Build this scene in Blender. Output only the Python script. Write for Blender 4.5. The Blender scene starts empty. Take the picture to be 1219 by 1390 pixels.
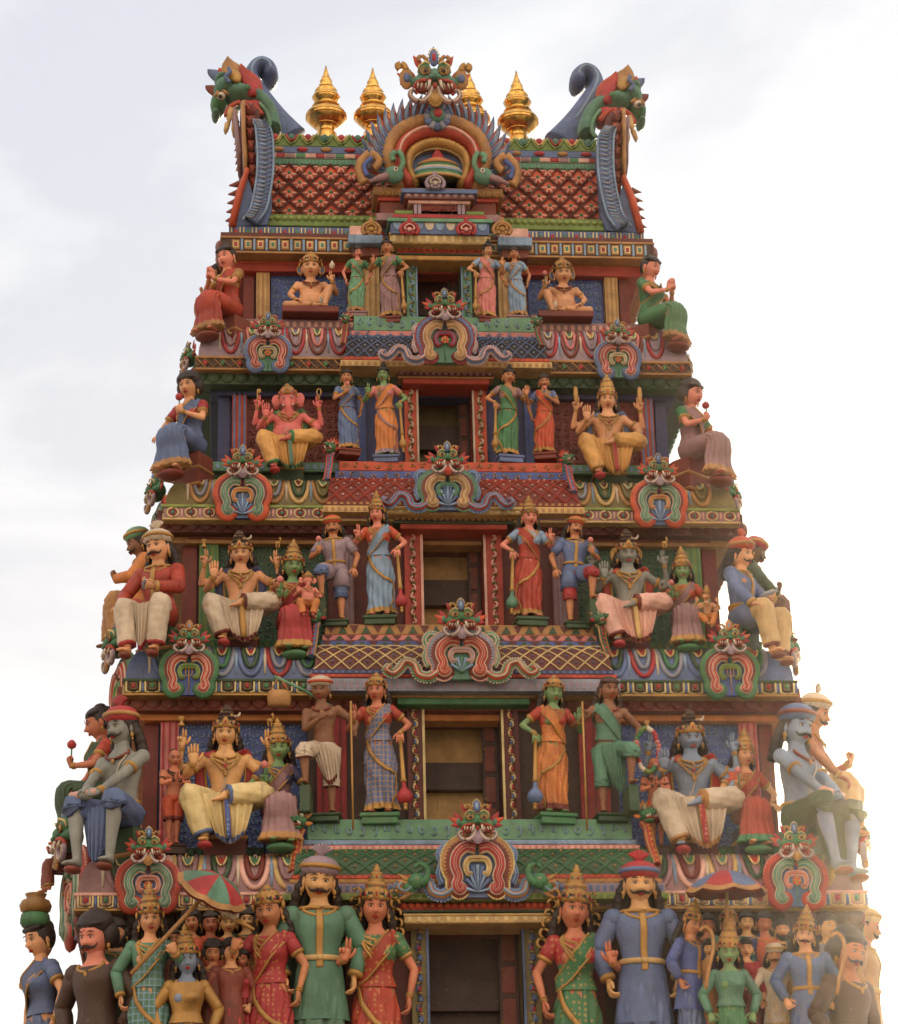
import bpy, math, random
import numpy as np
from mathutils import Vector as V, Matrix, Euler
R=math.radians; PI=math.pi
scene=bpy.context.scene; COL=scene.collection
# ------------------------------------------------------------------ camera
CA,CYAW,CP,CR,CF=-2.617,0.085578,0.383996,-0.024472,3700.2
CAM=V((CA,-33,1.6))
_cy,_sy=math.cos(CYAW),math.sin(CYAW)
FW=V((_sy*math.cos(CP),_cy*math.cos(CP),math.sin(CP)))
_r=V((_cy,-_sy,0)); _u=_r.cross(FW)
RT=_r*math.cos(CR)+_u*math.sin(CR); UP=-_r*math.sin(CR)+_u*math.cos(CR)
def at(px,py,d):
    "point on the plane y=-d seen at photograph pixel (px,py)"
    v=FW*CF+RT*(px-609.5)+UP*(695-py)
    return CAM+v*((-d-CAM.y)/v.y)
def zc(py,d,px=607): return at(px,py,d).z
# ------------------------------------------------------------------ materials
def lin(c): 
    c=c/255.
    return c/12.92 if c<=.04045 else ((c+.055)/1.055)**2.4
PAL=dict(
 red=(176,52,34),darkred=(112,36,28),crimson=(170,38,46),orangered=(205,74,40),orange=(214,126,56),maroon=(88,34,30),
 pink=(214,120,116),palepinkred=(226,106,104),palepink=(228,172,156),magenta=(196,60,92),mauve=(148,112,118),lilac=(150,132,150),
 cream=(206,170,106),ochre=(176,126,68),yellow=(214,156,78),paleyellow=(226,204,140),gold=(182,136,64),darkgold=(140,100,44),
 white=(222,206,186),offwhite=(206,190,166),grey=(132,142,162),bluegrey=(78,108,160),blue=(58,88,164),navy=(44,56,108),paleblue=(122,160,196),
 green=(52,122,78),darkgreen=(40,76,50),teal=(70,130,108),seagreen=(88,150,116),leaf=(104,140,60),lime=(134,160,76),olive=(112,104,56),
 brown=(98,62,42),darkbrown=(58,40,32),black=(26,22,22),stone=(120,104,84),
 skin=(226,160,112),skinpink=(228,134,112),skintan=(200,128,84),skinbrown=(136,88,60),skindark=(92,62,46),skingreen=(108,152,94),skinblue=(118,144,176),skingrey=(132,142,138),skinred=(206,120,86),skinyellow=(224,168,106),
 lip=(168,34,30),eyewhite=(226,212,192),interior=(196,152,84),redearth=(120,52,40))
for _k,_c in list(PAL.items()):
    _g=sum(_c)/3; PAL[_k]=tuple(min(245,max(0,(_x*.93+_g*.07)*.86+_w*.12)) for _x,_w in zip(_c,(196,108,50)))
_M={}
def M(name):
    if name in _M: return _M[name]
    full=name
    m=bpy.data.materials.new(name+'_paint'); m.use_nodes=True; nt=m.node_tree; N=nt.nodes; L=nt.links
    b=N['Principled BSDF']; name,_,pat=name.partition('#'); c=[lin(x) for x in PAL[name]]
    tc=N.new('ShaderNodeTexCoord'); oi=N.new('ShaderNodeObjectInfo')
    va=N.new('ShaderNodeVectorMath'); va.operation='ADD'; L.new(tc.outputs['Object'],va.inputs[0])
    cx=N.new('ShaderNodeCombineXYZ'); mu=N.new('ShaderNodeMath'); mu.operation='MULTIPLY'; mu.inputs[1].default_value=37.
    L.new(oi.outputs['Random'],mu.inputs[0]); L.new(mu.outputs[0],cx.inputs[0]); L.new(cx.outputs[0],va.inputs[1])
    def noise(s,d,r=.6):
        n=N.new('ShaderNodeTexNoise'); n.inputs['Scale'].default_value=s; n.inputs['Detail'].default_value=d; n.inputs['Roughness'].default_value=r
        L.new(va.outputs[0],n.inputs['Vector']); return n
    n1=noise(5,5); r1=N.new('ShaderNodeValToRGB'); e=r1.color_ramp.elements
    e[0].position=.3; e[1].position=.72
    e[0].color=(c[0]*.62,c[1]*.60,c[2]*.58,1); e[1].color=tuple(min(.9,x*1.12) for x in c)+(1,)
    L.new(n1.outputs['Fac'],r1.inputs['Fac'])
    n2=noise(2.3,8,.7); r2=N.new('ShaderNodeValToRGB'); e=r2.color_ramp.elements
    e[0].position=.50; e[0].color=(0,0,0,1); e[1].position=.72; e[1].color=(.7,.7,.7,1)
    L.new(n2.outputs['Fac'],r2.inputs['Fac'])
    mx=N.new('ShaderNodeMixRGB'); L.new(r2.outputs['Color'],mx.inputs['Fac']); L.new(r1.outputs['Color'],mx.inputs['Color1'])
    g=(lin(92),lin(66),lin(44)); mx.inputs['Color2'].default_value=tuple(.5*x+.5*y for x,y in zip(c,g))+(1,)
    col=mx.outputs['Color']
    # rain streaks and flaked paint
    ms=N.new('ShaderNodeMapping'); ms.inputs['Scale'].default_value=(17,17,2.4); L.new(va.outputs[0],ms.inputs['Vector'])
    n4=N.new('ShaderNodeTexNoise'); n4.inputs['Scale'].default_value=1.; n4.inputs['Detail'].default_value=6; n4.inputs['Roughness'].default_value=.7; L.new(ms.outputs[0],n4.inputs['Vector'])
    r4=N.new('ShaderNodeValToRGB'); e=r4.color_ramp.elements; e[0].position=.57; e[0].color=(0,0,0,1); e[1].position=.70; e[1].color=(.75,.75,.75,1); L.new(n4.outputs['Fac'],r4.inputs['Fac'])
    m4=N.new('ShaderNodeMixRGB'); L.new(r4.outputs['Color'],m4.inputs['Fac']); L.new(col,m4.inputs['Color1']); m4.inputs['Color2'].default_value=(c[0]*.35+.02,c[1]*.33+.014,c[2]*.33+.010,1); col=m4.outputs['Color']
    n5=noise(19,4,.8); r5=N.new('ShaderNodeValToRGB'); e=r5.color_ramp.elements; e[0].position=.66; e[0].color=(0,0,0,1); e[1].position=.69; e[1].color=(.6,.6,.6,1); L.new(n5.outputs['Fac'],r5.inputs['Fac'])
    m5=N.new('ShaderNodeMixRGB'); L.new(r5.outputs['Color'],m5.inputs['Fac']); L.new(col,m5.inputs['Color1']); m5.inputs['Color2'].default_value=(min(.8,c[0]*.6+.20),min(.8,c[1]*.6+.16),min(.8,c[2]*.6+.12),1); col=m5.outputs['Color']
    if pat:
        kind,pc=pat.split('-'); p=[lin(x) for x in PAL[pc]]
        if kind=='dot':
            vo=N.new('ShaderNodeTexVoronoi'); vo.inputs['Scale'].default_value=36; vo.inputs['Randomness'].default_value=.35; L.new(va.outputs[0],vo.inputs['Vector'])
            fac=N.new('ShaderNodeMath'); fac.operation='LESS_THAN'; fac.inputs[1].default_value=.30; L.new(vo.outputs['Distance'],fac.inputs[0])
        else:
            sx=N.new('ShaderNodeSeparateXYZ'); L.new(tc.outputs['Object'],sx.inputs[0]); fs=[]
            for ax,sc,w in ((('X',34,.22),('Z',26,.22)) if kind=='check' else (('Z',30,.34),)):
                a=N.new('ShaderNodeMath'); a.operation='MULTIPLY'; a.inputs[1].default_value=sc; L.new(sx.outputs[ax],a.inputs[0])
                f_=N.new('ShaderNodeMath'); f_.operation='FRACT'; L.new(a.outputs[0],f_.inputs[0]); l_=N.new('ShaderNodeMath'); l_.operation='LESS_THAN'; l_.inputs[1].default_value=w; L.new(f_.outputs[0],l_.inputs[0]); fs.append(l_)
            fac=fs[0]
            if len(fs)>1: fac=N.new('ShaderNodeMath'); fac.operation='MAXIMUM'; L.new(fs[0].outputs[0],fac.inputs[0]); L.new(fs[1].outputs[0],fac.inputs[1])
        q_=N.new('ShaderNodeMath'); q_.operation='MULTIPLY'; q_.inputs[1].default_value=.55; L.new(fac.outputs[0],q_.inputs[0])
        m6=N.new('ShaderNodeMixRGB'); L.new(q_.outputs[0],m6.inputs['Fac']); L.new(col,m6.inputs['Color1']); m6.inputs['Color2'].default_value=(*p,1); col=m6.outputs['Color']
    L.new(col,b.inputs['Base Color'])
    b.inputs['Roughness'].default_value=.42 if name in('gold','darkgold') else .55
    b.inputs['Specular IOR Level'].default_value=.35
    if name=='gold': b.inputs['Metallic'].default_value=.25
    n3=noise(26,6,.65); bp=N.new('ShaderNodeBump'); bp.inputs['Strength'].default_value=.4; bp.inputs['Distance'].default_value=.02
    L.new(n3.outputs['Fac'],bp.inputs['Height']); L.new(bp.outputs[0],b.inputs['Normal'])
    _M[full]=m; return m
def metal():
    m=bpy.data.materials.new('polished_brass'); m.use_nodes=True; N=m.node_tree.nodes; L=m.node_tree.links; b=N['Principled BSDF']
    b.inputs['Metallic'].default_value=1; b.inputs['Roughness'].default_value=.2
    n=N.new('ShaderNodeTexNoise'); n.inputs['Scale'].default_value=7; n.inputs['Detail'].default_value=6
    r=N.new('ShaderNodeValToRGB'); r.color_ramp.elements[0].color=(.42,.2,.045,1); r.color_ramp.elements[1].color=(.86,.5,.13,1)
    r.color_ramp.elements[0].position=.3; r.color_ramp.elements[1].position=.65
    L.new(n.outputs['Fac'],r.inputs['Fac']); L.new(r.outputs['Color'],b.inputs['Base Color'])
    r3=N.new('ShaderNodeMapRange'); r3.inputs['To Min'].default_value=.12; r3.inputs['To Max'].default_value=.4
    L.new(n.outputs['Fac'],r3.inputs['Value']); L.new(r3.outputs[0],b.inputs['Roughness'])
    _M['brass']=m
metal()
# ------------------------------------------------------------------ mesh builder
class MB:
    def __init__(s): s.v=[]; s.f=[]; s.m=[]; s.mats=[]; s.sm=[]
    def mi(s,name):
        if name not in s.mats: s.mats.append(name)
        return s.mats.index(name)
    def add(s,vs,fs,mat='stone',smooth=True):
        o=len(s.v); s.v+=[tuple(x) for x in vs]
        if isinstance(mat,str): k=s.mi(mat); s.m+=[k]*len(fs)
        else: s.m+=[s.mi(x) for x in mat]
        s.f+=[tuple(i+o for i in f) for f in fs]; s.sm+=[smooth]*len(fs)
    def tf(s,Mx,start=0):
        for i in range(start,len(s.v)): s.v[i]=tuple(Mx@V(s.v[i]))
    def mesh(s,name):
        me=bpy.data.meshes.new(name); me.from_pydata(s.v,[],s.f)
        for x in s.mats: me.materials.append(M(x))
        me.polygons.foreach_set('material_index',s.m); me.polygons.foreach_set('use_smooth',s.sm); me.update(); return me
    def build(s,name,parent=None,**k):
        if not s.v: return None
        o=bpy.data.objects.new(name,s.mesh(name)); COL.objects.link(o)
        if parent: o.parent=parent
        for a,b in k.items(): o[a]=b
        return o
def box(mb,x0,x1,y0,y1,z0,z1,mat,bev=0):
    if bev<=0:
        vs=[(x,y,z) for z in(z0,z1) for y in(y0,y1) for x in(x0,x1)]
        mb.add(vs,[(0,2,3,1),(4,5,7,6),(0,1,5,4),(1,3,7,5),(3,2,6,7),(2,0,4,6)],mat,False); return
    b=min(bev,(x1-x0)*.4,(y1-y0)*.4,(z1-z0)*.4); vs=[]
    for z,q in((z0,b),(z0+b,0),(z1-b,0),(z1,b)):
        vs+=[(x0+q,y0+q,z),(x1-q,y0+q,z),(x1-q,y1-q,z),(x0+q,y1-q,z)]
    fs=[(3,2,1,0),(12,13,14,15)]
    for k in range(3):
        for i in range(4): fs.append((k*4+i,k*4+(i+1)%4,k*4+4+(i+1)%4,k*4+4+i))
    mb.add(vs,fs,mat,False)
def sweep(mb,pts,rad,mat,ref=(1,0,0),n=10,mod=None,cap=True,smooth=True,closed=False):
    """tube along pts; rad: per-point (ra,rb) or r; ref: direction of the ra axis (one or per point)"""
    pts=[V(p) for p in pts]; k=len(pts); vs=[]
    per=isinstance(ref,list)
    if not per: ref=V(ref)
    for i,p in enumerate(pts):
        if closed: t=pts[(i+1)%k]-pts[i-1]
        else: t=pts[min(i+1,k-1)]-pts[max(i-1,0)]
        if t.length<1e-9: t=V((0,0,1))
        t.normalize(); r=V(ref[i]) if per else ref
        a=r-t*r.dot(t)
        if a.length<1e-3: a=t.orthogonal()
        a.normalize(); b=t.cross(a)
        q=rad[i] if isinstance(rad,list) else rad
        ra,rb=q if isinstance(q,tuple) else (q,q)
        for j in range(n):
            th=2*PI*j/n; s=1.
            if mod: s=mod(th,i)
            vs.append(p+a*(ra*math.cos(th)*s)+b*(rb*math.sin(th)*s))
    fs=[]; ms=[]; kk=k if closed else k-1
    for i in range(kk):
        for j in range(n):
            fs.append((i*n+j,i*n+(j+1)%n,((i+1)%k)*n+(j+1)%n,((i+1)%k)*n+j)); ms.append(mat if isinstance(mat,str) else mat[min(i,len(mat)-1)])
    if cap and not closed:
        fs.append(tuple(range(n-1,-1,-1))); fs.append(tuple((k-1)*n+j for j in range(n))); ms+= [ms[0],ms[-1]]
    mb.add(vs,fs,ms,smooth)
def capsule(mb,p0,r0,p1,r1,mat,n=10):
    p0=V(p0);p1=V(p1);t=(p1-p0); L=t.length or 1e-6; t=t/L
    P=[];Q=[]
    for a in(-80,-50,-20): P.append(p0+t*(r0*math.sin(R(a)))); Q.append(r0*math.cos(R(a)))
    for a in(20,50,80): P.append(p1+t*(r1*math.sin(R(a)))); Q.append(r1*math.cos(R(a)))
    sweep(mb,P,Q,mat,ref=t.orthogonal(),n=n)
def ell(mb,c,r,mat,nu=12,nv=8,rot=None):
    c=V(c); r=r if isinstance(r,tuple) else (r,r,r); vs=[]
    def T(v): 
        if rot is not None: v=rot@v
        return c+v
    vs.append(T(V((0,0,-r[2]))))
    for i in range(1,nv):
        ph=-PI/2+PI*i/nv
        for j in range(nu):
            th=2*PI*j/nu; vs.append(T(V((r[0]*math.cos(ph)*math.cos(th),r[1]*math.cos(ph)*math.sin(th),r[2]*math.sin(ph)))))
    vs.append(T(V((0,0,r[2])))); e=len(vs)-1; fs=[]
    for j in range(nu): fs.append((0,1+(j+1)%nu,1+j))
    for i in range(nv-2):
        for j in range(nu):
            a=1+i*nu+j;b=1+i*nu+(j+1)%nu; fs.append((a,b,b+nu,a+nu))
    o=1+(nv-2)*nu
    for j in range(nu): fs.append((o+j,o+(j+1)%nu,e))
    mb.add(vs,fs,mat)
def lathe(mb,prof,mat,Mx=None,n=16,mod=None,cap=True):
    """prof: (r,z[,mat]) upward"""
    vs=[];k=len(prof)
    for i,q in enumerate(prof):
        for j in range(n):
            th=2*PI*j/n; r=q[0]*(mod(th,i) if mod else 1); v=V((r*math.cos(th),r*math.sin(th),q[1])); vs.append(Mx@v if Mx is not None else v)
    fs=[];ms=[]
    for i in range(k-1):
        for j in range(n):
            fs.append((i*n+j,i*n+(j+1)%n,(i+1)*n+(j+1)%n,(i+1)*n+j)); ms.append(prof[i][2] if len(prof[i])>2 else mat)
    if cap: fs+=[tuple(range(n-1,-1,-1)),tuple((k-1)*n+j for j in range(n))]; ms+=[ms[0],ms[-1]]
    mb.add(vs,fs,ms)
def prism(mb,poly,y0,y1,mat,smooth=False):
    "polygon in XZ (counter-clockwise seen from the front) extruded from y0 (front) to y1 (back)"
    n=len(poly); vs=[(x,y0,z) for x,z in poly]+[(x,y1,z) for x,z in poly]
    fs=[tuple(range(n)),tuple(range(2*n-1,n-1,-1))]+[(i,i+n,(i+1)%n+n,(i+1)%n) for i in range(n)]
    mb.add(vs,fs,mat,smooth)
def spline(P,k=6):
    P=[V(p) for p in P]; out=[]
    for i in range(len(P)-1):
        a=P[max(i-1,0)];b=P[i];c=P[i+1];d=P[min(i+2,len(P)-1)]
        for j in range(k):
            t=j/k; out.append(.5*((2*b)+(c-a)*t+(2*a-5*b+4*c-d)*t*t+(3*b-a-3*c+d)*t**3))
    out.append(P[-1]); return out
def empty(name,loc,label=None,cat=None,group=None,rz=0,scale=1):
    o=bpy.data.objects.new(name,None); COL.objects.link(o); o.location=loc; o.rotation_euler=(0,0,rz); o.scale=(scale,)*3
    o.empty_display_size=.2
    tag(o,label,cat,group); return o
def tag(o,label=None,cat=None,group=None,kind=None):
    for k,x in(('label',label),('category',cat),('group',group),('kind',kind)):
        if x: o[k]=x
    return o
def inst(name,me,parent,Mx):
    o=bpy.data.objects.new(name,me); COL.objects.link(o); o.parent=parent; o.matrix_local=Mx; return o
SUN_E=4.3; SUN_A=1.0; SKY_S=0.92; EXPO=0.50; HAZE=0.0002
# ------------------------------------------------------------------ shared head and hand shapes (unit: standing figure = 1 high)
def np_mesh(mb): return np.array(mb.v,dtype=float),list(mb.f)
def make_head():
    nu,nv=44,36; vs=[];rx,ry,rz=.056,.066,.083
    for i in range(nv+1):
        ph=-PI/2+PI*i/nv
        for j in range(nu):
            th=2*PI*j/nu; x=rx*math.cos(ph)*math.cos(th); y=-ry*math.cos(ph)*math.sin(th); z=rz*math.sin(ph)
            f=max(0,-y/ry)        # front factor
            if z<0: k=1-.30*(-z/rz)**1.6; x*=k; y*=(1-.18*(-z/rz)**2)
            if y<0: y*=.96
            g=lambda cx,cz,sx,sz: math.exp(-((x-cx)/sx)**2-((z-cz)/sz)**2)
            if f>.2:
                y-= .0145*g(0,-.011,.0085,.011)+.008*g(0,.006,.006,.016)+.007*g(.0,-.014,.014,.006)
                y+= .008*(g(.021,.010,.014,.010)+g(-.021,.010,.014,.010))
                y-= .006*(g(.024,-.018,.018,.018)+g(-.024,-.018,.018,.018))
                y-= .006*g(0,-.038,.015,.007)
                y-= .007*g(0,-.066,.015,.012)
                y-= .0035*(g(.02,.027,.02,.006)+g(-.02,.027,.02,.006))
            vs.append((x,y,z))
    fs=[(i*nu+j,i*nu+(j+1)%nu,(i+1)*nu+(j+1)%nu,(i+1)*nu+j) for i in range(nv) for j in range(nu)]
    mb=MB(); mb.add([(x,-y if False else y,z) for x,y,z in vs],[f[::-1] for f in fs])
    for s in(-1,1):
        ell(mb,(s*.057,.004,-.004),(.008,.014,.022),'stone',8,6)
        ell(mb,(s*.058,.0,-.03),(.005,.007,.014),'stone',6,5)
    return np_mesh(mb)
HEAD=make_head()
def make_face():
    e=MB(); l=MB(); m=MB(); bd=MB(); un=MB()
    for s in(-1,1):
        ell(e,(s*.021,-.0520,.009),(.0116,.0055,.0044),'eyewhite',12,8)
        ell(e,(s*.021,-.0562,.009),(.0048,.0028,.0044),'black',8,6)
        sweep(e,[(s*(.021+.013*t),-.0575-.002*(1-t*t)+.003*(t>0)*t,.0145+.003*(1-t*t)-.003*max(0,t)) for t in(-1,-.5,0,.5,1)],.0016,'black',n=5)
        sweep(e,[(s*(.023+.017*t),-.0615+.004*abs(t)+.003*max(0,t),.027+.005*(1-t*t)) for t in(-1,-.5,0,.5,1)],[.0012,.0024,.0028,.0024,.001],'black',n=6)
    sweep(l,[(x,-.0655+abs(x)*.35,-.0345+.0022*math.cos(x*190)-.0*x) for x in(-.016,-.010,-.005,0,.005,.010,.016)],[.001,.0032,.004,.0036,.004,.0032,.001],'lip',n=6)
    sweep(l,[(x,-.0645+abs(x)*.35,-.0405) for x in(-.012,-.006,0,.006,.012)],[.001,.004,.005,.004,.001],'lip',n=6)
    ell(bd,(0,-.0655,.036),(.0032,.002,.0055),'lip',8,5)
    for s in(-1,1):
        sweep(m,[(s*x,y,z) for x,y,z in((0,-.072,-.026),(.010,-.071,-.0265),(.022,-.064,-.032),(.032,-.056,-.033),(.040,-.049,-.024),(.043,-.046,-.017))],[.003,.0065,.0065,.005,.003,.001],'black',n=7)
    return [x.mesh(n) for x,n in((e,'eyes'),(l,'lips'),(bd,'forehead_mark'),(m,'moustache'))]
EYES,LIPS,BINDI,MOUST=make_face()
def make_hand(kind):
    mb=MB(); ca={'open':(.08,)*4,'relax':(.5,.55,.6,.65),'fist':(1.5,)*4,'mudra':(.1,.15,1.5,1.5),'flat':(0,)*4}[kind]
    sweep(mb,[(0,0,-.008),(0,0,.006),(0,0,.022),(0,0,.040),(0,0,.047)],[(.014,.011),(.019,.011),(.0245,.0115),(.026,.0105),(.022,.007)],'stone',n=10)
    for k,(x,L,r) in enumerate(((-.0195,.034,.0062),(-.0068,.044,.0067),(.0065,.047,.0068),(.0195,.042,.0066))):
        if kind in('mudra',): c=ca[3-k]
        else: c=ca[k]
        p=V((x,0,.042)); P=[p]; a=0.; sp=x*.0 if kind=='flat' else x*2.2
        for seg,w in((.42,1),(.32,1.05),(.26,.8)):
            a+=c*w; p=p+V((sp*.25*seg*L*6,-math.sin(a)*L*seg,math.cos(a)*L*seg)); P.append(p)
        sweep(mb,P,[r,r,r*.9,r*.6],'stone',n=6); ell(mb,P[-1],r*.72,'stone',6,4)
    if kind=='fist': T=[(.020,-.002,.010),(.027,-.014,.024),(.018,-.024,.036)]
    elif kind=='flat': T=[(.018,0,.008),(.028,-.006,.026),(.028,-.008,.044)]
    else: T=[(.018,-.001,.006),(.036,-.008,.022),(.043,-.010,.040)]
    sweep(mb,T,[.0085,.0078,.006],'stone',n=7); ell(mb,T[-1],.0062,'stone',6,4)
    return np_mesh(mb)
HAND={k:make_hand(k) for k in('open','relax','fist','mudra','flat')}
PENDING=[]
# ------------------------------------------------------------------ figure rig
class Fig: pass
TOR_F=[(.45,.080,.058),(.49,.092,.068),(.53,.094,.068),(.57,.080,.060),(.61,.066,.052),(.65,.071,.056),(.69,.086,.062),(.73,.092,.062),(.765,.100,.056),(.79,.092,.048),(.81,.055,.042),(.83,.035,.035),(.87,.032,.034)]
TOR_M=[(.45,.082,.060),(.49,.090,.066),(.53,.090,.068),(.57,.084,.066),(.61,.080,.064),(.65,.088,.066),(.69,.103,.070),(.73,.112,.070),(.765,.116,.062),(.79,.104,.052),(.81,.062,.046),(.83,.042,.040),(.87,.038,.038)]
def joint(a,b,l1,l2,pole):
    a=V(a);b=V(b);d=b-a; L=min(d.length,(l1+l2)*.999); dn=d.normalized(); b=a+dn*L
    x=(l1*l1-l2*l2+L*L)/(2*L); h=math.sqrt(max(0,l1*l1-x*x)); p=V(pole); p=p-dn*p.dot(dn)
    if p.length<1e-6: p=V((0,-1,0))
    return a+dn*x+p.normalized()*h, b
class Figure:
    """builds a body mesh plus clothes, hair, crown... under one Empty"""
    def __init__(s,name,label,cat,loc,H,rz,sex='f',skin='skin',hip=.5,hipy=0,hipx=0,lean=4,side=0,twist=0,hs=1.12,hyaw=0,htilt=0,hnod=13,group=None,belly=0,bulk=1.):
        s.root=empty(name,loc,label,cat,group,rz,H); s.skin=skin; s.sex=sex; s.mb=MB(); s.bulk=bulk
        s.T0=Matrix.Translation((hipx,hipy,hip))@Euler((R(lean),R(side),R(twist))).to_matrix().to_4x4()@Matrix.Translation((0,0,-.5))
        s.tor=[(z,a*bulk,b*bulk) for z,a,b in (TOR_F if sex=='f' else TOR_M)]
        s.belly=belly; s.hs=hs; s.sh=.100 if sex=='f' else .122; s.sh*=bulk
        _q=random.Random(label); hyaw+=_q.uniform(-8,8); htilt+=_q.uniform(-5,5); hnod+=_q.uniform(-4,3)
        s.hm=s.T0@Matrix.Translation((0,-.006,.865+.055*hs))@Euler((R(hnod),R(htilt),R(hyaw))).to_matrix().to_4x4()@Matrix.Diagonal((hs*_q.uniform(.93,1.06),hs,hs*_q.uniform(.96,1.05),1))
        s.torso(); s.hands=[]; s.legs=[]; s.arms=[]
        s.head=True
    def up(s,*p): return s.T0@V(p)
    def tr(s,z):
        T=s.tor
        for i in range(len(T)-1):
            if z<=T[i+1][0]:
                t=max(0,(z-T[i][0])/(T[i+1][0]-T[i][0])); a=T[i][1]+(T[i+1][1]-T[i][1])*t; b=T[i][2]+(T[i+1][2]-T[i][2])*t; break
        else: a,b=T[-1][1:]
        e=s.belly*.07*math.exp(-((z-.59)/.06)**2)
        return a+e*.8,b+e*.6,-e*.7
    def ts(s,th,z,off=0):
        "surface point; th=0 front, + to viewer's right"
        a,b,y=s.tr(z); q=.0
        if s.sex=='f': q=.046*(math.exp(-((th-.55)/.48)**2)+math.exp(-((th+.55)/.48)**2))*math.exp(-((z-.697)/.044)**2)
        else: q=.012*(math.exp(-((th-.6)/.5)**2)+math.exp(-((th+.6)/.5)**2))*math.exp(-((z-.73)/.04)**2)
        th_=th; r=1+off/max(a,b)
        return s.up((a+off+q*.3)*math.sin(th_),y-(b+off+q)*math.cos(th_),z)
    def torso(s):
        P=[];Q=[]
        for z,a,b in s.tor:
            a2,b2,y=s.tr(z); P.append(s.up(0,y,z)); Q.append((a2,b2))
        sweep(s.mb,P,Q,'stone',ref=s.T0.to_3x3()@V((1,0,0)),n=20)
        if s.sex=='f':
            for k in(-1,1): ell(s.mb,s.up(k*.041,-.052,.697),(.034,.032,.034),'stone',12,8)
        else:
            for k in(-1,1): ell(s.mb,s.up(k*.045,-.045,.73),(.044,.025,.030),'stone',12,8)
        ell(s.mb,s.up(0,0,.48),(.088*s.bulk,.068*s.bulk,.05),'stone',14,8)
    def arm(s,k,hand,pole=None,kind='relax',dir=None,palm=(0,-1,0),hsz=1.1,back=0,thick=1):
        "k=-1 viewer left, 1 viewer right; hand in torso coordinates"
        sh=s.up(k*s.sh,.005+back,.772); h=s.up(*hand)
        pole=V(pole or (k*.8,.3,-1)); e,h=joint(sh,h,.165,.150,s.T0.to_3x3()@pole)
        b=(.033 if s.sex=='m' else .028)*thick
        ell(s.mb,sh,b*1.15,'stone',10,6)
        sweep(s.mb,[sh,sh.lerp(e,.35),sh.lerp(e,.7),e],[b,b*.98,b*.86,b*.76],'stone',n=10)
        ell(s.mb,e,b*.78,'stone',8,6)
        sweep(s.mb,[e,e.lerp(h,.25),e.lerp(h,.7),h],[b*.76,b*.80,b*.62,b*.5],'stone',n=10)
        d=V(dir) if dir else (h-e); d.normalize(); pn=V(palm); pn=pn-d*pn.dot(d)
        if pn.length<1e-3: pn=d.orthogonal()
        pn.normalize(); x=(-pn).cross(d)   # local x with y=-palm
        Mx=Matrix((x,-pn,d)).transposed().to_4x4(); Mx.translation=h
        # thumb side: local +x; left/right hands mirror so the thumb points inward or up
        fl=1
        want=V((-k,0,0)) if abs(d.z)>.6 and pn.y<0 else V((0,0,1))
        if abs(d.z)>.6 and pn.y>=0: want=V((-k,0,0))
        if x.dot(want)<0: fl=-1
        Mx=Mx@Matrix.Diagonal((hsz*fl,hsz,hsz,1)); s.hands.append((kind,Mx,fl))
        A=Fig(); A.sh=sh;A.e=e;A.h=h;A.r=b;A.k=k;A.Mx=Mx; A.c=Mx@V((0,-.012,.05)); s.arms.append(A); return A
    def leg(s,k,ankle,pole=(0,-1,0),foot=(0,-1,0),hipw=.05,thick=1,knee=None):
        hp=s.up(k*hipw,0,.49); a=V(ankle)
        if knee: kn=V(knee)
        else:
            q=(a-hp).length; f_=q/.459 if q>.40 else 1; kn,a=joint(hp,a,.235*f_,.225*f_,pole)
        b=.056*s.bulk*thick
        sweep(s.mb,[hp,hp.lerp(kn,.3),hp.lerp(kn,.7),kn],[b,b*1.0,b*.8,b*.68],'stone',n=12)
        ell(s.mb,kn,b*.72,'stone',10,8)
        c=kn.lerp(a,.3)+V((0,.006,0))
        sweep(s.mb,[kn,c,kn.lerp(a,.65),a],[b*.66,b*.70,b*.52,b*.40],'stone',n=12)
        f=V(foot).normalized(); ell(s.mb,a,b*.42,'stone',8,6)
        w=V((0,0,1)).cross(f)
        if w.length<.1: w=V((1,0,0))
        dn=V((0,0,-.022)) if abs(f.z)<.6 else V((0,-.0,0))
        toe=a+f*.075+dn*1.0
        sweep(s.mb,[a-f*.022+dn*.7,a+dn*.5,a+f*.035+dn*.7,toe],[(.018,.020),(.022,.022),(.026,.016),(.026,.010)],'stone',ref=w,n=10)
        for t in range(5): 
            o=w.normalized()*((t-2)*.0105); ell(s.mb,toe+o+f*(.006-.002*abs(t-1.6)),(.0072,.0085,.0065),'stone',6,5)
        L=Fig(); L.hp=hp;L.kn=kn;L.a=a;L.f=f;L.k=k;L.b=b; s.legs.append(L); return L
    # ---------------------------------------------------------------- clothes
    def ribbon(s,path,w,mat,name=None,mb=None,off=.008,th=.004,sub=4,border=None):
        "path of (theta,z) on the torso"
        P=spline([V((a,b,0)) for a,b in path],sub); pts=[s.ts(p.x,p.y,off) for p in P]
        nor=[(s.ts(p.x,p.y,off+.05)-s.ts(p.x,p.y,off)).normalized() for p in P]
        return s.strip(pts,nor,w,mat,name,mb,th,border)
    def strip(s,pts,nor,w,mat,name=None,mb=None,th=.004,border=None):
        own=mb is None; mb=mb or MB(); ref=[]
        for i in range(len(pts)):
            t=(pts[min(i+1,len(pts)-1)]-pts[max(i-1,0)]).normalized(); ref.append(t.cross(nor[i]))
        sweep(mb,pts,(w,th),mat,ref=ref,n=10,mod=lambda t,i:1+.12*math.cos(5*t+i*.7))
        if border:
            for q in(-1,1): sweep(mb,[p+r.normalized()*(q*w*.88) for p,r in zip(pts,ref)],(w*.16,th*1.5),border,ref=ref,n=6)
        if own: return mb.build(name,s.root)
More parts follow.
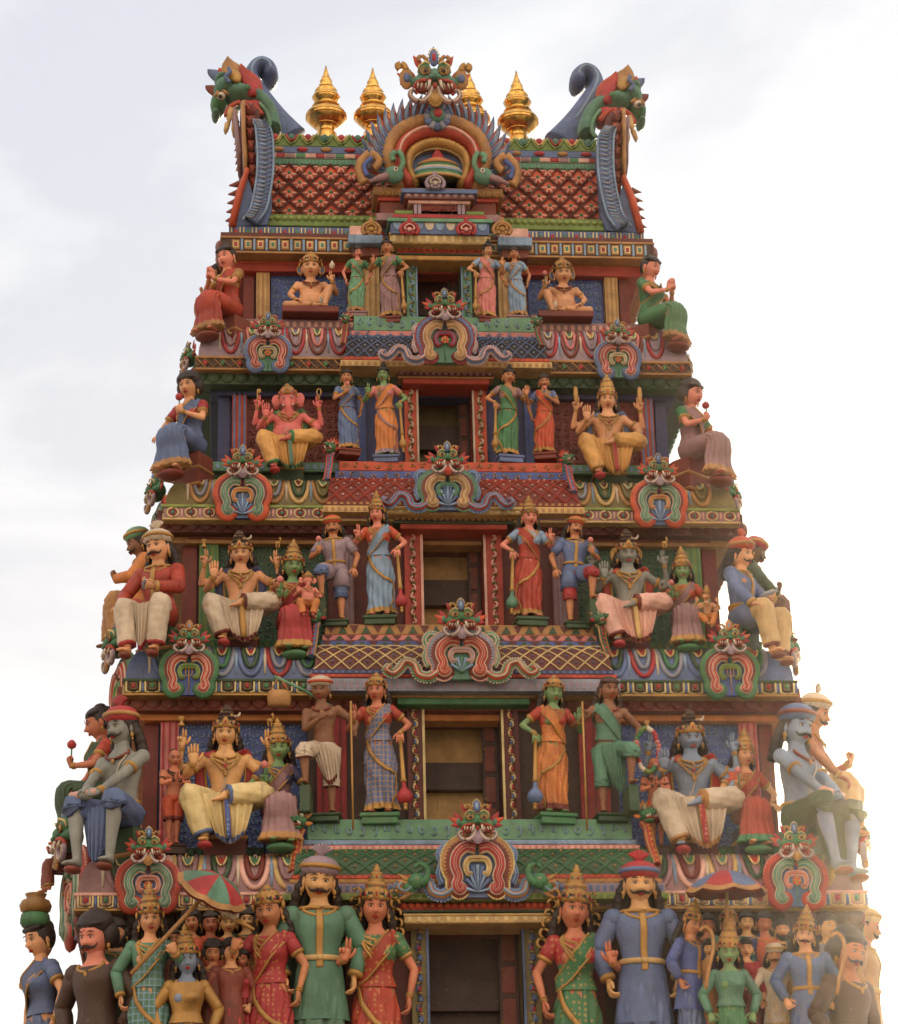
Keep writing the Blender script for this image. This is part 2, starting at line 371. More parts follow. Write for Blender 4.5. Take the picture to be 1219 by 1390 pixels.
    def wrap(s,z0,z1,off,mat,mb,hem=None,n=28):
        zs=[z0+(z1-z0)*i/20 for i in range(21)]; vs=[]
        for z in zs:
            for j in range(n): vs.append(s.ts(2*PI*j/n,z,off))
        fs=[(i*n+j,(i)*n+(j+1)%n,(i+1)*n+(j+1)%n,(i+1)*n+j) for i in range(20) for j in range(n)]
        ms=[hem if hem and i<2 else mat for i in range(20) for j in range(n)]
        mb.add(vs,[f for f in fs],ms)
    def sleeves(s,mb,mat,long=False,cuff='gold',off=.008,half=.55):
        for A in s.arms:
            b=A.r+off
            if long:
                sweep(mb,[A.sh,A.sh.lerp(A.e,.4),A.sh.lerp(A.e,.8),A.e],[b*1.05,b,b*.95,b*.9],mat,n=12,mod=lambda t,i:1+.04*math.sin(3*t+i*2)); ell(mb,A.e,b*.92,mat,10,6); ell(mb,A.sh,b*1.15,mat,10,6)
                sweep(mb,[A.e,A.e.lerp(A.h,.3),A.e.lerp(A.h,.6),A.e.lerp(A.h,.9)],[b*.9,b*.93,b*.82,b*.78],mat,n=12,mod=lambda t,i:1+.05*math.sin(3*t+i*2))
                if cuff: sweep(mb,[A.e.lerp(A.h,.82),A.e.lerp(A.h,.95)],[b*.84,b*.84],cuff,n=12)
            else:
                ell(mb,A.sh,b*1.2,mat,10,6); sweep(mb,[A.sh,A.sh.lerp(A.e,half*.5),A.sh.lerp(A.e,half)],[b*1.1,b*1.08,b*1.02],mat,n=12)
                if cuff: sweep(mb,[A.sh.lerp(A.e,half*.86),A.sh.lerp(A.e,half*1.04)],[b*1.08,b*1.08],cuff,n=12)
    def blouse(s,mat,cuff='gold',name='blouse',long=False,z0=.655):
        mb=MB(); s.wrap(z0,.79,.011 if z0>.6 else .018,mat,mb); s.sleeves(mb,mat,long,cuff); mb.build(name,s.root)
    def skirt_fn(s,z,th,rx0=.105,sway=0):
        "standing wrap skirt surface"
        t=(.56-z)/.52; rx=.082+.034*math.sin(min(1,t*2.6)*PI/2)-.014*max(0,t-.35)/.65+.020*max(0,t-.86)/.14
        ry=.068+.018*math.sin(min(1,t*2.2)*PI/2)+.0*t
        rx*=s.bulk*rx0/.105; ry*=s.bulk
        fr=math.exp(-(th/.55)**2)
        pl=.0065*(.4+t)*math.sin(13*th+3*math.sin(z*9))+ .008*fr*(.2+t)*math.sin(25*th)+.0045*math.sin(5*th+z*34)
        leg=.012*t*(math.exp(-((abs(th)-.75)/.35)**2))*(t<.9)
        return (rx+pl+leg)*math.sin(th)+sway*t*.06, -(ry+pl+leg)*math.cos(th)
    def skirt(s,mat,hem='gold',name='saree',rx0=.105,sway=0,z1=.035,front=None,border='gold',ztop=.565):
        mb=MB(); n=108; rows=26; vs=[];ms=[]
        c=s.T0@V((0,0,.5)); 
        def pt(th,z,off=0):
            x,y=s.skirt_fn(z,th,rx0,sway); k=1+off/.1
            return V((c.x*max(0,(z/.5)) + x*k, c.y+y*k, z))
        for i in range(rows+1):
            z=ztop+(z1-ztop)*i/rows
            for j in range(n): vs.append(pt(2*PI*j/n,z))
        fs=[(i*n+j,(i+1)*n+j,(i+1)*n+(j+1)%n,i*n+(j+1)%n) for i in range(rows) for j in range(n)]
        ms=[hem if i>=rows-2 else mat for i in range(rows) for j in range(n)]
        fs.append(tuple(rows*n+j for j in range(n))); ms.append(mat)
        mb.add(vs,fs,ms); s.skp=pt
        if border:   # draped edge running across the thighs
            for (a0,zz0,a1,zz1,bend) in ((-1.1,.55,.9,.30,.05),):
                k=(1 if sway>=0 else -1)
                P=[(k*(a0+(a1-a0)*t),zz0+(zz1-zz0)*t-bend*math.sin(t*PI)) for t in[i/12 for i in range(13)]]
                pts=[pt(a,z,.007) for a,z in P]; nor=[V((math.sin(a),-math.cos(a),0)) for a,z in P]
                s.strip(pts,nor,.013,border,mb=mb,th=.005)
                P=[(k*(.9+.25*math.sin(t*5)),.30-.26*t) for t in[i/8 for i in range(9)]]
                s.strip([pt(a,z,.006) for a,z in P],[V((math.sin(a),-math.cos(a),0)) for a,z in P],.009,border,mb=mb,th=.004)
        if front:
            P=[(.0,.55-.5*t) for t in[i/8 for i in range(9)]]
            s.strip([pt(a,z,.009) for a,z in P],[V((0,-1,0))]*9,.017,front,mb=mb,th=.005,border='gold')
        o=mb.build(name,s.root); return o
    def pallu(s,mat,border='gold',k=1,name='shoulder_drape'):
        "cloth from one shoulder across the chest to the other hip"
        mb=MB()
        s.ribbon([(k*.95,.80),(k*.55,.765),(k*.2,.71),(-k*.3,.65),(-k*.9,.60),(-k*1.5,.57)],.040,mat,mb=mb,off=.017,border=border)
        s.ribbon([(k*.95,.80),(k*1.6,.75),(k*2.4,.69),(k*2.9,.60)],.030,mat,mb=mb,off=.012)
        s.wrap(.545,.668,.012,mat,mb); mb.build(name,s.root)
    def dhoti(s,mat,hem='darkred',name='dhoti',drape=None,stripe=None,short=0,front=True,off=.010,belt='gold'):
        mb=MB(); ph=0
        for L in s.legs:
            b=L.b+off; q=1-short
            P=[L.hp,L.hp.lerp(L.kn,.25),L.hp.lerp(L.kn,.5),L.hp.lerp(L.kn,.75),L.kn]; Q=[b*1.12,b*1.1,b*1.02,b*.95,b*.92]
            if q>.5:
                e=(q-.5)*2*.93
                for t in(.15,.3,.45,.6,.75,.9,1): P.append(L.kn.lerp(L.a,t*e)); Q.append(b*(.92-.16*t*e)+.004)
            P2=spline(P,3); Q2=[]
            for i in range(len(P2)):
                t=i/(len(P2)-1)*(len(Q)-1); a=int(min(t,len(Q)-2)); Q2.append(Q[a]+(Q[a+1]-Q[a])*(t-a)+.0011*math.sin(i*1.55+ph))
            ms=[mat]*(len(P2)-3)+[hem]*3 if hem else mat
            sweep(mb,P2,Q2,ms,n=28,mod=lambda t,i:1+.038*math.sin(4*t+i*.55)+.040*math.sin(9*t-i*.30)); ph+=1.3
        ell(mb,s.up(0,.0,.495),(.108*s.bulk,.084*s.bulk,.062),mat,20,10)
        if belt: s.beltring(mb,belt,.555)
        if drape:
            # drape=(x0,x1,ztop,y,xb0,xb1,zbot): pleated hanging cloth
            x0,x1,zt,y,b0,b1,zb=drape; nu=40; nv=10; vs=[]
            for v in range(nv+1):
                t=v/nv; z=zt+(zb-zt)*t
                for side in(0,1):
                    for u in range(nu+1):
                        q=u/nu; x=(x0+(x1-x0)*q)*(1-t)+(b0+(b1-b0)*q)*t; yy=y-.03*math.sin(q*PI)*(1-.3*t)+.010*(.5+t)*math.sin(q*nu*1.1+math.sin(q*6)*1.5)-.01*t+side*.02
                        x=x+(.5*(b0+b1)-x)*.28*t*t; vs.append((x,yy,z+t*(.045-.065*math.sin(q*PI))+.006*t*math.sin(q*nu*1.1)))
            w=2*(nu+1); fs=[];ms=[]
            for v in range(nv):
                for u in range(nu):
                    a=v*w+u; fs.append((a,a+w,a+w+1,a+1)); ms.append(hem if v==nv-1 and hem else mat)
                    a+=nu+1; fs.append((a,a+1,a+w+1,a+w)); ms.append(mat)
            mb.add(vs,fs,ms)
            if stripe:
                q=.5; xt=x0+(x1-x0)*q; xb=b0+(b1-b0)*q
                P=[V((xt+(xb-xt)*t,y-.044-.012*t+.01*t,zt+.01+(zb-zt)*t*1.02)) for t in[i/6 for i in range(7)]]
                s.strip(P,[V((0,-1,0))]*7,.020,stripe,mb=mb,th=.006,border='gold')
        return mb.build(name,s.root)
    def beltring(s,mb,mat,z,w=.010,off=.010,buckle=True):
        n=28; pts=[s.ts(2*PI*j/n,z,off) for j in range(n)]
        sweep(mb,pts,(w,.006),mat,ref=s.T0.to_3x3()@V((0,0,1)),n=8,closed=True)
        if buckle: ell(mb,s.ts(0,z,off+.006),(.015,.006,.013),mat,10,6)
    def lapskirt(s,mat,hem='gold',name='saree',w=.10,flare=1.15,back=.02,border='gold'):
        "skirt of a seated figure with both shins hanging"
        La,Lb=s.legs[0],s.legs[1]
        hp=(La.hp+Lb.hp)/2; kn=(La.kn+Lb.kn)/2; a=(La.a+Lb.a)/2; wk=abs((La.kn-Lb.kn).length)/2
        side=(Lb.kn-La.kn); side=side.normalized() if side.length>.02 else V((1,0,0))
        P=[hp+V((0,.06,.03)),hp+V((0,.0,.02)),hp.lerp(kn,.35)+V((0,0,.01)),hp.lerp(kn,.75)+V((0,0,.008)),kn+V((0,-.012,.0)),kn.lerp(a,.2)+V((0,-.02,0)),kn.lerp(a,.5),kn.lerp(a,.8),a+V((0,-.0,-.015))]
        Q=[(.07,.05),(w*1.05,.078),(w*.98,.072),(w*.6+wk*.8,.064),(w*.42+wk,.062),(w*.42+wk,.058),(w*.5+wk,.056),(w*.6+wk,.062),((w*.72+wk)*flare,.074)]
        P2=spline(P,4); Q2=[]
        for i in range(len(P2)):
            t=i/(len(P2)-1)*(len(Q)-1); k=int(min(t,len(Q)-2)); Q2.append(tuple(Q[k][c]+(Q[k+1][c]-Q[k][c])*(t-k) for c in(0,1)))
        N=len(P2); mb=MB()
        for L in s.legs: sweep(mb,[L.hp+V((0,.03,0)),L.hp,L.hp.lerp(L.kn,.5),L.kn],[.066,.072,.066,.056],mat,n=18,mod=lambda t,i:1+.03*math.sin(7*t+i))
        ms=[hem if i>=N-4 else mat for i in range(N-1)]
        sweep(mb,P2,Q2,ms,ref=side,n=72,mod=lambda t,i:1+(.03+.07*i/N)*math.sin(13*t+i*.12)+.03*math.sin(4*t+i*.55)+.012*math.sin(i*1.3))
        ell(mb,s.up(0,.0,.50),(.106,.088,.075),mat,20,12)
        if border:
            # edge of the drape running from the waist over a thigh
            P=[P2[int(N*q)]+side*(Q2[int(N*q)][0]*.9*c)+V((0,-.02,.045+.0*q)) for q,c in((.06,-.3),(.2,-.1),(.34,.25),(.46,.6))]
            sweep(mb,spline(P,4),(.012,.006),border,ref=side,n=8)
        return mb.build(name,s.root)
    def tunic(s,mat,z0=.36,front='gold',cuff='gold',long=True,name='tunic',flare=.03,belt='gold',split=False,collar='gold'):
        mb=MB(); s.wrap(.53,.79,.010,mat,mb); 
        seated=s.legs and s.legs[0].kn.z>.2 and abs(s.legs[0].kn.y-s.legs[0].hp.y)>.12
        n=36; vs=[]; rows=8
        if not seated:
            for i in range(rows+1):
                t=i/rows; z=.56+(z0-.56)*t
                for j in range(n):
                    th=2*PI*j/n; a,b,y=s.tr(max(.5,z)); k=.012+flare*t+.006*t*math.sin(9*th)
                    vs.append(s.up((a+k)*math.sin(th),y-(b+k)*math.cos(th),z))
            mb.add(vs,[(i*n+j,(i+1)*n+j,(i+1)*n+(j+1)%n,i*n+(j+1)%n) for i in range(rows) for j in range(n)],mat)
        else:
            ell(mb,s.up(0,0,.51),(.115*s.bulk,.09*s.bulk,.07),mat,20,10)
            for L in s.legs:
                e=.72; b=L.b+.016
                sweep(mb,[L.hp,L.hp.lerp(L.kn,e*.5),L.hp.lerp(L.kn,e)],[b*1.1,b*1.12,b*1.15],mat,n=18,mod=lambda t,i:1+.03*math.sin(5*t+i))
        s.sleeves(mb,mat,long,cuff,off=.010,half=.75)
        if front: s.ribbon([(0,.79),(0,.72),(0,.65),(0,.58),(0,.53)],.016,front,mb=mb,off=.014,border=None)
        if collar:
            pts=[s.ts(2*PI*j/20,.803,.012) for j in range(20)]; sweep(mb,pts,.009,collar,n=6,closed=True)
        if belt: s.beltring(mb,belt,.575,w=.013,off=.016)
        return mb.build(name,s.root)
    # ---------------------------------------------------------------- adornments
    def jewels(s,neck=2,armlet=True,bangle=True,anklet=True,ear=True,belt=False,thread=False,mat='gold',sash=False,chest=True,beads=None):
        mb=MB()
        for q in range(neck):
            zd=.775-.035*q-.012
            pts=[]
            for j in range(17):
                th=-1.05+2.1*j/16; z=zd+(.805-zd)*(abs(th)/1.05)**1.5; pts.append(s.ts(th*.9,z,.006))
            sweep(mb,pts,(.0055 if q else .007),beads or mat,n=6,mod=lambda t,i:1+.3*(i%2))
            ell(mb,s.ts(0,zd-.012,.010),(.010,.006,.013),'crimson' if q==1 else mat,8,6)
        if chest:
            for k in(-1,1):
                s.ribbon([(k*.7,.79),(k*.5,.74),(k*.15,.69),(0,.675)],.0035,mat,mb=mb,off=.010,th=.003)
            ell(mb,s.ts(0,.668,.012),(.014,.006,.017),mat,8,6)
        mb.build('necklace',s.root)
        if thread: mb=MB(); s.ribbon([(.75,.80),(.4,.74),(.1,.66),(-.2,.58),(-.6,.54)],.0035,'offwhite',mb=mb,off=.006,th=.003); mb.build('chest_thread',s.root)
        for A in s.arms:
            if armlet:
                mb=MB(); p=A.sh.lerp(A.e,.55); sweep(mb,[A.sh.lerp(A.e,.50),p,A.sh.lerp(A.e,.60)],[A.r*1.02,A.r*1.16,A.r*1.02],mat,n=12)
                ell(mb,p+V((0,-A.r*1.05,0)),(.008,.005,.013),mat,8,5); mb.build('armlet',s.root)
            if bangle:
                mb=MB()
                for t in(.84,.92): sweep(mb,[A.e.lerp(A.h,t-.04),A.e.lerp(A.h,t),A.e.lerp(A.h,t+.04)],[A.r*.58,A.r*.74,A.r*.56],mat,n=12)
                mb.build('bangle',s.root)
        if anklet:
            for L in s.legs: mb=MB(); sweep(mb,[L.kn.lerp(L.a,.9),L.kn.lerp(L.a,.95),L.a],[L.b*.42,L.b*.56,L.b*.42],mat,n=12); mb.build('anklet',s.root)
        if ear:
            for k in(-1,1):
                mb=MB(); ell(mb,s.hm@V((k*.063,-.004,-.036)),(.009,.009,.014),mat,8,6); ell(mb,s.hm@V((k*.064,-.004,-.052)),(.006,.006,.008),mat,6,5); mb.build('earring',s.root)
        if belt: mb=MB(); s.beltring(mb,mat,.565); mb.build('belt',s.root)
    def hair(s,style='long',mat='black'):
        mb=MB(); h=s.hm
        def e(c,r,**k): ell(mb,h@V(c),tuple(x*s.hs for x in r),mat,k.get('nu',16),k.get('nv',12),rot=h.to_3x3().normalized())
        e((0,.016,.016),(.064,.066,.078))
        e((0,.004,.052),(.058,.060,.040))
        for k in(-1,1): e((k*.030,-.014,.056),(.034,.038,.018))
        if style in('long','curly'):
            for k in(-1,1):
                P=[h@V((k*.050,.02,.01)),h@V((k*.068,.025,-.03)),h@V((k*.078,.03,-.07)),h@V((k*.082,.03,-.115)),h@V((k*.088,.03,-.15))]
                sweep(mb,spline(P,4),[.022*s.hs*(1+.16*math.sin(i*1.9)) for i in range(17)],mat,n=8)
                P=[h@V((k*.03,.05,0)),h@V((k*.045,.06,-.06)),h@V((k*.055,.055,-.13))]
                sweep(mb,spline(P,4),.026*s.hs,mat,n=8)
        if style=='bun': e((0,.052,.045),(.040,.036,.040)); e((0,.03,.080),(.034,.034,.024))
        if style=='topknot': e((0,.0,.098),(.030,.030,.026)); e((0,.0,.125),(.020,.020,.016))
        if style=='sidebun': e((.045,.045,.03),(.038,.036,.045)); e((-.045,.045,.03),(.030,.03,.04))
        if style=='big': e((0,.02,.05),(.078,.070,.062)); e((.05,.03,0),(.04,.045,.055)); e((-.05,.03,0),(.04,.045,.055))
        return mb.build('hair',s.root)
    def crown(s,style='kirita',mat='gold',jewel='crimson'):
        mb=MB(); h=s.hm@Matrix.Translation((0,.004,.036))@Euler((R(-6),0,0)).to_matrix().to_4x4()
        if style=='kirita': pr=[(.060,-.008),(.066,0),(.066,.010),(.062,.014),(.064,.024),(.060,.040),(.055,.052),(.056,.058),(.050,.062),(.049,.078),(.043,.092),(.044,.098),(.036,.104),(.030,.116),(.020,.124),(.021,.130),(.012,.136),(.012,.142),(.004,.152)]
        elif style=='karanda': pr=[(.060,-.008),(.066,0),(.066,.010),(.058,.018),(.060,.030),(.052,.042),(.044,.048),(.050,.058),(.046,.068),(.034,.074),(.040,.084),(.036,.092),(.024,.098),(.029,.106),(.026,.114),(.014,.120),(.017,.128),(.010,.136),(.003,.150)]
        elif style=='cap': pr=[(.060,-.006),(.065,.0),(.064,.010),(.058,.022),(.054,.036),(.046,.048),(.034,.058),(.022,.064),(.022,.070),(.012,.078),(.003,.086)]
        else: pr=[(.060,-.010),(.066,0),(.066,.012),(.060,.020),(.058,.028)]
        lathe(mb,[(r,z,(mat,mat,'darkgold','gold')[q%4]) for q,(r,z) in enumerate(pr)],mat,h,n=30,mod=lambda t,i:1+(.045*math.cos(10*t+i) if i%3 else 0))
        for q,(r,z) in enumerate(pr):
            if q in(2,6,11) and r>.03:
                for a in range(10): ell(mb,h@V((r*1.03*math.sin(a*PI/5),-r*1.03*math.cos(a*PI/5),z)),(.006,.006,.0065),(jewel,'teal')[a%2],6,5)
        # front leaf plates
        for a,zz,w,hh in((0,.020,.020,.034),(.75,.014,.014,.024),(-.75,.014,.014,.024),(1.4,.012,.012,.018),(-1.4,.012,.012,.018)):
            p=V((.065*math.sin(a),-.065*math.cos(a),zz)); rot=(h.to_3x3().normalized()@Euler((0,0,a)).to_matrix())
            ell(mb,h@p,(w*s.hs*.8,.007*s.hs,hh*s.hs*.8),mat,10,8,rot=rot)
            ell(mb,h@(p*1.1+V((0,0,-.002))),(.0055*s.hs,.004*s.hs,.0085*s.hs),jewel,8,6,rot=rot)
        for k in(-1,1):   # side ornaments above the ears
            ell(mb,h@V((k*.070,.0,-.012)),(.008*s.hs,.016*s.hs,.02*s.hs),mat,10,6)
        o=mb.build('crown',s.root)
        if style=='jata':
            b=MB(); 
            for q,(r,z) in enumerate(((.050,.045),(.044,.068),(.034,.088),(.020,.104))): ell(b,h@V((0,.0,z)),(r*s.hs,r*s.hs,.017*s.hs),'darkbrown',14,8)
            for t in range(5): ell(b,h@V((.028*math.cos(t*1.3),-.028+.006*t,.06+.01*t)),(.01*s.hs,.008*s.hs,.012*s.hs),'gold',6,5)
            b.build('hair_bun',s.root)
            c=MB(); pts=[h@V((.052+.020*math.cos(a),-.01,.078+.020*math.sin(a))) for a in[R(200+i*22) for i in range(9)]]
            sweep(c,pts,[.002,.005,.007,.008,.0085,.008,.007,.005,.002],'white',n=6); c.build('crescent_moon',s.root)
        return o
    def halo(s,mat='bluegrey',rim='gold',r=.052):
        for k in(-1,1):
            mb=MB(); c=s.hm@V((k*.066,.035,-.005)); ell(mb,c,(r*.62,.008,r),mat,16,8)
            sweep(mb,[c+V((r*.62*math.cos(a),-.004,r*math.sin(a))) for a in[i*PI/10 for i in range(20)]],.007,rim,n=6,closed=True)
            mb.build('ear_disc',s.root)
    def turban(s,mat='white',band='gold',tuft=True):
        mb=MB(); h=s.hm@Matrix.Translation((0,.006,.040))@Euler((R(-8),0,0)).to_matrix().to_4x4()
        pr=[(.058,-.016),(.068,-.008),(.075,.004),(.076,.016),(.070,.030),(.060,.042),(.045,.052),(.028,.058),(.008,.060)]
        lathe(mb,pr,mat,h,n=40,mod=lambda t,i:1+.035*math.sin(9*t+i*1.1))
        pts=[h@V((.076*math.sin(a),-.076*math.cos(a),.004+.014*abs(math.cos(a*.5)))) for a in[i*2*PI/28 for i in range(28)]]
        sweep(mb,pts,(.011,.008),band,ref=(0,0,1),n=8,closed=True)
        o=mb.build('turban',s.root)
        if tuft:
            t=MB()
            for i in range(7):
                a=(i-3)*.28; P=[h@V((0,.0,.05)),h@V((.02*math.sin(a),-.004,.075)),h@V((.055*math.sin(a),-.006,.05+.058*math.cos(a)))]
                sweep(t,spline(P,3),[.006,.007,.008,.009,.009,.008,.004],mat,n=6)
            t.build('turban_tuft',s.root)
    def face(s,moust=False,mark=True,beard=None):
        inst('eyes',EYES,s.root,s.hm); inst('lips',LIPS,s.root,s.hm)
        if mark: inst('forehead_mark',BINDI,s.root,s.hm)
        if moust: inst('moustache',MOUST,s.root,s.hm)
        if beard:
            b=MB(); ell(b,s.hm@V((0,-.030,-.060)),(.042*s.hs,.034*s.hs,.036*s.hs),beard,14,10)
            for k in(-1,1): ell(b,s.hm@V((k*.040,-.016,-.036)),(.014*s.hs,.024*s.hs,.036*s.hs),beard,10,8)
            b.build('beard',s.root)
    def shawl(s,mat,border='gold'):
        "scarf falling from both shoulders behind the arms"
        for k in(-1,1):
            mb=MB(); P=[s.up(k*.07,-.02,.80),s.up(k*.115,.0,.80),s.up(k*.145,.02,.72),s.up(k*.140,.03,.62),s.up(k*.125,.04,.54)]
            P=spline(P,4); sweep(mb,P,(.036,.010),mat,ref=(.6,-.8*k*0,.2),n=12,mod=lambda t,i:1+.1*math.sin(4*t+i*.6))
            sweep(mb,[p+V((-k*.028,-.012,0)) for p in P],(.008,.006),border,n=6)
            mb.build('shawl',s.root)
    def mace(s,A,foot,mat='gold',bulb='gold',r=.030):
        f=V(foot); top=A.h+V((0,-.012,.0)); mb=MB(); d=(top-f)
        z=d.normalized(); x=z.orthogonal().normalized(); Mx=Matrix((x,z.cross(x),z)).transposed().to_4x4(); Mx.translation=f; L=d.length
        lathe(mb,[(.006,0),(.016,.005),(.013,.02),(.009,.03),(.017,.035),(.014,.05),(.013,.10),(.013,L*.35),(.016,L*.36),(.026,L*.37),(.017,L*.40),(.015,L*.6),(.011,L*.97),(.019,L*.98),(.013,L)],mat,Mx,n=12)
        o=mb.build('mace',s.root); b=MB()
        lathe(b,[(.012,.048),(r*.75,.058),(r,.085),(r,.105),(r*.8,.13),(r*.5,.15),(.018,.165),(.013,L*.37)],bulb,Mx,n=20,mod=lambda t,i:1+(.07*math.cos(10*t) if 1<=i<=5 else 0))
        q=b.build('mace_head',s.root); q.parent=o
    def staff(s,p0,p1,mat='ochre',r=.007,name='staff'):
        mb=MB(); sweep(mb,[p0,V(p0).lerp(V(p1),.5),p1],r,mat,n=8); return mb.build(name,s.root)
    def held(s,A,kind,mat='gold',up=.0):
        "emblem standing on the finger tips or gripped in the hand"
        mb=MB(); c=A.Mx@V((0,-.008,.105)) if kind in('conch','disc','drum','deer','rosary') else A.Mx@V((0,-.02,.05)); T=Matrix.Translation(c)
        if kind=='conch': lathe(mb,[(.004,0),(.012,.006),(.024,.025),(.027,.042),(.020,.060),(.012,.072),(.004,.09)],mat,T,n=14,mod=lambda t,i:1+.1*math.sin(t*2+i)); name='conch_shell'
        elif kind=='disc': 
            lathe(mb,[(.010,0),(.022,.02),(.028,.045),(.022,.075),(.006,.098)],mat,T@Matrix.Diagonal((1,.4,1,1)),n=14,mod=lambda t,i:1+.1*math.cos(8*t)); name='discus'
        elif kind=='drum': lathe(mb,[(.019,0),(.019,.008),(.008,.026),(.008,.03),(.019,.048),(.019,.056)],mat,T,n=14); name='hand_drum'
        elif kind=='deer':
            ell(mb,c+V((0,0,.035)),(.020,.012,.014),mat); sweep(mb,[c+V((.014,0,.04)),c+V((.02,0,.065)),c+V((.012,-.004,.078))],[.008,.007,.008],mat)
            for k in(-.012,.012): sweep(mb,[c+V((k,0,.03)),c+V((k*.6,0,-.005))],.005,mat)
            name='small_deer'
        elif kind=='lotus':
            sweep(mb,[c+V((0,0,-.06)),c,c+V((.004,0,.045))],.005,'green',n=6); lathe(mb,[(.006,.04),(.020,.05),(.024,.068),(.018,.082),(.008,.092)],mat,T,n=16,mod=lambda t,i:1+.14*abs(math.cos(4*t))); name='lotus_flower'
        elif kind=='axe': sweep(mb,[c+V((0,0,-.05)),c+V((0,0,.09))],.005,mat); ell(mb,c+V((.014,0,.075)),(.018,.005,.022),mat); name='axe'
        elif kind=='loop': sweep(mb,[c+V((.018*math.cos(a),0,.07+.032*math.sin(a))) for a in[i*PI/8 for i in range(16)]],.006,mat,n=6,closed=True); sweep(mb,[c,c+V((0,0,.04))],.006,mat); name='noose'
        elif kind=='paddle': lathe(mb,[(.006,-.04),(.006,0),(.011,.01),(.013,.07),(.010,.12),(.004,.128)],mat,T@Matrix.Diagonal((1.5,.6,1,1)),n=12); name='ritual_blade'
        return mb.build(name,s.root)
    def plinth(s,w=.13,d=.10,h=.04,mat='darkred',drop=.06,c=None):
        mb=MB(); x=c or 0; box(mb,x-w,x+w,-d,d,-h,0.002,mat,.008); box(mb,x-w*.9,x+w*.9,-d*.9,d*.9,-h-drop,-h+.001,mat,.006)
        mb.build('plinth',s.root)
    def rock(s,c,r,mat='darkgreen',name='seat_rock',seed=0):
        mb=MB(); rr=random.Random(seed)
        box(mb,c[0]-r[0]*.62,c[0]+r[0]*.62,c[1]-r[1]*.6,c[1]+r[1]*.9,-.06,c[2]+r[2]*.72,mat,.02)
        for q in(-.04,.08): box(mb,c[0]-r[0]*.68,c[0]+r[0]*.68,c[1]-r[1]*.66,c[1]+r[1]*.95,q,q+.025,'ochre',.008)
        return mb.build(name,s.root)
    def done(s,elephant=False):
        me=s.mb.mesh('body'); me.materials.clear(); me.materials.append(M(s.skin))
        o=bpy.data.objects.new('body',me); COL.objects.link(o); o.parent=s.root
        md=o.modifiers.new('r','REMESH'); md.mode='VOXEL'; md.voxel_size=.0085; md.use_smooth_shade=True
        sm=o.modifiers.new('s','SMOOTH'); sm.factor=.5; sm.iterations=2
        extra=[]
        if s.head and not elephant:
            v,f=HEAD; extra.append((v,f,s.hm,1))
        for k,Mx,fl in s.hands:
            v,f=HAND[k]; extra.append((v,f,Mx,fl))
        PENDING.append((o,extra,s.skin))
def finalize():
    bpy.context.view_layer.update(); dg=bpy.context.evaluated_depsgraph_get()
    for o,extra,skin in PENDING:
        ev=o.evaluated_get(dg); me=ev.to_mesh(); n=len(me.vertices); co=np.empty(n*3); me.vertices.foreach_get('co',co); co=co.reshape(-1,3)
        nl=len(me.loops); li=np.empty(nl,dtype=np.int32); me.loops.foreach_get('vertex_index',li)
        npol=len(me.polygons); lt=np.empty(npol,dtype=np.int32); me.polygons.foreach_get('loop_total',lt); ev.to_mesh_clear()
        C=[co];LI=[li];LT=[lt];off=n
        for v,f,Mx,fl in extra:
            A=np.array(Mx); w=v@A[:3,:3].T+A[:3,3]; C.append(w)
            ff=[g[::-1] for g in f] if fl<0 else f
            LI.append(np.array([i+off for g in ff for i in g],dtype=np.int32)); LT.append(np.array([len(g) for g in ff],dtype=np.int32)); off+=len(v)
        C=np.concatenate(C);LI=np.concatenate(LI);LT=np.concatenate(LT); ls=np.concatenate([[0],np.cumsum(LT)[:-1]]).astype(np.int32)
        nm=bpy.data.meshes.new('body'); nm.vertices.add(len(C)); nm.vertices.foreach_set('co',C.astype(np.float32).ravel())
        nm.loops.add(len(LI)); nm.loops.foreach_set('vertex_index',LI); nm.polygons.add(len(LT)); nm.polygons.foreach_set('loop_start',ls); nm.polygons.foreach_set('loop_total',LT)
        nm.polygons.foreach_set('use_smooth',np.ones(len(LT),dtype=bool)); nm.materials.append(M(skin)); nm.update(calc_edges=True); nm.validate()
        old=o.data; o.modifiers.clear(); o.data=nm; bpy.data.meshes.remove(old)
# ------------------------------------------------------------------ ornament pieces
def scroll(mb,path,layers,y0=0,beads=None,k=5,taper=True,cyc=(1,)):
    """nested flat bands following a path in XZ; layers=[(halfwidth,height,mat)] from the outside in"""
    P=spline([V((x,0,z)) for x,z in path],k); n=len(P)
    for w,h,m in layers:
        W=[]
        for i in range(n):
            t=i/(n-1); e=1 if not taper else (1-.35*t)
            W.append((w*e,h))
        rib=bool(beads) and m==layers[0][2]; sweep(mb,[p+V((0,y0,0)) for p in P],W,m,mod=(lambda t_,i_:1+.07*(i_%2)) if rib else None,ref=[ (P[min(i+1,n-1)]-P[max(i-1,0)]).normalized().cross(V((0,1,0))) for i in range(n)],n=10)
        # rounded end
        ell(mb,P[-1]+V((0,y0,0)),(W[-1][0],h,W[-1][0]),m,12,8)
    if beads:
        w,h,m=layers[0]; acc=0
        for i in range(1,n):
            t=(P[i]-P[i-1]); L=t.length; nn=t.normalized().cross(V((0,1,0))); e=1-.35*i/(n-1)
            for s in(-1,1): ell(mb,P[i]+nn*(s*w*e*.97)+V((0,y0-h*.25,0)),(.017,.017,.017),beads,6,5)
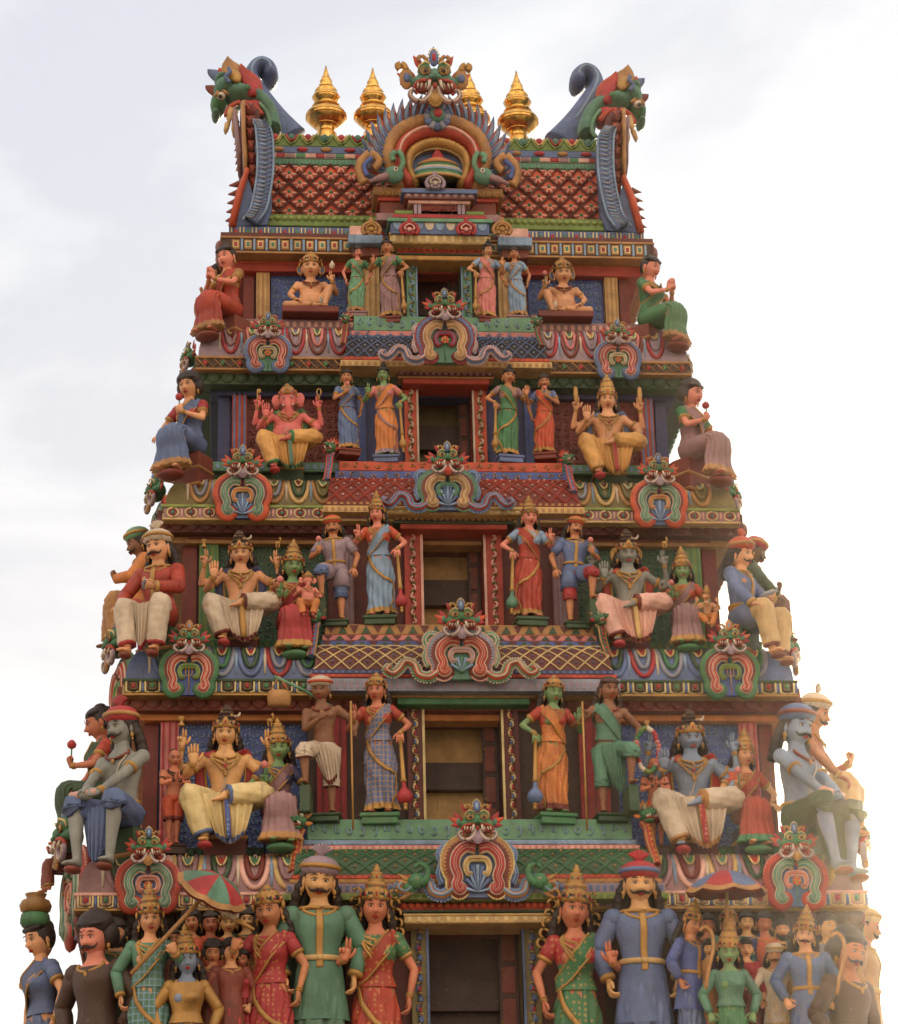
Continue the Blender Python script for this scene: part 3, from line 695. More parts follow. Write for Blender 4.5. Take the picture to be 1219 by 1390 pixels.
def flame(mb,c,L,w,a,mat,y=0,th=.02,curl=.25):
    "leaf-like flame starting at c in direction a (radians from +x)"
    d=V((math.cos(a),0,math.sin(a))); nrm=V((-math.sin(a),0,math.cos(a))); P=[];W=[]
    for i in range(8):
        t=i/7; P.append(V((c[0],y,c[1]))+d*(L*t)+nrm*(curl*L*t*t)); W.append((w*math.sin(PI*(.18+.80*t))*(1-.25*t)+.002,th*(1-.6*t)))
    sweep(mb,P,W,mat,ref=[V((-math.sin(a),0,math.cos(a)))]*8,n=8)
def monster(parent,Mx,face='green',brow='green',ear='red',lip='red',leaf='bluegrey',horn='ochre',curlc='lilac',rays='ochre',big=False):
    "grimacing lion mask about 0.62 wide; returns the head object"
    o=0
    hd=MB()
    ell(hd,(0,0,0),(.20,.12,.13),face,16,10)
    for s in(-1,1):
        ell(hd,(s*.095,-.05,.09),(.068,.07,.085),brow,14,10)                 # bulging brow
        ell(hd,(s*.15,-.02,-.02),(.085,.09,.06),face,12,8)                   # cheek
        ell(hd,(s*.035,-.145,-.015),(.030,.035,.026),face,10,8)               # nostril
        sweep(hd,[(s*.04,-.13,.125),(s*.09,-.125,.15),(s*.15,-.09,.12),(s*.165,-.07,.06)],[.008,.012,.012,.006],'paleyellow',n=6)
    ell(hd,(0,-.11,.02),(.045,.06,.065),face,12,8)
    hd.tf(Mx); root=hd.build('monster_mask',parent)
    for s in(-1,1):
        ey=MB(); ell(ey,(s*.093,-.108,.058),(.038,.028,.030),'cream',14,10); ell(ey,(s*.090,-.129,.056),(.025,.014,.022),'darkbrown',12,8)
        sweep(ey,[(s*.093+.047*math.cos(a),-.118,.062+.039*math.sin(a)) for a in[i*PI/8 for i in range(16)]],.007,'ochre',n=6,closed=True)
        ey.tf(Mx); ey.build('eye',root)
    for s in(-1,1):
        e=MB()
        for q,(a,L) in enumerate(((-.3,.15),(.25,.19),(.75,.17))): flame(e,(s*.19,.0+q*.015),L,.045,a if s>0 else PI-a,ear if q!=1 else 'orangered',.01*q,.025,.15*s)
        ell(e,(s*.24,-.02,.02),(.03,.02,.045),'teal',10,8)
        e.tf(Mx); e.build('flame_ear',root)
    c=MB(); 
    ell(c,(0,-.05,.22),(.048,.03,.085),leaf,14,10); ell(c,(0,-.075,.22),(.022,.015,.045),'crimson' if big else 'paleblue',10,8); ell(c,(0,-.05,.31),(.012,.012,.03),leaf,8,6)
    for s in(-1,1):
        c2=MB(); sweep(c2,spline([(s*.05,-.03,.17),(s*.10,-.04,.24),(s*.15,-.04,.23),(s*.14,-.05,.19)],4),[.02]*6+[.022]*4+[.014]*3,horn,n=8)
        flame(c2,(s*.12,.15),.15,.04,1.1 if s>0 else PI-1.1,ear,.02,.02,-.1*s); c2.tf(Mx); c2.build('curled_horn',root)
    for i in range(9): 
        a=PI*i/8; ell(c,(.055*math.cos(a),-.06,.22+.09*math.sin(a)-.0),(.01,.01,.012),'paleyellow',6,5)
    c.tf(Mx); c.build('crown_leaf',root)
    m=MB()
    for s in(-1,1):
        ell(m,(s*.125,-.085,-.10),(.075,.05,.060),'darkred',14,8)             # open mouth
        sweep(m,spline([(s*.03,-.13,-.05),(s*.09,-.14,-.045),(s*.17,-.12,-.06),(s*.205,-.09,-.11),(s*.17,-.08,-.16)],4),[.018]*17,lip,n=8)
        for q in(.085,.13,.165): sweep(m,[(s*q,-.125,-.075),(s*(q+.006),-.135,-.10),(s*(q+.012),-.13,-.125)],[.013,.010,.003],'offwhite',n=7)
        sweep(m,[(s*.055,-.15,-.06),(s*.06,-.165,-.11),(s*.085,-.15,-.15)],[.017,.014,.003],'white',n=8)
    ell(m,(0,-.12,-.09),(.03,.03,.03),lip,10,8)
    m.tf(Mx); m.build('fanged_mouth',root)
    k=MB()
    for s in(-1,1):
        path=[(s*.03,-.10),(s*.05,-.18),(s*.11,-.235),(s*.19,-.24),(s*.245,-.19),(s*.235,-.14),(s*.195,-.135)]
        P=spline([V((x,-.10,z)) for x,z in path],5)
        sweep(k,P,[.034-.014*i/len(P) for i in range(len(P))],curlc,n=10,mod=lambda t,i:1+.08*(i%2))
        sweep(k,[p+V((0,-.024,0)) for p in P],[.014-.006*i/len(P) for i in range(len(P))],'offwhite',n=7)
    for i in range(7): 
        a=(i-3)*.26; sweep(k,[(.02*math.sin(a),-.11,-.13),(.08*math.sin(a),-.12,-.13-.16*math.cos(a))],[.012,.022],rays,n=8)
        ell(k,(.08*math.sin(a),-.12,-.13-.16*math.cos(a)),(.021,.02,.018),rays,8,6)
    k.tf(Mx); k.build('curled_lip',root)
    return root
def crest(loc,W,pal,label,group=None,rz=0,tails=False,med='flower',mask={},elephants=False,ratio=1,name='arch_crest'):
    A,B,C,bd,back=pal
    r=empty(name,loc,label,'crest',group,rz,W)
    o=MB(); inner=MB()
    for s in(-1,1):
        path=[(0,.60*ratio),(s*.17,.63*ratio),(s*.335,.53*ratio),(s*.375,.36*ratio),(s*.32,.22*ratio),(s*.315,.11*ratio),(s*.25,.055),(s*.185,.10)]
        scroll(o,path,[(.125,.055,A),(.098,.060,'offwhite')],beads=bd,taper=False if not tails else True,k=9)
        scroll(o,path,[(.088,.058,'darkred')],y0=-.004,taper=False)
        p2=[(s*.03,.56*ratio),(s*.15,.575*ratio),(s*.265,.49*ratio),(s*.30,.36*ratio),(s*.255,.23*ratio),(s*.29,.13*ratio),(s*.25,.075),(s*.20,.10),(s*.215,.14)]
        scroll(inner,p2,[(.086,.046,'offwhite'),(.078,.05,B),(.044,.056,'offwhite'),(.037,.058,C),(.012,.066,B)],y0=-.045)
        p3=[(s*.0,.44*ratio),(s*.11,.43*ratio),(s*.155,.35*ratio),(s*.125,.26*ratio),(s*.09,.27*ratio)]
        scroll(inner,p3,[(.050,.05,bd),(.032,.06,A),(.011,.068,bd)],y0=-.03)
    bp=MB(); prism(bp,[(-.20,0.0),(.20,0.0),(.25,.3*ratio),(.18,.5*ratio),(0,.58*ratio),(-.18,.5*ratio),(-.25,.3*ratio)],.0,.10,back)
    b=bp.build('back_plate',r); so=o.build('beaded_arch',r); inner.build('inner_scroll',so)
    m=MB()
    if med=='flower':
        for i in range(8): a=i*PI/4; ell(m,(.045*math.cos(a),-.06,.33*ratio+.045*math.sin(a)),(.026,.02,.026),'orangered' if i%2 else 'ochre',8,6)
        ell(m,(0,-.075,.33*ratio),(.022,.02,.022),'gold',8,6); sweep(m,[(0,-.03,.02),(0,-.04,.28*ratio)],.01,'green')
    elif med=='trident':
        sweep(m,[(0,-.04,.02),(0,-.05,.46*ratio)],.010,'gold')
        for s in(-1,1): sweep(m,spline([(0,-.05,.28*ratio),(s*.05,-.05,.30*ratio),(s*.05,-.05,.42*ratio)],4),.008,'gold',n=6)
    elif med=='shell':
        for i in range(7): a=(i-3)*.35; sweep(m,[(0,-.04,.10),(.17*math.sin(a),-.05,.10+.22*math.cos(a)*ratio)],[.012,.026],'teal' if i%2 else 'paleblue',n=8)
        ell(m,(0,-.06,.10),(.04,.03,.03),'teal')
    else:
        for i in range(9): a=(i-4)*.36; sweep(m,[(0,-.04,.06),(.17*math.sin(a),-.05,.06+.36*math.cos(a))],[.010,.026],'bluegrey' if i%2 else 'paleblue',n=7)
    m.build('medallion',r)
    if tails:
        tc,ti,tl=tails
        for s in(-1,1):
            t=MB()
            pa=[(s*.33,.10),(s*.46,.02),(s*.60,.06),(s*.66,.20),(s*.78,.24),(s*.86,.14),(s*.95,.07),(s*1.04,.12),(s*1.0,.18)]
            scroll(t,pa,[(.082,.05,tc)],y0=.01,beads=tl); scroll(t,pa,[(.05,.055,ti)],y0=-.015); scroll(t,pa,[(.022,.06,tl)],y0=-.035)
            pb=[(s*.30,.62),(s*.42,.66),(s*.49,.58),(s*.46,.46),(s*.50,.32),(s*.46,.2)]
            scroll(t,pb,[(.05,.04,tc),(.02,.05,tl)],y0=.03,beads=tl)
            t.build('tail_scroll',r)
        if elephants:
            for s in(-1,1):
                q=MB(); ell(q,(s*.80,-.05,.20),(.12,.09,.11),'green',14,9); ell(q,(s*.90,-.02,.12),(.09,.07,.07),'green',12,8)
                sweep(q,spline([(s*.74,-.08,.16),(s*.68,-.10,.22),(s*.66,-.10,.34),(s*.74,-.10,.42),(s*.83,-.08,.38)],4),[.05]*5+[.04]*6+[.028]*6,'green',n=10)
                h=q.build('elephant_head',r); w=MB()
                ell(w,(s*.80,-.135,.22),(.022,.015,.016),'eyewhite',8,6); ell(w,(s*.80,-.148,.22),(.010,.008,.010),'black',6,5)
                for i in range(5): flame(w,(s*.86,.20-.03*i),.22,.035,(.45-.28*i) if s>0 else PI-(.45-.28*i),'ochre',-.02,.03,.1*s)
                w.build('ear_plume',h)
    top=.70*ratio
    monster(r,Matrix.Translation((0,-.08,top+.16)),**mask)
    return r
def bracket(loc,S,rz,label,face='green',mane='crimson',body='bluegrey',edge='ochre',group='dragon brackets at the ends of the centre bay',drop=1.0,k=1):
    "small open-mouthed dragon head rearing on a curved bracket"
    r=empty('dragon_bracket',loc,label,'dragon',group,rz,S)
    b=MB(); P=spline([V((0,.05,-.1)),V((0,-.10,-.25)),V((0,-.16,-.6)),V((0,-.30,-drop)),V((0,-.42,-drop-.3))],5)
    n=len(P); sweep(b,P,[(.12,.10)]*n,body,ref=(1,0,0),n=8,smooth=False)
    for s in(-1,1): sweep(b,[p+V((s*.115,-.06,0)) for p in P],.028,edge,n=6)
    for i in range(2,n-1,2): ell(b,P[i]+V((0,-.10,0)),(.05,.03,.05),mane,8,6)
    b.build('curved_body',r)
    h=MB(); ell(h,(0,-.05,.12),(.19,.22,.17),face,14,10); ell(h,(0,-.28,.10),(.12,.17,.075),face,12,8); ell(h,(0,-.20,-.09),(.11,.18,.05),face,12,8)
    for s in(-1,1): ell(h,(s*.06,-.41,.15),(.045,.045,.04),face,8,6); ell(h,(s*.10,-.16,.24),(.075,.08,.07),face,10,8)
    hd=h.build('dragon_head',r)
    for s in(-1,1): e=MB(); ell(e,(s*.12,-.215,.23),(.045,.035,.045),'eyewhite',10,8); ell(e,(s*.125,-.245,.23),(.02,.015,.022),'black',8,6); e.build('eye',hd)
    e=MB()
    for s in(-1,1):
        for q in range(3): sweep(e,[(s*(.10-.0*q),-.26-.07*q,.045),(s*.10,-.27-.07*q,-.03)],[.022,.004],'white',n=7)
    ell(e,(0,-.24,-.02),(.085,.15,.035),'red',10,6)
    e.build('fanged_mouth',hd)
    m=MB()
    for i in range(7):
        a=(i-3)*.42; flame(m,(.10*math.sin(a),.18+.08*math.cos(a)),.26,.065,PI/2-a,mane if i%2 else edge,.0,.05,.1)
    m.build('flame_mane',hd)
    for s in(-1,1): m=MB(); flame(m,(s*.15,.05),.20,.07,-.2 if s>0 else PI+.2,mane,-.02,.05,.2*s); m.build('cheek_flame',hd)
    return r
def mini_crest(loc,W,c1,c2,label):
    r=empty('leaf_antefix',loc,label,'ornament','small leaf ornaments on the upper cornice',0,W)
    m=MB(); 
    for s in(-1,1):
        sweep(m,spline([V(p) for p in((0,0,.75),(s*.3,0,.62),(s*.46,0,.35),(s*.38,0,.1),(s*.2,0,.08),(s*.18,0,.22))],4),[.10]*21,c1,n=8)
        sweep(m,spline([V(p) for p in((0,-.08,.62),(s*.2,-.08,.5),(s*.26,-.08,.34),(s*.14,-.08,.3))],4),.045,c2,n=6)
    ell(m,(0,0,.85),(.12,.08,.2),c1); ell(m,(0,-.06,.3),(.12,.08,.12),c2); ell(m,(0,.03,.35),(.36,.05,.33),c1)
    m.build('leaf_scroll',r); return r
# ---- surface fields on a grid P(u,v)
def lattice(mb,P,N,nu,nv,bar,base,boss,petal=None,r=.010,both=True):
    "crossing diagonal bars over the patch P(u,v), u in 0..nu, v in 0..nv (cells)"
    g=[];U=nu*2;Vn=max(2,nv*2)
    vs=[P(i/2,j/2) for j in range(Vn+1) for i in range(U+1)]
    mb.add(vs,[(j*(U+1)+i,j*(U+1)+i+1,(j+1)*(U+1)+i+1,(j+1)*(U+1)+i) for j in range(Vn) for i in range(U)],base)
    for s in(1,-1):
        for k in range(-nv,nu+nv+1):
            pts=[]
            for q in range(nv*4+1):
                v=q/4; u=k+v if s>0 else k-v
                if -1e-6<=u<=nu+1e-6: pts.append(P(u,v)+N(u,v)*(r*.7))
            if len(pts)>1: sweep(mb,pts,(r,r*.9),bar,ref=N(0,0),n=4,smooth=False)
    for i in range(nu):
        for j in range(nv):
            for (cu,cv) in ((i+.5,j+0.),(i+0.,j+.5)):
                if cv==0 or cu==0: continue
                n=N(cu,cv); c=P(cu,cv)
                ell(mb,c+n*r*.8,(r*1.25,r*1.25,r*1.25),boss,8,6)
def petals(mb,x0,x1,f,n,cols,flip=1,inset=None):
    """row of nested U-shaped lotus petals; f(x,t)-> point on the moulding (t 0 top .. 1 bottom) and normal"""
    w=(x1-x0)/n
    for i in range(n):
        cx=x0+w*(i+.5); A,B,Cc=cols[i%len(cols)]
        for lay,(k,h,m) in enumerate(((.42,.0,A),(.245,.010,B),(.16,.020,Cc))):
            pts=[]; 
            for q in range(13):
                a=PI*q/12; x=cx-w*k*math.cos(a); t=.12+lay*.03+ (.80-lay*.17)*math.sin(a)**.6 if lay<2 else .12+.42*math.sin(a)**.7
                p,nn=f(x,t); pts.append(p+nn*(.004+h))
            if lay==0:
                c0=f(cx,.35)[0]+nn*.012; mb.add([q_+nn*.002 for q_ in pts]+[c0],[(j,j+1,13) for j in range(12)],B)
            if lay<2:
                p,nn=f(cx,.5); sweep(mb,pts,(w*(.095-.015*lay),.024),m,ref=[f(cx,.5)[1].cross((pts[min(j+1,12)]-pts[max(j-1,0)]).normalized()) for j in range(13)],n=6)
            else:
                p,nn=f(cx,.12); o=len(pts); c=f(cx,.3)[0]+nn*.02
                vs=pts+[c]; mb.add(vs,[(j,j+1,o) for j in range(o-1)],m); sweep(mb,pts[1:-1],(.012,.014),'paleyellow',n=5)
                cc=f(cx,.30)[0]+nn*.03; sweep(mb,[cc+V((w*.09*(1-q/9)*math.cos(q*.8+i),-.004,w*.12*(1-q/9)*math.sin(q*.8+i))) for q in range(9)],.007,A,n=5)
        # stamen bulge between petals
        p,nn=f(x0+w*i,.55); a_,_=f(x0+w*i,.15); b_,_=f(x0+w*i,.9); sweep(mb,[a_+nn*.006,p+nn*.012,b_+nn*.006],[w*.05,w*.075,w*.03],'paleblue' if i%2 else 'offwhite',n=6)
def flourish(mb,x0,x1,z0,z1,y,mat,seed,n=None,r=.006):
    "low relief of curling leaves over a panel"
    rr=random.Random(seed); S=min(x1-x0,z1-z0); n=n or int((x1-x0)*(z1-z0)/(.085*.085))
    nx=max(1,int((x1-x0)/.10)); nz=max(1,int((z1-z0)/.10))
    for i in range(nx):
        for j in range(nz):
            cx=x0+(i+.5)*(x1-x0)/nx; cz=z0+(j+.5)*(z1-z0)/nz; s=1 if (i+j)%2 else -1; q=.046; a0=rr.uniform(0,6)
            P=[(cx+s*q*(1-t)*math.cos(a0+7*t),y-.006,cz+q*(1-t)*math.sin(a0+7*t)) for t in[k/14 for k in range(15)]]
            sweep(mb,P,[r*(.6+.6*math.sin(PI*k/14)) for k in range(15)],mat,n=5)
            for t in(.0,.25,.5): 
                p=P[int(t*14)]; ell(mb,(p[0]+s*.012,y-.006,p[2]+.010),(r*1.6,r,r*1.1),mat,6,5)
# ------------------------------------------------------------------ the tower
tower=empty('temple_tower',(0,0,0),'tall painted temple gateway tower of stacked stepped storeys crowded with coloured plaster figures','tower')
def PX(px,py,d): p=at(px,py,d); return p.x,p.z
def part(name,mb,parent=tower,**k): return mb.build(name,parent,**k)
KD=[1.9,2.46,3.10,3.82,4.62]           # front edge of each roof eave (distance in front of the tower axis)
WD=[1.55,2.02,2.62,3.32,4.15]          # storey wall planes
HW=[2.778,3.069,3.424,3.812,4.234]      # eave half widths
KY=[338,494,692,935,1222]              # y of the eave band middle at the left end
def hz(y,d,px=350): return at(px,y,d).z
def ring(mb,w,d,z0,z1,mat,bev=.006,th=.25):
    "beam running round front and both sides"
    box(mb,-w,w,-d,-d+th,z0,z1,mat,bev)
    for s in(-1,1):
        a,b=sorted((s*w,s*(w-th))); box(mb,a,b,-d+th+.0005,d,z0,z1,mat,bev)
tiers=[dict(wall=333,ledge=(433,447),lx=(340,462),ledc='mauve',lotus=(448,484),band=(484,502),niche=(368,470,365,435),nbg='blue',nfl='paleblue',pil=(348,366),pc=('cream','ochre'),
            beams=[(346,354,'bluegrey',.10,'mauve'),(355,368,'red',.16,'orangered')],scal='maroon',sy=(324,345),post=(552,566,625,640),po=(352,436),pcol=('seagreen','paleblue'),
            cb=[(430,449,.92,478,722,'seagreen'),(450,458,.95,474,726,'pink')],lat=(458,486),latc=('bluegrey','black','paleblue'),lx2=(470,730),cf=[(486,490,'red'),(491,498,'cream')],
            top=[(318,331,.62,528,664,'cream'),(333,345,.45,540,655,'red'),(347,353,.50,536,660,'yellow')],side2=(490,515)),
       dict(wall=298,ledge=(627,640),lx=(288,452),ledc='seagreen',lotus=(655,686),band=(686,706),niche=(335,465,538,630),nbg='darkred',nfl='redearth',pil=(315,335),pc=('red','bluegrey'),
            beams=[(514,522,'ochre',.20,'gold'),(524,537,'navy',.12,'bluegrey')],scal='darkgreen',sy=(503,515),post=(549,568,641,660),po=(521,628),pcol=('orangered','offwhite'),
            cb=[(627,639,.92,462,764,'orangered'),(640,651,.95,456,770,'blue')],lat=(652,682),latc=('red','darkred','palepink'),lx2=(450,775),cf=[(682,687,'darkred'),(688,696,'cream')],
            top=[(488,498,.62,530,680,'teal'),(500,512,.5,540,668,'maroon'),(514,521,.5,545,662,'red')],side2=(486,496)),
       dict(wall=250,ledge=(868,882),lx=(262,440),ledc='green',lotus=(882,922),band=(922,944),niche=(296,446,738,880),nbg='darkgreen',nfl='teal',pil=(270,296),pc=('leaf','green'),
            beams=[(708,719,'darkred',.28,'red'),(720,725,'bluegrey',.22,'paleblue'),(727,738,'ochre',.16,'gold')],scal='maroon',sy=(703,709),post=(552,578,660,685),po=(718,850),pcol=('red','palepink'),
            cb=[(848,861,.92,442,806,'ochre'),(862,869,.94,438,810,'pink'),(870,877,.98,435,812,'blue')],lat=(878,909),latc=('paleyellow','maroon','bluegrey'),lx2=(432,816),cf=[(910,915,'navy'),(916,920,'red'),(922,938,'grey')],
            top=[(690,698,.64,522,705,'cream'),(700,709,.5,535,698,'darkbrown'),(711,718,.5,545,690,'red')],side2=(462,480)),
       dict(wall=198,ledge=(1150,1164),lx=(208,412),ledc='darkgreen',lotus=(1164,1212),band=(1212,1236),niche=(242,416,978,1155),nbg='blue',nfl='paleblue',pil=(217,242),pc=('pink','crimson'),
            beams=[(947,960,'darkred',.28,'red'),(964,978,'orange',.18,'yellow')],scal='redearth',sy=(943,948),post=(556,580,684,708),po=(957,1112),pcol=('maroon','paleyellow'),
            cb=[(1112,1139,.92,422,862,'seagreen'),(1140,1146,.95,416,868,'paleblue'),(1147,1153,.98,412,872,'pink')],lat=(1155,1187),latc=('green','darkgreen','ochre'),lx2=(408,876),cf=[(1188,1193,'red'),(1194,1199,'ochre'),(1200,1212,'lilac'),(1213,1221,'lime')],
            top=[(925,935,.64,500,745,'grey'),(937,945,.5,530,722,'gold'),(947,956,.5,535,714,'green')],side2=(430,470)),
       dict(wall=150,ledge=None,lx=None,lotus=None,band=None,niche=None,pil=(170,190),pc=('ochre','cream'),
            beams=[(1240,1252,'maroon',.28,'red'),(1254,1262,'olive',.16,'ochre')],scal='darkbrown',sy=(1236,1241),post=(560,583,710,735),po=(1256,1420),pcol=('olive','bluegrey'),
            cb=[],lat=None,cf=[],top=[(1226,1236,.55,540,748,'red'),(1241,1253,.6,545,742,'cream')],side2=(470,490))]
eave_z=[]
for y,d in zip(KY,KD): eave_z.append(at([300,265,220,167,102][len(eave_z)],y,d).z)
CXW=0.0
def cxs(a,b,y,d):
    "half width of a centred element spanning pixels a..b"
    return (at(b,y,d).x-at(a,y,d).x)/2
for i,T in enumerate(tiers):
    d=WD[i]; hw=abs(at(T['wall'],(T['sy'][0]+60),d).x)
    ztop=(zc(T['sy'][0]-3,d+.1,350)); zt_wall=eave_z[i]+.02
    k=KD[i+1-1] if i else 1.9
    zb=(zc(T['band'][1],KD[i+1],300) if T['band'] else 0.2)
    # opening
    ya,yb=T['po']; a,b,c,e=T['post']
    dB=d+.22                                   # centre bay wall plane
    ow=cxs(b,c,(ya+yb)/2,dB+.02); zo1=zc(ya,dB); zo0=zc(yb+14,dB)
    wmb=MB(); wc={0:'maroon',1:'navy',2:'maroon',3:'navy',4:'darkbrown'}[i]
    for s in(-1,1):
        x0,x1=sorted((s*ow,s*hw)); box(wmb,x0,x1,-d,d,zb,zt_wall,wc)
    box(wmb,-ow+.0,ow,-d+.002,d,zo1+.35,zt_wall,wc); 
    part('storey_wall',wmb)
    im=MB(); box(im,-ow+.002,ow-.002,-d+.38,-d+.55,zb,zo1+.345,['redearth','olive','interior','interior','darkbrown'][i])
    zm=(zo0+zo1)/2
    io=part('window_recess',im)
    dl_=MB(); xa=ow*.58; box(dl_,xa,ow-.006,-d+.10,-d+.15,zo0-.05,zo1+.34,'darkbrown',.006)
    for q in range(4): za=zo0+(zo1-zo0)*(q+.08)/4; box(dl_,xa+.03,ow-.04,-d+.085,-d+.11,za,za+(zo1-zo0)*.21,'redearth',.012)
    for q in(.3,.7): ell(dl_,(xa+.03,-d+.085,zo0+(zo1-zo0)*q),(.018,.015,.018),'darkgold',8,6)
    part('door_leaf',dl_)
    bm=MB(); box(bm,-ow+.004,ow-.004,-d+.24,-d+.37,zo0+(zo1-zo0)*.34+.1,zo0+(zo1-zo0)*.34+.32+.1,'darkbrown'); bm.build('cross_beam',io)
    # centre bay body (two piers + head)
    bw=cxs(T['lx2'][0]+22,T['lx2'][1]-22,yb,dB) if T['lat'] else cxs(470,820,1300,dB)
    by=MB()
    for s in(-1,1):
        x0,x1=sorted((s*(ow+.004),s*bw)); box(by,x0,x1,-dB,-d+.002,zb,zo1+.0,{0:'darkbrown',1:'navy',2:'maroon',3:'darkbrown',4:'maroon'}[i])
    box(by,-bw,bw,-dB-.003,-d+.3,zo1,zt_wall-.03,{0:'maroon',1:'maroon',2:'maroon',3:'darkgreen',4:'maroon'}[i])
    part('centre_bay',by)
    # door posts with curling leaf pattern
    pc,pc2=T['pcol']; pw=cxs(a,e,(ya+yb)/2,dB+.06)-ow
    zpb=zc(yb,dB+.1)
    for s in(-1,1):
        df=MB(); x0,x1=sorted((s*ow,s*(ow+pw))); box(df,x0,x1,-dB-.09,-dB+.25,zpb-.15,zo1-.002,pc,.008)
        xa,xb=sorted((s*ow,s*(ow+pw*.14))); box(df,xa,xb,-dB-.105,-dB+.05,zpb-.15,zo1-.002,pc2,.003)
        n=int((zo1-zpb)/.105); xm=s*(ow+pw*.56)
        for q in range(n):
            z=zpb+(q+.5)*(zo1-zpb)/n; sg=1 if q%2 else -1
            P=[(xm+sg*.036*(1-t)*math.cos(6.5*t+1),-dB-.100,z+.048*(1-t)*math.sin(6.5*t+1)) for t in[v/10 for v in range(11)]]
            sweep(df,P,[.012+.005*math.sin(v*.5) for v in range(11)],pc2,n=5); sweep(df,[(xm-sg*.03,-dB-.096,z-.045),(xm+sg*.0,-dB-.104,z-.03),(xm+sg*.034,-dB-.096,z-.05)],.009,'leaf' if i in(1,2) else 'cream',n=5)
            if i in(3,4): ell(df,(xm,-dB-.112,z),(.020,.014,.030),'crimson' if q%2 else 'bluegrey',8,6)
        part('door_post',df)
    # lintel beams above the opening
    for y0,y1,dd,x0,x1,m in T['top']:
        w=cxs(x0,x1,(y0+y1)/2,d+dd); z1=zc(y0,d+dd);z0=zc(y1,d+dd); tb=MB(); box(tb,-w,w,-d-dd,-d-.05,z0,z1,m,.01)
        if m in('red','maroon','darkbrown','gold') and y1-y0>=8:
            n=int(2*w/.075)
            for q in range(n): ell(tb,(-w+(q+.5)*2*w/n,-d-dd-.004,(z0+z1)/2+.012),(w/n*.9,.028,(z1-z0)*.42),'orangered' if m in('red','maroon') and i in(0,4) else ('ochre' if m in('darkbrown','gold') else 'mauve'),8,6)
            box(tb,-w-.01,w+.01,-d-dd-.012,-d-.06,z0-.02,z0+.005,'darkgreen' if i%2==0 else 'ochre',.004)
        if m in('cream','teal','grey'):
            n=int(2*w/.10)
            for q in range(n): box(tb,-w+(q+.3)*2*w/n,-w+(q+.7)*2*w/n,-d-dd-.008,-d-dd+.02,z0+.02,z1-.025,'paleyellow' if m=='cream' else 'seagreen' if m=='teal' else 'lilac',.003)
            box(tb,-w-.012,w+.012,-d-dd-.016,-d-.07,z1-.018,z1+.006,m,.004)
        part('lintel_beam',tb)
    # beams of the side walls, right round the storey
    for y0,y1,m,dd,m2 in T['beams']:
        z1=zc(y0,d+dd,360);z0=zc(y1,d+dd,360); rb=MB(); ring(rb,hw+dd,d+dd,z0,z1,m,.008); ring(rb,hw+dd+.012,d+dd+.012,z1-(z1-z0)*.22,z1-.001,m2,.003); part('wall_beam',rb)
    # soffit scallops
    sb=MB(); y0,y1=T['sy']; dd=.34; z1=zc(y0,d+dd,360); z0=z1-.16
    ring(sb,hw+dd-.02,d+dd-.02,z0-.02,z1+.10,T['scal'])
    w=hw+dd; n=int(2*w/.17)
    for q in range(n):
        x=-w+(q+.5)*2*w/n; ell(sb,(x,-d-dd+.02,z0+.09),(w/n*1.05,.035,.10),T['scal'] if i else 'redearth',12,8)
    for s in(-1,1):
        n2=int(2*d/.17)
        for q in range(n2): ell(sb,(s*w,-d-dd+.1+q*.17,z0+.08),(.05,.078,.085),'mauve' if i==0 else ('teal' if i==1 else 'redearth'),8,6)
    part('scalloped_soffit',sb)
    # pilasters and niche panels
    if T['niche']:
        nx0,nx1,ny0,ny1=T['niche']; x0,z1=PX(nx0,ny0,d+.03); x1,_=PX(nx1,ny0,d+.03); z0=zc(ny1+26,d+.03,400)
        for s in(-1,1):
            nb=MB(); xa,xb=sorted((s*abs(x0),s*abs(x1))); box(nb,xa,xb,-d-.03,-d+.05,z0,z1,T['nbg']); flourish(nb,xa+.02,xb-.02,z0,z1-.02,-d-.03,T['nfl'],i*7+s,r=.007); part('niche_panel',nb)
            p0,_=PX(T['pil'][0],(ny0+ny1)/2,d+.12); p1,_=PX(T['pil'][1],(ny0+ny1)/2,d+.12)
            pb=MB(); xa,xb=sorted((s*abs(p0),s*abs(p1))); box(pb,xa,xb,-d-.12,-d+.05,z0,z1+.01,T['pc'][0],.008)
            for t in(.15,.5,.85): box(pb,xa+(xb-xa)*t-.012,xa+(xb-xa)*t+.012,-d-.132,-d-.05,z0,z1,T['pc'][1],.003)
            # corner pier behind it
            cp=MB(); xa,xb=sorted((s*(abs(p0)+.03),s*(hw+.02))); box(cp,xa,xb,-d-.05,-d+.3,z0,z1,'darkred' if i!=1 else 'navy')
            part('pilaster',pb); part('corner_pier',cp)
            # inner pilasters between the standing women
            q0,_=PX(T['side2'][0],ny0+30,dB+.05); q1,_=PX(T['side2'][1],ny0+30,dB+.05)
            q=MB(); xa,xb=sorted((s*abs(q0),s*abs(q1))); box(q,xa,xb,-dB-.06,-d,z0,zt_wall-.05,['cream','bluegrey','mauve','crimson','ochre'][i],.008)
            for t in(.2,.5,.8): box(q,xa+(xb-xa)*t-.008,xa+(xb-xa)*t+.008,-dB-.07,-dB,z0,zt_wall-.06,['ochre','blue','lilac','darkred','cream'][i],.003)
            part('pilaster',q)
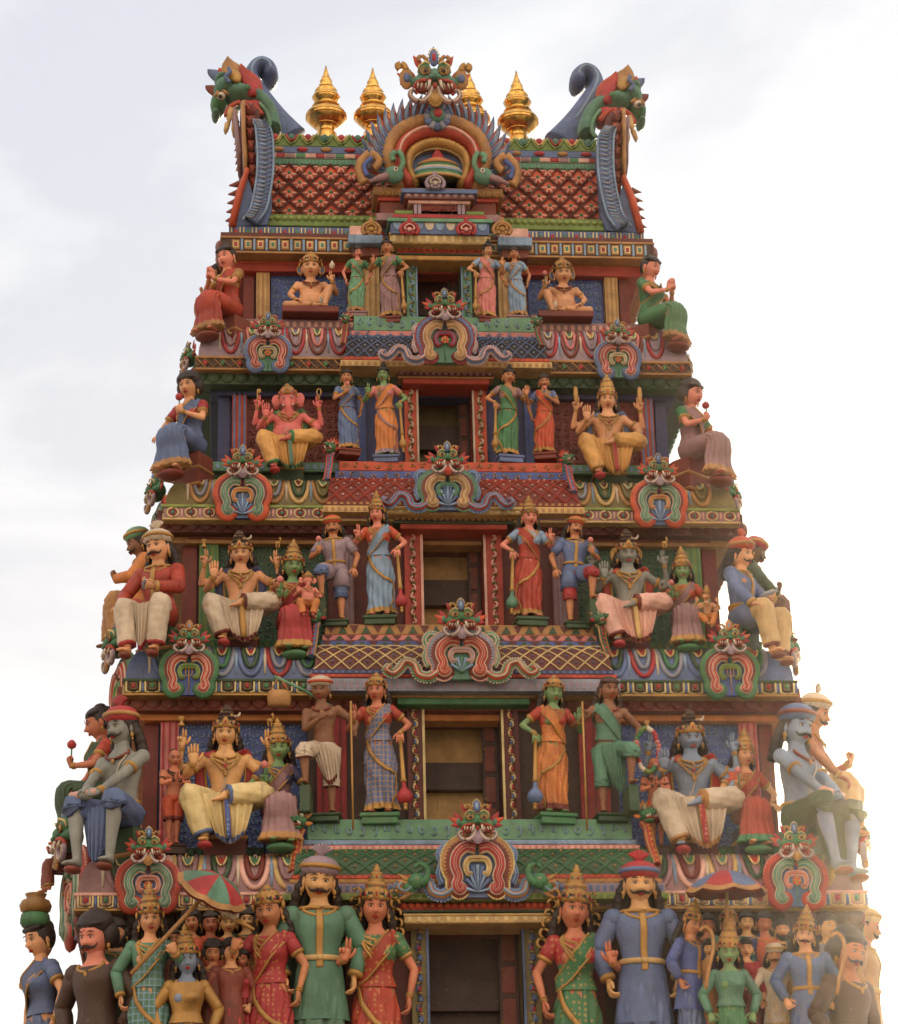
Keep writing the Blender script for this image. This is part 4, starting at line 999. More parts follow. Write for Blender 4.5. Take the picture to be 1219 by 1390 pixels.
    # stepped roof of this storey
    if T['band']:
        K=KD[i+1]; W=HW[i+1]; zb1=zc(T['band'][0],K,300); zb0=zc(T['band'][1],K,300); zl0=zb1; 
        dl=K-.30; zl1=zc(T['lotus'][0],dl,300)
        core=MB(); box(core,-W+.30,W-.30,-K+.30,K-.30,zb0-.12,zl1-.012,'redearth'); box(core,-W+.06,W-.06,-K+.06,K-.06,zb0+.02,zb1-.01,'redearth')
        part('roof_core',core)
        # ledge slab
        y0,y1=T['ledge']; ld=d+.48; z1=zc(y0,ld,380); z0=zc(y1,ld,380); lw=hw+.42
        lb=MB(); box(lb,-lw,lw,-ld,ld,z0,z1,T['ledc'],.01); n=int(2*lw/.09)
        for q in range(n): box(lb,-lw+(q+.25)*2*lw/n,-lw+(q+.75)*2*lw/n,-ld-.008,-ld+.02,z0+(z1-z0)*.25,z1-(z1-z0)*.25,{0:'palepink',1:'paleblue',2:'leaf',3:'green'}[i],.003)
        box(lb,-lw+.08,lw-.08,-ld+.08,ld-.08,zl1-.02,z0+.001,{0:'darkred',1:'darkgreen',2:'darkred',3:'darkred'}[i])
        part('ledge',lb)
        # curved lotus moulding
        lo=MB(); 
        def prof(t):  # depth, z
            a=t*PI/2; return dl+(K-.02-dl)*math.sin(a), zl1+(zb1-zl1)*(1-math.cos(a)) 
        basec={0:'lilac',1:'olive',2:'bluegrey',3:'mauve'}[i]
        for t in range(10):
            (d0,za),(d1,zb_)=prof(t/10),prof((t+1)/10)
            w0=W-K+d0; w1=W-K+d1
            lo.add([(-w0,-d0,za),(w0,-d0,za),(w1,-d1,zb_),(-w1,-d1,zb_)],[(0,1,2,3)],basec)
            for s in(-1,1): lo.add([(s*w0,-d0,za),(s*w0,d0,za),(s*w1,d1,zb_),(s*w1,-d1,zb_)],[(0,1,2,3)],basec)
        def ff(x,t):
            d0,z=prof(t); a=t*PI/2; return V((x,-d0,z)),V((0,-math.cos(a)*.6-.5,.6*math.sin(1.2-a)+.2)).normalized()
        cols={0:[('crimson','mauve','bluegrey'),('redearth','pink','green'),('crimson','lilac','ochre')],1:[('ochre','grey','green'),('cream','darkgreen','darkred'),('ochre','olive','seagreen')],
              2:[('bluegrey','darkgreen','crimson'),('crimson','grey','red'),('grey','green','crimson')],3:[('mauve','darkgreen','red'),('palepink','darkred','green'),('cream','mauve','teal')]}[i]
        xi=abs(at(T['lx2'][0],T['lotus'][1],K).x)-.05
        for s in(-1,1):
            x0,x1=sorted((s*(W-.28),s*xi)); petals(lo,x0,x1,ff,6,cols)
        part('lotus_moulding',lo)
        # patterned eave band
        eb=MB(); ring(eb,W,K,zb0,zb1,{0:'darkbrown',1:'mauve',2:'olive',3:'mauve'}[i],.004); ring(eb,W+.02,K+.02,zb1-.03,zb1+.004,{0:'ochre',1:'lime',2:'darkgreen',3:'palepink'}[i],.006); ring(eb,W+.015,K+.015,zb0-.004,zb0+.024,{0:'ochre',1:'cream',2:'gold',3:'gold'}[i],.006)
        zm=(zb0+zb1)/2; hh=(zb1-zb0)/2-.028
        def motif(cx,w,j,side=None):
            def Pp(x,z,o): return (cx+x,-K-o,z) if side is None else (side*(W+o),cx+x,z)
            cs=('crimson','green')[j%2]
            if i==0:
                for s in(-1,1): sweep(eb,[Pp(-w,zm-s*hh,.004),Pp(0,zm+s*hh*.9,.008),Pp(w,zm-s*hh,.004)],.010,'ochre',n=5)
                for s in(1,): 
                    c=Pp(0,zm,.01); ell(eb,c,(.030 if side is None else .012,.012 if side is None else .030,hh*.55),cs,8,6)
            elif i==1:
                pts=[Pp(w*.62*math.cos(a),zm+hh*.86*math.sin(a),.006) for a in[q*PI/8 for q in range(16)]]; sweep(eb,pts,.011,'paleyellow',n=5,closed=True)
                pts=[Pp(w*.36*math.cos(a),zm+hh*.5*math.sin(a),.008) for a in[q*PI/6 for q in range(12)]]; sweep(eb,pts,.008,'crimson',n=5,closed=True)
                ell(eb,Pp(0,zm,.008),(.024,.024,.024),'teal',8,6)
                ell(eb,Pp(w,zm,.004),(.015,.015,hh*.8),'palepink',6,5)
            else:
                for q,(k,m) in enumerate(((.74,'paleyellow'),(.46,'darkbrown' if i==2 else 'cream'))):
                    sweep(eb,[Pp(-w*k,zm+hh,.006),Pp(-w*k,zm-hh*(.75-.4*q),.010),Pp(-w*k*.5,zm-hh*(.95-.4*q),.010),Pp(w*k*.5,zm-hh*(.95-.4*q),.010),Pp(w*k,zm-hh*(.75-.4*q),.010),Pp(w*k,zm+hh,.006)],.0115,m,n=5)
                ell(eb,Pp(0,zm+hh*.3,.006),(.026 if side is None else .014,.014 if side is None else .026,hh*.5),cs,8,6)
                ell(eb,Pp(w,zm,.004),(.020,.020,hh*.95),'bluegrey',6,5)
        n=int(2*W/.21)
        for j in range(n):
            cx=-W+(j+.5)*2*W/n
            if abs(cx)>xi-.1: motif(cx,W/n,j)
        for j in range(10): motif(-K+.2+j*.21,.105,j,-1); motif(-K+.2+j*.21,.105,j,1)
        part('patterned_eave',eb)
        # centre bay base bands
        KB=max(K+.12,d+1.12); cbm=MB()
        for q,(y0,y1,dd,x0,x1,m) in enumerate(T['cb']):
            w=cxs(x0,x1,(y0+y1)/2,d+dd); z1=zc(y0,d+dd); z0=zc(y1+1,d+dd); box(cbm,-w,w,-d-dd,-d,z0,z1,m,.008)
            if z1-z0>.07:
                n=int(2*w/.13)
                for e_ in range(n):
                    xc=-w+(e_+.5)*2*w/n
                    if i==2: 
                        s=1 if e_%2 else -1; zm_=(z0+z1)/2; hh_=(z1-z0)*.4; cbm.add([(xc-.055,-d-dd-.006,zm_-s*hh_),(xc+.055,-d-dd-.006,zm_-s*hh_),(xc,-d-dd-.006,zm_+s*hh_)],[(0,1,2)],'darkgreen' if e_%2 else 'maroon',False)
                    else: sweep(cbm,[(xc+.04*(1-t)*math.cos(6*t+e_),-d-dd-.006,(z0+z1)/2+(z1-z0)*.36*(1-t)*math.sin(6*t+e_)) for t in[v/8 for v in range(9)]],.008,{0:'paleblue',1:'ochre',3:'paleblue'}[i],n=5)
            else:
                n=int(2*w/.07)
                for e_ in range(n): box(cbm,-w+(e_+.2)*2*w/n,-w+(e_+.8)*2*w/n,-d-dd-.006,-d-dd+.02,z0+.012,z1-.012,'palepink' if m=='pink' else 'paleblue',.002)
        part('centre_base_band',cbm)
        # lattice roof of the centre bay
        dt=d+T['cb'][-1][2]-.012; y0,y1=T['lat']; w0=cxs(T['lx2'][0],T['lx2'][1],y0,dt); z1=zc(y0,dt); z0=zc(y1,KB); db=KB
        w1=w0+.06; nv=3; cell=(math.hypot(db-dt,z1-z0))/nv*1.05; nu=int(2*w0/cell)
        def PP(u,v):
            t=v/nv; a=t; dd=dt+(db-dt)*math.sin(a*PI/2)**1.1; w=w0+(w1-w0)*t; return V((-w+2*w*u/nu,-dd,z1+(z0-z1)*(1-math.cos(a*PI/2))**.9))
        nn=V((0,-.8,.35)).normalized()
        lm=MB(); lattice(lm,PP,lambda u,v:nn,nu,nv,T['latc'][0],T['latc'][1],T['latc'][2],r=.0105); part('lattice_roof',lm)
        ck=MB(); box(ck,-w0+.03,w0-.03,-db+.08,-d,zc(T['cf'][-1][1],KB)+.01,z0-.0,'maroon')
        prev=None
        for q,(y0,y1,m) in enumerate(T['cf']):
            dd=KB+.004+.018*q; w=w1+.02+.03*q; z1_=zc(y0-1,dd); z0_=zc(y1,dd); box(ck,-w,w,-dd,-K+.2,z0_,z1_,m,.005)
            n=int(2*w/.075)
            for e_ in range(n): box(ck,-w+(e_+.25)*2*w/n,-w+(e_+.75)*2*w/n,-dd-.006,-dd+.02,z0_+(z1_-z0_)*.2,z1_-(z1_-z0_)*.25,{'red':'orangered','cream':'ochre','grey':'lilac','lime':'leaf','lilac':'bluegrey','darkred':'ochre','navy':'bluegrey','ochre':'gold'}[m],.002)
        part('centre_cornice',ck)
# ---- top cornice
K=1.9;W=HW[0]; tc=MB(); zA=zc(307,K-.10,330); zB=zc(322,K,320); zC=zc(342,K+.04,320)
ring(tc,W-.09,K-.10,zB-.01,zA,'bluegrey',.006,.5); ring(tc,W,K+.02,zC,zB-.012,'darkbrown',.006,.5); ring(tc,W+.02,K+.04,zB-.03,zB,'ochre',.005,.5); ring(tc,W+.02,K+.04,zC-.01,zC+.02,'ochre',.005,.5)
n=34
for q in range(n):
    x=-W+.1+(q+.5)*2*(W-.1)/n
    if abs(x)<.55: continue
    c=('crimson','teal')[q%2]; zz=(zA+zB)/2; h=(zA-zB)*.40
    sweep(tc,[(x-.055,-K+.09,zz+h),(x-.055,-K+.09,zz-h*.6),(x,-K+.085,zz-h),(x+.055,-K+.09,zz-h*.6),(x+.055,-K+.09,zz+h)],.010,'paleyellow',n=5); ell(tc,(x,-K+.10,zz),(.032,.02,h*.8),c,8,6)
    zz=(zB+zC)/2; h=(zB-zC)*.30
    for k,m in((.048,'ochre'),): box(tc,x-k,x+k,-K-.035,-K,zz-h,zz+h,m,.008)
    box(tc,x-.033,x+.033,-K-.042,-K,zz-h*.68,zz+h*.68,'paleyellow',.004); box(tc,x-.020,x+.020,-K-.050,-K,zz-h*.45,zz+h*.45,c,.006)
    xx=x+ (W-.1)/n; box(tc,xx-.014,xx+.014,-K-.036,-K,zz-h*1.2,zz+h*1.2,'paleblue',.004)
part('top_cornice',tc)
# side bays of the top cornice over the women (pale blue caps)
for s in(-1,1):
    cc=MB(); x0=abs(at(475,325,K+.2).x); x1=abs(at(515,325,K+.2).x); a,b=sorted((s*x0,s*x1)); z1=zc(318,K+.2,495); z0=zc(330,K+.2,495); box(cc,a-.02,b+.04,-K-.20,-K+.2,z0,z1,'paleblue',.01)
    box(cc,a,b,-K-.16,-K+.2,z1,zc(306,K+.16,495),'palepink',.02); box(cc,a+.03,b,-K-.10,-K+.2,z0-.13,z0,'redearth',.01)
    part('bay_cap',cc)
# green strip, barrel roof, ridge
rd=MB(); zr0=zc(306,K-.2,420); zr1=zc(296,1.62,420); xr=abs(at(362,260,1.6).x)
box(rd,-xr,xr,-1.72,1.72,zr0-.02,zr1,'leaf',.01)
for q in range(48):
    x=-xr+(q+.5)*2*xr/48; ell(rd,(x,-1.72,(zr0+zr1)/2+.01),(xr/48*.9,.04,.035),'lime',8,6)
part('roof_foot_moulding',rd)
YS=[(300,1.58),(285,1.60),(270,1.60),(255,1.58),(240,1.53),(224,1.44)]
PR=[(dd,zc(y,dd,430)) for y,dd in YS]
nu=30;nv=2
def RP(u,v):
    t=(1-v/nv)*(len(PR)-1); k=int(min(t,len(PR)-2)); a=PR[k];b=PR[k+1]; f=t-k; return V((-xr+.02+2*(xr-.02)*u/nu,-(a[0]+(b[0]-a[0])*f),a[1]+(b[1]-a[1])*f))
def RN(u,v): return V((0,-1,.35*(1-v/nv)+.05)).normalized()
nu=16; nv=3; rf=MB(); lattice(rf,RP,RN,nu,nv,'maroon','orangered','darkgreen',r=.020)
nv_=nv
for i_ in range(nu+1):
    for j_ in range(nv_*2+1):
        pass
# finer diamonds: fan petals in every cell
pf=rf
for i_ in range(nu):
    for j_ in range(nv*2):
        cu=i_+(.5 if j_%2==0 else 0.); cv=j_*.5+0.0
        if j_%2==0: cv=j_*.5
        if cv<=0.05 or (cu<=.2): 
            if cv<=.05: cv=.12
        c=RP(cu,cv); nn=RN(cu,cv)
        for a in range(7):
            an=R(-78+a*26); q=RP(max(0,min(nu,cu+.33*math.sin(an))),min(nv,cv+.34*math.cos(an))); sweep(pf,[c+nn*.02,q+nn*.022],[.008,.019],'palepink' if a%2==0 else 'orangered',n=5)
        ell(pf,c+nn*.03,(.024,.024,.024),'green',8,6)
ro=part('barrel_roof',rf)
bk=MB()
zt=zc(184,1.30,430); m=14; vs=[]
for q in range(m+1):
    a=PI*q/m
    for s in(-1,1): vs.append((s*(xr-.01),-1.15*math.cos(a),zt-.02+.22*math.sin(a)))
bk.add(vs,[(2*q,2*q+1,2*q+3,2*q+2) for q in range(m)],'redearth')
box(bk,-xr+.02,xr-.02,-1.24,1.45,PR[0][1]-.1,zt-.01,'redearth')
for s in(0,1): bk.add([vs[2*q+s] for q in range(m+1)],[tuple(range(m+1))],'redearth')
part('barrel_vault',bk)
rg=MB()
def strip_(y0,y1,dd,mat,bev=.008): 
    z1=zc(y0,dd,430);z0=zc(y1,dd,430); box(rg,-xr,xr,-dd,-dd+.6,z0,z1,mat,bev); return z0,z1
z0,z1=strip_(216,224,1.46,'teal'); 
for q in range(90): box(rg,-xr+(q+.25)*2*xr/90,-xr+(q+.75)*2*xr/90,-1.47,-1.4,z0+.01,z1-.015,'seagreen',.003)
z0,z1=strip_(208,215,1.42,'offwhite')
for q in range(34): box(rg,-xr+(q)*2*xr/34,-xr+(q+.9)*2*xr/34,-1.432,-1.3,z0+.008,z1-.008,('palepink','crimson','mauve','green')[q%4],.006)
z0,z1=strip_(199,208,1.38,'bluegrey')
for q in range(14): ell(rg,(-xr+(q+.5)*2*xr/14,-1.39,(z0+z1)/2),(.075,.03,.035),('ochre','crimson')[q%2],12,8)
z0,z1=strip_(184,199,1.30,'leaf')
for q in range(20):
    x=-xr+(q+.5)*2*xr/20; w=xr/20
    pts=[(x-w+2*w*t,-1.31,z0+.03+(z1-z0)*.9*(1-math.sin(PI*t))) for t in[v/8 for v in range(9)]]; sweep(rg,pts,.014,'lime',n=5)
    pts=[(x-w*.7+1.4*w*t,-1.31,z1-(z1-z0)*.55*math.sin(PI*t)) for t in[v/8 for v in range(9)]]; sweep(rg,pts,.018,('cream','crimson','cream','teal')[q%4],n=6); ell(rg,(x,-1.30,z1-.03),(w*.45,.03,.05),('crimson','teal')[q%2],10,6)
ridge_z=z1
part('ridge_bands',rg)
# tower foot, out of the picture
ft=MB(); box(ft,-4.7,4.7,-4.95,4.95,3.4,3.8,'stone',.05); box(ft,-4.4,4.4,-4.65,4.65,0.0,3.4,'cream'); box(ft,-4.25,4.25,-4.5,4.5,3.8,4.9,'darkred')
part('tower_foot',ft)
# ------------------------------------------------------------------ pediment over the top storey
def world_parts(root,mb): 
    mb.tf(Matrix.Translation(-root.location)); return mb
dP=1.98
ped=empty('pediment',at(592,300,1.9),'stepped central pediment with a domed shrine model inside a horseshoe arch on the roof','pediment')
pm=MB()
def pbox(mb,x0,x1,y0,y1,dd,back,mat,bev=.006,sym=True):
    w=cxs(x0,x1,(y0+y1)/2,dd); box(mb,-w,w,-dd,-back,zc(y1,dd,592),zc(y0,dd,592),mat,bev); return w
pbox(pm,530,664,300,318,2.20,1.5,'bluegrey')
w=pbox(pm,526,668,296,301,2.24,1.5,'seagreen'); pbox(pm,533,660,291,296,2.20,1.5,'crimson'); pbox(pm,536,657,286,291,2.16,1.5,'leaf')
pbox(pm,512,680,290,300,2.02,1.5,'mauve'); 
for q in range(9):
    x=-w+.06+(q+.5)*2*(w-.06)/9; pm.add([(x+.065*math.cos(PI+PI*t/10),-2.21,zc(301,2.2)+.0+ .13*math.sin(PI+PI*t/10)) for t in range(11)],[tuple(range(11))],'offwhite' if q%2 else 'paleblue',False)
pbox(pm,515,672,272,291,1.98,1.4,'redearth'); pbox(pm,512,676,266,273,2.02,1.4,'red'); pbox(pm,506,682,255,266,2.06,1.4,'ochre')
n=20;w=cxs(506,682,260,2.06)
for q in range(n): ell(pm,(-w+(q+.5)*2*w/n,-2.06,zc(264,2.06)),(w/n*.85,.03,.035),'darkgold',8,6)
pbox(pm,556,628,276,292,2.16,1.9,'darkred'); pbox(pm,550,634,270,276,2.20,1.9,'palepink'); pbox(pm,545,640,262,270,2.24,1.9,'redearth'); pbox(pm,541,644,256,262,2.27,1.9,'bluegrey')
for q in range(9):
    w=cxs(545,640,265,2.24); ell(pm,(-w+(q+.5)*2*w/9,-2.24,zc(267,2.24)),(w/9*.85,.03,.035),'mauve',8,6)
for s in(-1,1):
    for t in(.75,.9):
        w=cxs(556,628,284,2.16); box(pm,s*w*t-.02,s*w*t+.02,-2.18,-2.1,zc(292,2.16),zc(276,2.16),'lilac',.004)
    flourish(pm,-.22,.22,zc(291,2.17),zc(277,2.17),-2.165,'orangered',3,r=.006)
pm.tf(Matrix.Translation(-ped.location)); pm.build('stepped_base',ped)
S=(at(692,230,dP).x-at(592,230,dP).x)
am=Matrix.Translation(V((0,-dP,zc(252,dP,592))))@Matrix.Diagonal((S*1.04,1,S*1.27,1)); am2=am
def arch(k,w,h,m,y,beads=None):
    mb=MB(); 
    for s in(-1,1):
        path=[(0,.80*k+.02),(s*.30*k,.78*k),(s*.58*k,.62*k),(s*.68*k,.36*k),(s*.62*k,.14*k),(s*.52*k,.0)]
        scroll(mb,path,[(w,h,m)],y0=y,beads=beads,taper=False,k=6)
    return mb
pa=MB()
def addarch(name,mb,parent):
    mb.tf(am); mb.tf(Matrix.Translation(-ped.location)); return mb.build(name,parent)
bp=MB(); prism(bp,[(-.5,0),(.5,0),(.62,.35),(.5,.62),(.25,.78),(-.25,.78),(-.5,.62),(-.62,.35)],.02,.35,'bluegrey'); addarch('back_plate',bp,ped)
ar=addarch('outer_arch',arch(.93,.09,.13,'ochre',-.02,'gold'),ped)
rb=arch(.745,.080,.15,'red',-.06); 
for s in(-1,1): scroll(rb,[(0,.62),(s*.22,.60),(s*.43,.47),(s*.50,.29),(s*.46,.12)],[(.02,.03,'palepink')],y0=-.20,k=6)
addarch('red_arch',rb,ar); addarch('inner_arch',arch(.57,.06,.15,'gold',-.04,'paleyellow'),ar)
for s in(-1,1):
    fl=MB()
    for q in range(26):
        row=q%2; a=R(-20+q*4.0); 
        for e,(L,m,w) in enumerate(((.38-.07*row,('bluegrey','grey')[row],.062),(.33-.07*row,('grey','paleblue')[row],.036),(.27-.06*row,('orangered','bluegrey')[row],.018))):
            ca=.68-.03*row; flame(fl,(s*ca*math.cos(a),.28+ca*.80*math.sin(a)),L*(1-.006*q),w,(a+.30) if s>0 else PI-(a+.30),m,.04-.03*e-.05*row,.05,.34*s)
    addarch('flame_border',fl,ped)
md=MB(); 
for i in range(12):
    a=i*PI/6; sweep(md,[(0,-.22,.73),(.17*math.cos(a),-.22,.73+.16*math.sin(a))],[.03,.045],'bluegrey' if i%2 else 'grey',n=8)
ell(md,(0,-.25,.74),(.10,.08,.09),'teal',12,8); ell(md,(0,-.31,.74),(.06,.05,.055),'crimson',12,8); addarch('lotus_medallion',md,ped)
sh=MB()   # small shrine model inside the arch
lathe(sh,[(.36,.0),(.38,.05),(.37,.16),(.33,.26),(.28,.30)],'green',Matrix.Translation((0,-.1,.0))@Matrix.Diagonal((1,.5,1,1)),n=24)
for z,r,m in((.0,.40,'ochre'),(.04,.375,'paleyellow'),(.13,.385,'paleblue'),(.17,.375,'offwhite'),(.30,.31,'ochre'),(.34,.25,'orangered'),(.38,.18,'cream')): lathe(sh,[(r,z),(r*1.02,z+.02),(r*.96,z+.045)],m,Matrix.Translation((0,-.1,.0))@Matrix.Diagonal((1,.5,1,1)),n=24)
lathe(sh,[(.15,.40),(.10,.44),(.09,.52),(.05,.60),(.01,.66)],'crimson',Matrix.Translation((0,-.1,0))@Matrix.Diagonal((1,.6,1,1)),n=14); sh.tf(Matrix.Diagonal((.86,1,.60,1))); addarch('shrine_dome',sh,ped)
for s in(-1,1):   # beasts at the foot of the arch
    mk=MB()
    ell(mk,(s*.58,-.22,.02),(.13,.09,.10),'teal',12,8); sweep(mk,spline([(s*.52,-.22,.05),(s*.46,-.24,.16),(s*.50,-.24,.28),(s*.60,-.24,.26),(s*.58,-.24,.18)],4),.035,'seagreen',n=8)
    sweep(mk,[(s*.64,-.24,.0),(s*.78,-.26,-.04),(s*.90,-.24,-.07)],[.05,.04,.015],'mauve',n=8)
    sweep(mk,spline([(s*.95,-.15,-.05),(s*1.02,-.15,.12),(s*.90,-.15,.30),(s*.76,-.15,.22),(s*.84,-.15,.12)],5),[.065]*8+[.05]*13,'ochre',n=10); sweep(mk,spline([(s*.92,-.22,.0),(s*.96,-.22,.12),(s*.86,-.22,.22)],4),.03,'blue',n=8)
    ell(mk,(s*.56,-.31,.05),(.03,.02,.03),'eyewhite',8,6); ell(mk,(s*.56,-.33,.05),(.014,.012,.014),'black',8,6)
    addarch('arch_foot_beast',mk,ped)
lm_=empty('monster_crest',at(589,112,dP+.25),'large green grimacing lion mask with yellow tusks crowning the central roof arch','crest',None,0,S)
monster(lm_,Matrix.Diagonal((1.36,1.3,1.55,1)),face='teal',brow='green',ear='orangered',lip='red',leaf='bluegrey',horn='ochre',curlc='mauve',rays='gold',big=True)
for s in(-1,1):
    mb=MB(); ell(mb,(s*.37,.0,.05),(.10,.05,.17),'ochre',14,10); ell(mb,(s*.37,-.05,.04),(.05,.03,.07),'bluegrey',10,8)
    sweep(mb,spline([(s*.37,0,.18),(s*.41,0,.27),(s*.49,0,.26),(s*.46,0,.19)],4),.045,'gold',n=8)
    mb.build('ear_disc',lm_)
for px,c1,c2,l in((504,'ochre','gold','left outer ochre leaf-shaped antefix above the blue-capped bay'),(556,'crimson','palepink','left red leaf-shaped antefix below the roof pediment'),(633,'crimson','palepink','right red leaf-shaped antefix below the roof pediment'),(682,'ochre','gold','right outer ochre leaf-shaped antefix above the blue-capped bay')):
    y=317; dd=2.32; mini_crest(at(px,y+2,dd),(at(px+26,y,dd)-at(px,y,dd)).x,c1,c2,l)
mini_crest(at(591,256,2.32),(at(26+591,256,2.3)-at(591,256,2.3)).x,'lilac','offwhite','pale lilac leaf ornament in front of the small green shrine dome')
# ------------------------------------------------------------------ gilded finials on the ridge
def finial(px,y0,y1,label):
    p=at(px,y1,0); t=at(px,y0,0); h=t.z-p.z; u=h/100
    r=empty('roof_finial',p-V((0,0,.0)),label,'finial','gilded pot finials along the roof ridge')
    b=MB(); pr=[(15,-70),(15,0),(13,3),(12,8),(16,11),(22,15),(27,20),(28.5,25),(27,31),(21,35),(18,38)]
    lathe(b,[(a*u,z*u) for a,z in pr],'gold',n=36,mod=lambda t_,i:1); o=b.build('pot_body',r); o.data.materials[0]=_M['brass']; o.scale=(.88,.88,1)
    c=MB(); lathe(c,[(a*u,z*u) for a,z in [(18,38),(19,40),(17,42),(13,43),(14,46),(18,49),(19,53),(18,57),(14,60),(16,62),(15,64),(9,66)]],'gold',n=32); o=c.build('upper_bulb',r); o.data.materials[0]=_M['brass']; o.scale=(.88,.88,1)
    c=MB(); lathe(c,[(a*u,z*u) for a,z in [(9,66),(11,68),(10,72),(8,75),(9,77),(7.5,79),(3.5,89),(.6,100)]],'gold',n=28); o=c.build('spire_tip',r); o.data.materials[0]=_M['brass']; o.scale=(.88,.88,1)
    c=MB(); 
    for z,rr in((12,17.5),(23,28.8),(27,28.6),(40,19.3),(53,19.3)): c=MB(); lathe(c,[((rr-.6)*u,(z-1)*u),((rr+.8)*u,z*u),((rr-.6)*u,(z+1)*u)],'gold',n=36); o=c.build('raised_ring',r); o.data.materials[0]=_M['brass']; o.scale=(.88,.88,1)
finial(443,89,183,'leftmost golden pot finial beside the left dragon gable'); finial(507,92,181,'second golden pot finial from the left, close to the left of the flaming arch')
finial(639,95,186,'golden pot finial partly hidden behind the right side of the lion mask'); finial(704,96,190,'rightmost golden pot finial toward the right dragon gable')
# ------------------------------------------------------------------ dragon gables
def gable(s):
    L=at(338,305,0); L=V((L.x*s*-1*-1 if s<0 else -L.x,0,zr0))
    r=empty('dragon_gable',L,('left' if s<0 else 'right')+' end gable with green dragon head, red feather scales and curled blue-grey horn','gable','dragon gables at the two ends of the roof')
    def q(px,py,d): p=at(px,py,d); return (p.x*(-s),p.y,p.z)
    def fin(mb,name,par=r): mb.tf(Matrix.Translation(-r.location)); return mb.build(name,par)
    def slab(poly,d0,d1,mat,name,par=r,bev=None):
        mb=MB(); P=[q(x,y,d0) for x,y in poly]; n=len(P); vs=[(x,-d0,z) for x,_,z in P]+[(x,-d1,z) for x,_,z in P]
        mb.add(vs,[tuple(range(n)),tuple(range(2*n-1,n-1,-1))]+[(i,i+n,(i+1)%n+n,(i+1)%n) for i in range(n)],mat,False); return fin(mb,name,par)
    slab([(311,307),(362,305),(369,285),(368,200),(364,168),(352,163),(347,175),(346,200),(350,255),(346,275),(340,252),(333,232),(322,262)],1.80,-1.6,'bluegrey','gable_slab')
    slab([(326,150),(352,148),(354,200),(352,262),(338,250),(331,225),(325,190)],1.66,.4,'maroon','gable_panel')
    b=MB(); P=spline([V(q(x,y,1.86)) for x,y in((350,166),(357,176),(360,200),(360,232),(356,262),(350,286),(340,300))],5); n=len(P)
    WW=[(.055+.055*math.sin(min(1,i/8)*PI/2),.07) for i in range(n)]
    sweep(b,P,WW,'bluegrey',ref=(1,0,.0),n=12)
    for e in(-1,1): sweep(b,[p+V((e*w[0]*.92,-.03,0)) for p,w in zip(P,WW)],.018,'paleblue',n=6)
    P2=spline(P,2)
    for k in range(2,len(P2)-2,2): p=P2[k]; sweep(b,[p+V((-.08,-.05,.03)),p+V((0,-.085,-.01)),p+V((.08,-.05,.03))],[.010,.017,.010],'grey' if k%4 else 'paleblue',n=6)
    fin(b,'feathered_rim')
    b=MB()
    for k in range(7):
        t=k/6; y=150+t*100; x=339+t*6; c=V(q(x,y,1.72)); ell(b,c,(.075,.10,.10),'redearth' if k%2 else 'darkred',12,9); sweep(b,[c+V((-.05,-.09,.05)),c+V((0,-.105,-.04)),c+V((.05,-.09,.05))],.010,'orangered',n=5)
    sweep(b,[q(338,145,1.5),q(342,200,1.6),q(346,255,1.6)],[.07,.08,.05],'maroon',n=8); fin(b,'feather_scales')
    b=MB(); sweep(b,[q(330,142,1.72),q(331,180,1.74),q(333,215,1.74),q(333,236,1.74)],[(.035,.12),(.03,.12),(.035,.12),(.02,.1)],'ochre',n=8); fin(b,'yellow_edge'); b=MB()
    sweep(b,[q(319,160,1.3),q(323,190,1.3),q(326,225,1.4)],[(.04,.25),(.04,.3),(.035,.3)],'mauve',n=8)
    for k in range(8): y=165+k*9; flame(b,(0,0),.12,.05,0,'palepink') if False else sweep(b,[q(322+k*.4,y,1.1),q(316+k*.6,y+4,1.0)],[.040,.006],'palepink' if k%2 else 'redearth',n=6)
    fin(b,'toothed_edge'); b=MB(); sweep(b,[q(336,232,1.82),q(325,262,1.82),q(315,307,1.82)],[(.03,.10),(.05,.10),(.05,.10)],'orangered',n=8)
    for k in range(5): sweep(b,[q(325-k*2.2,250+k*12,1.82),q(311-k*1.2,252+k*12,1.78)],[.05,.01],'redearth',n=6)
    fin(b,'orange_edge')
    h=MB(); D=.95
    ell(h,q(306,124,D),(.16,.30,.16),'teal',16,12); ell(h,q(297,143,D),(.115,.26,.15),'green',14,10); ell(h,q(322,132,D),(.20,.30,.13),'teal',14,10)
    ell(h,q(293,157,D),(.06,.2,.06),'teal',10,8); ell(h,q(301,112,D),(.10,.26,.08),'teal',12,8)
    P=spline([V(q(x,y,D)) for x,y in((322,130),(345,136),(360,148),(368,165),(370,180))],5); sweep(h,P,[(.12,.30)]*len(P),'teal',ref=(1,0,0),n=12)
    P=spline([V(q(x,y,D+.28)) for x,y in((352,140),(362,152),(366,168),(360,178))],4); sweep(h,P,.03,'seagreen',n=7)
    hd=fin(h,'dragon_head')
    m=MB(); ell(m,q(344,152,D+.08),(.16,.26,.12),'crimson',12,8); P=spline([V(q(x,y,D+.30)) for x,y in((307,158),(312,146),(326,139),(344,143),(356,156))],4); sweep(m,P,.038,'red',n=8)
    for (a,b_,c,d_,w) in((313,148,311,176,.05),(320,152,317,160,.045),(309,168,306,188,.045),(318,160,317,192,.035)): sweep(m,[q(a,b_,D+.30),q((a+c)/2-1,(b_+d_)/2,D+.33),q(c,d_-5,D+.30)],[w*.9,w*.7,.006],'cream',n=8)
    fin(m,'fanged_mouth',hd)
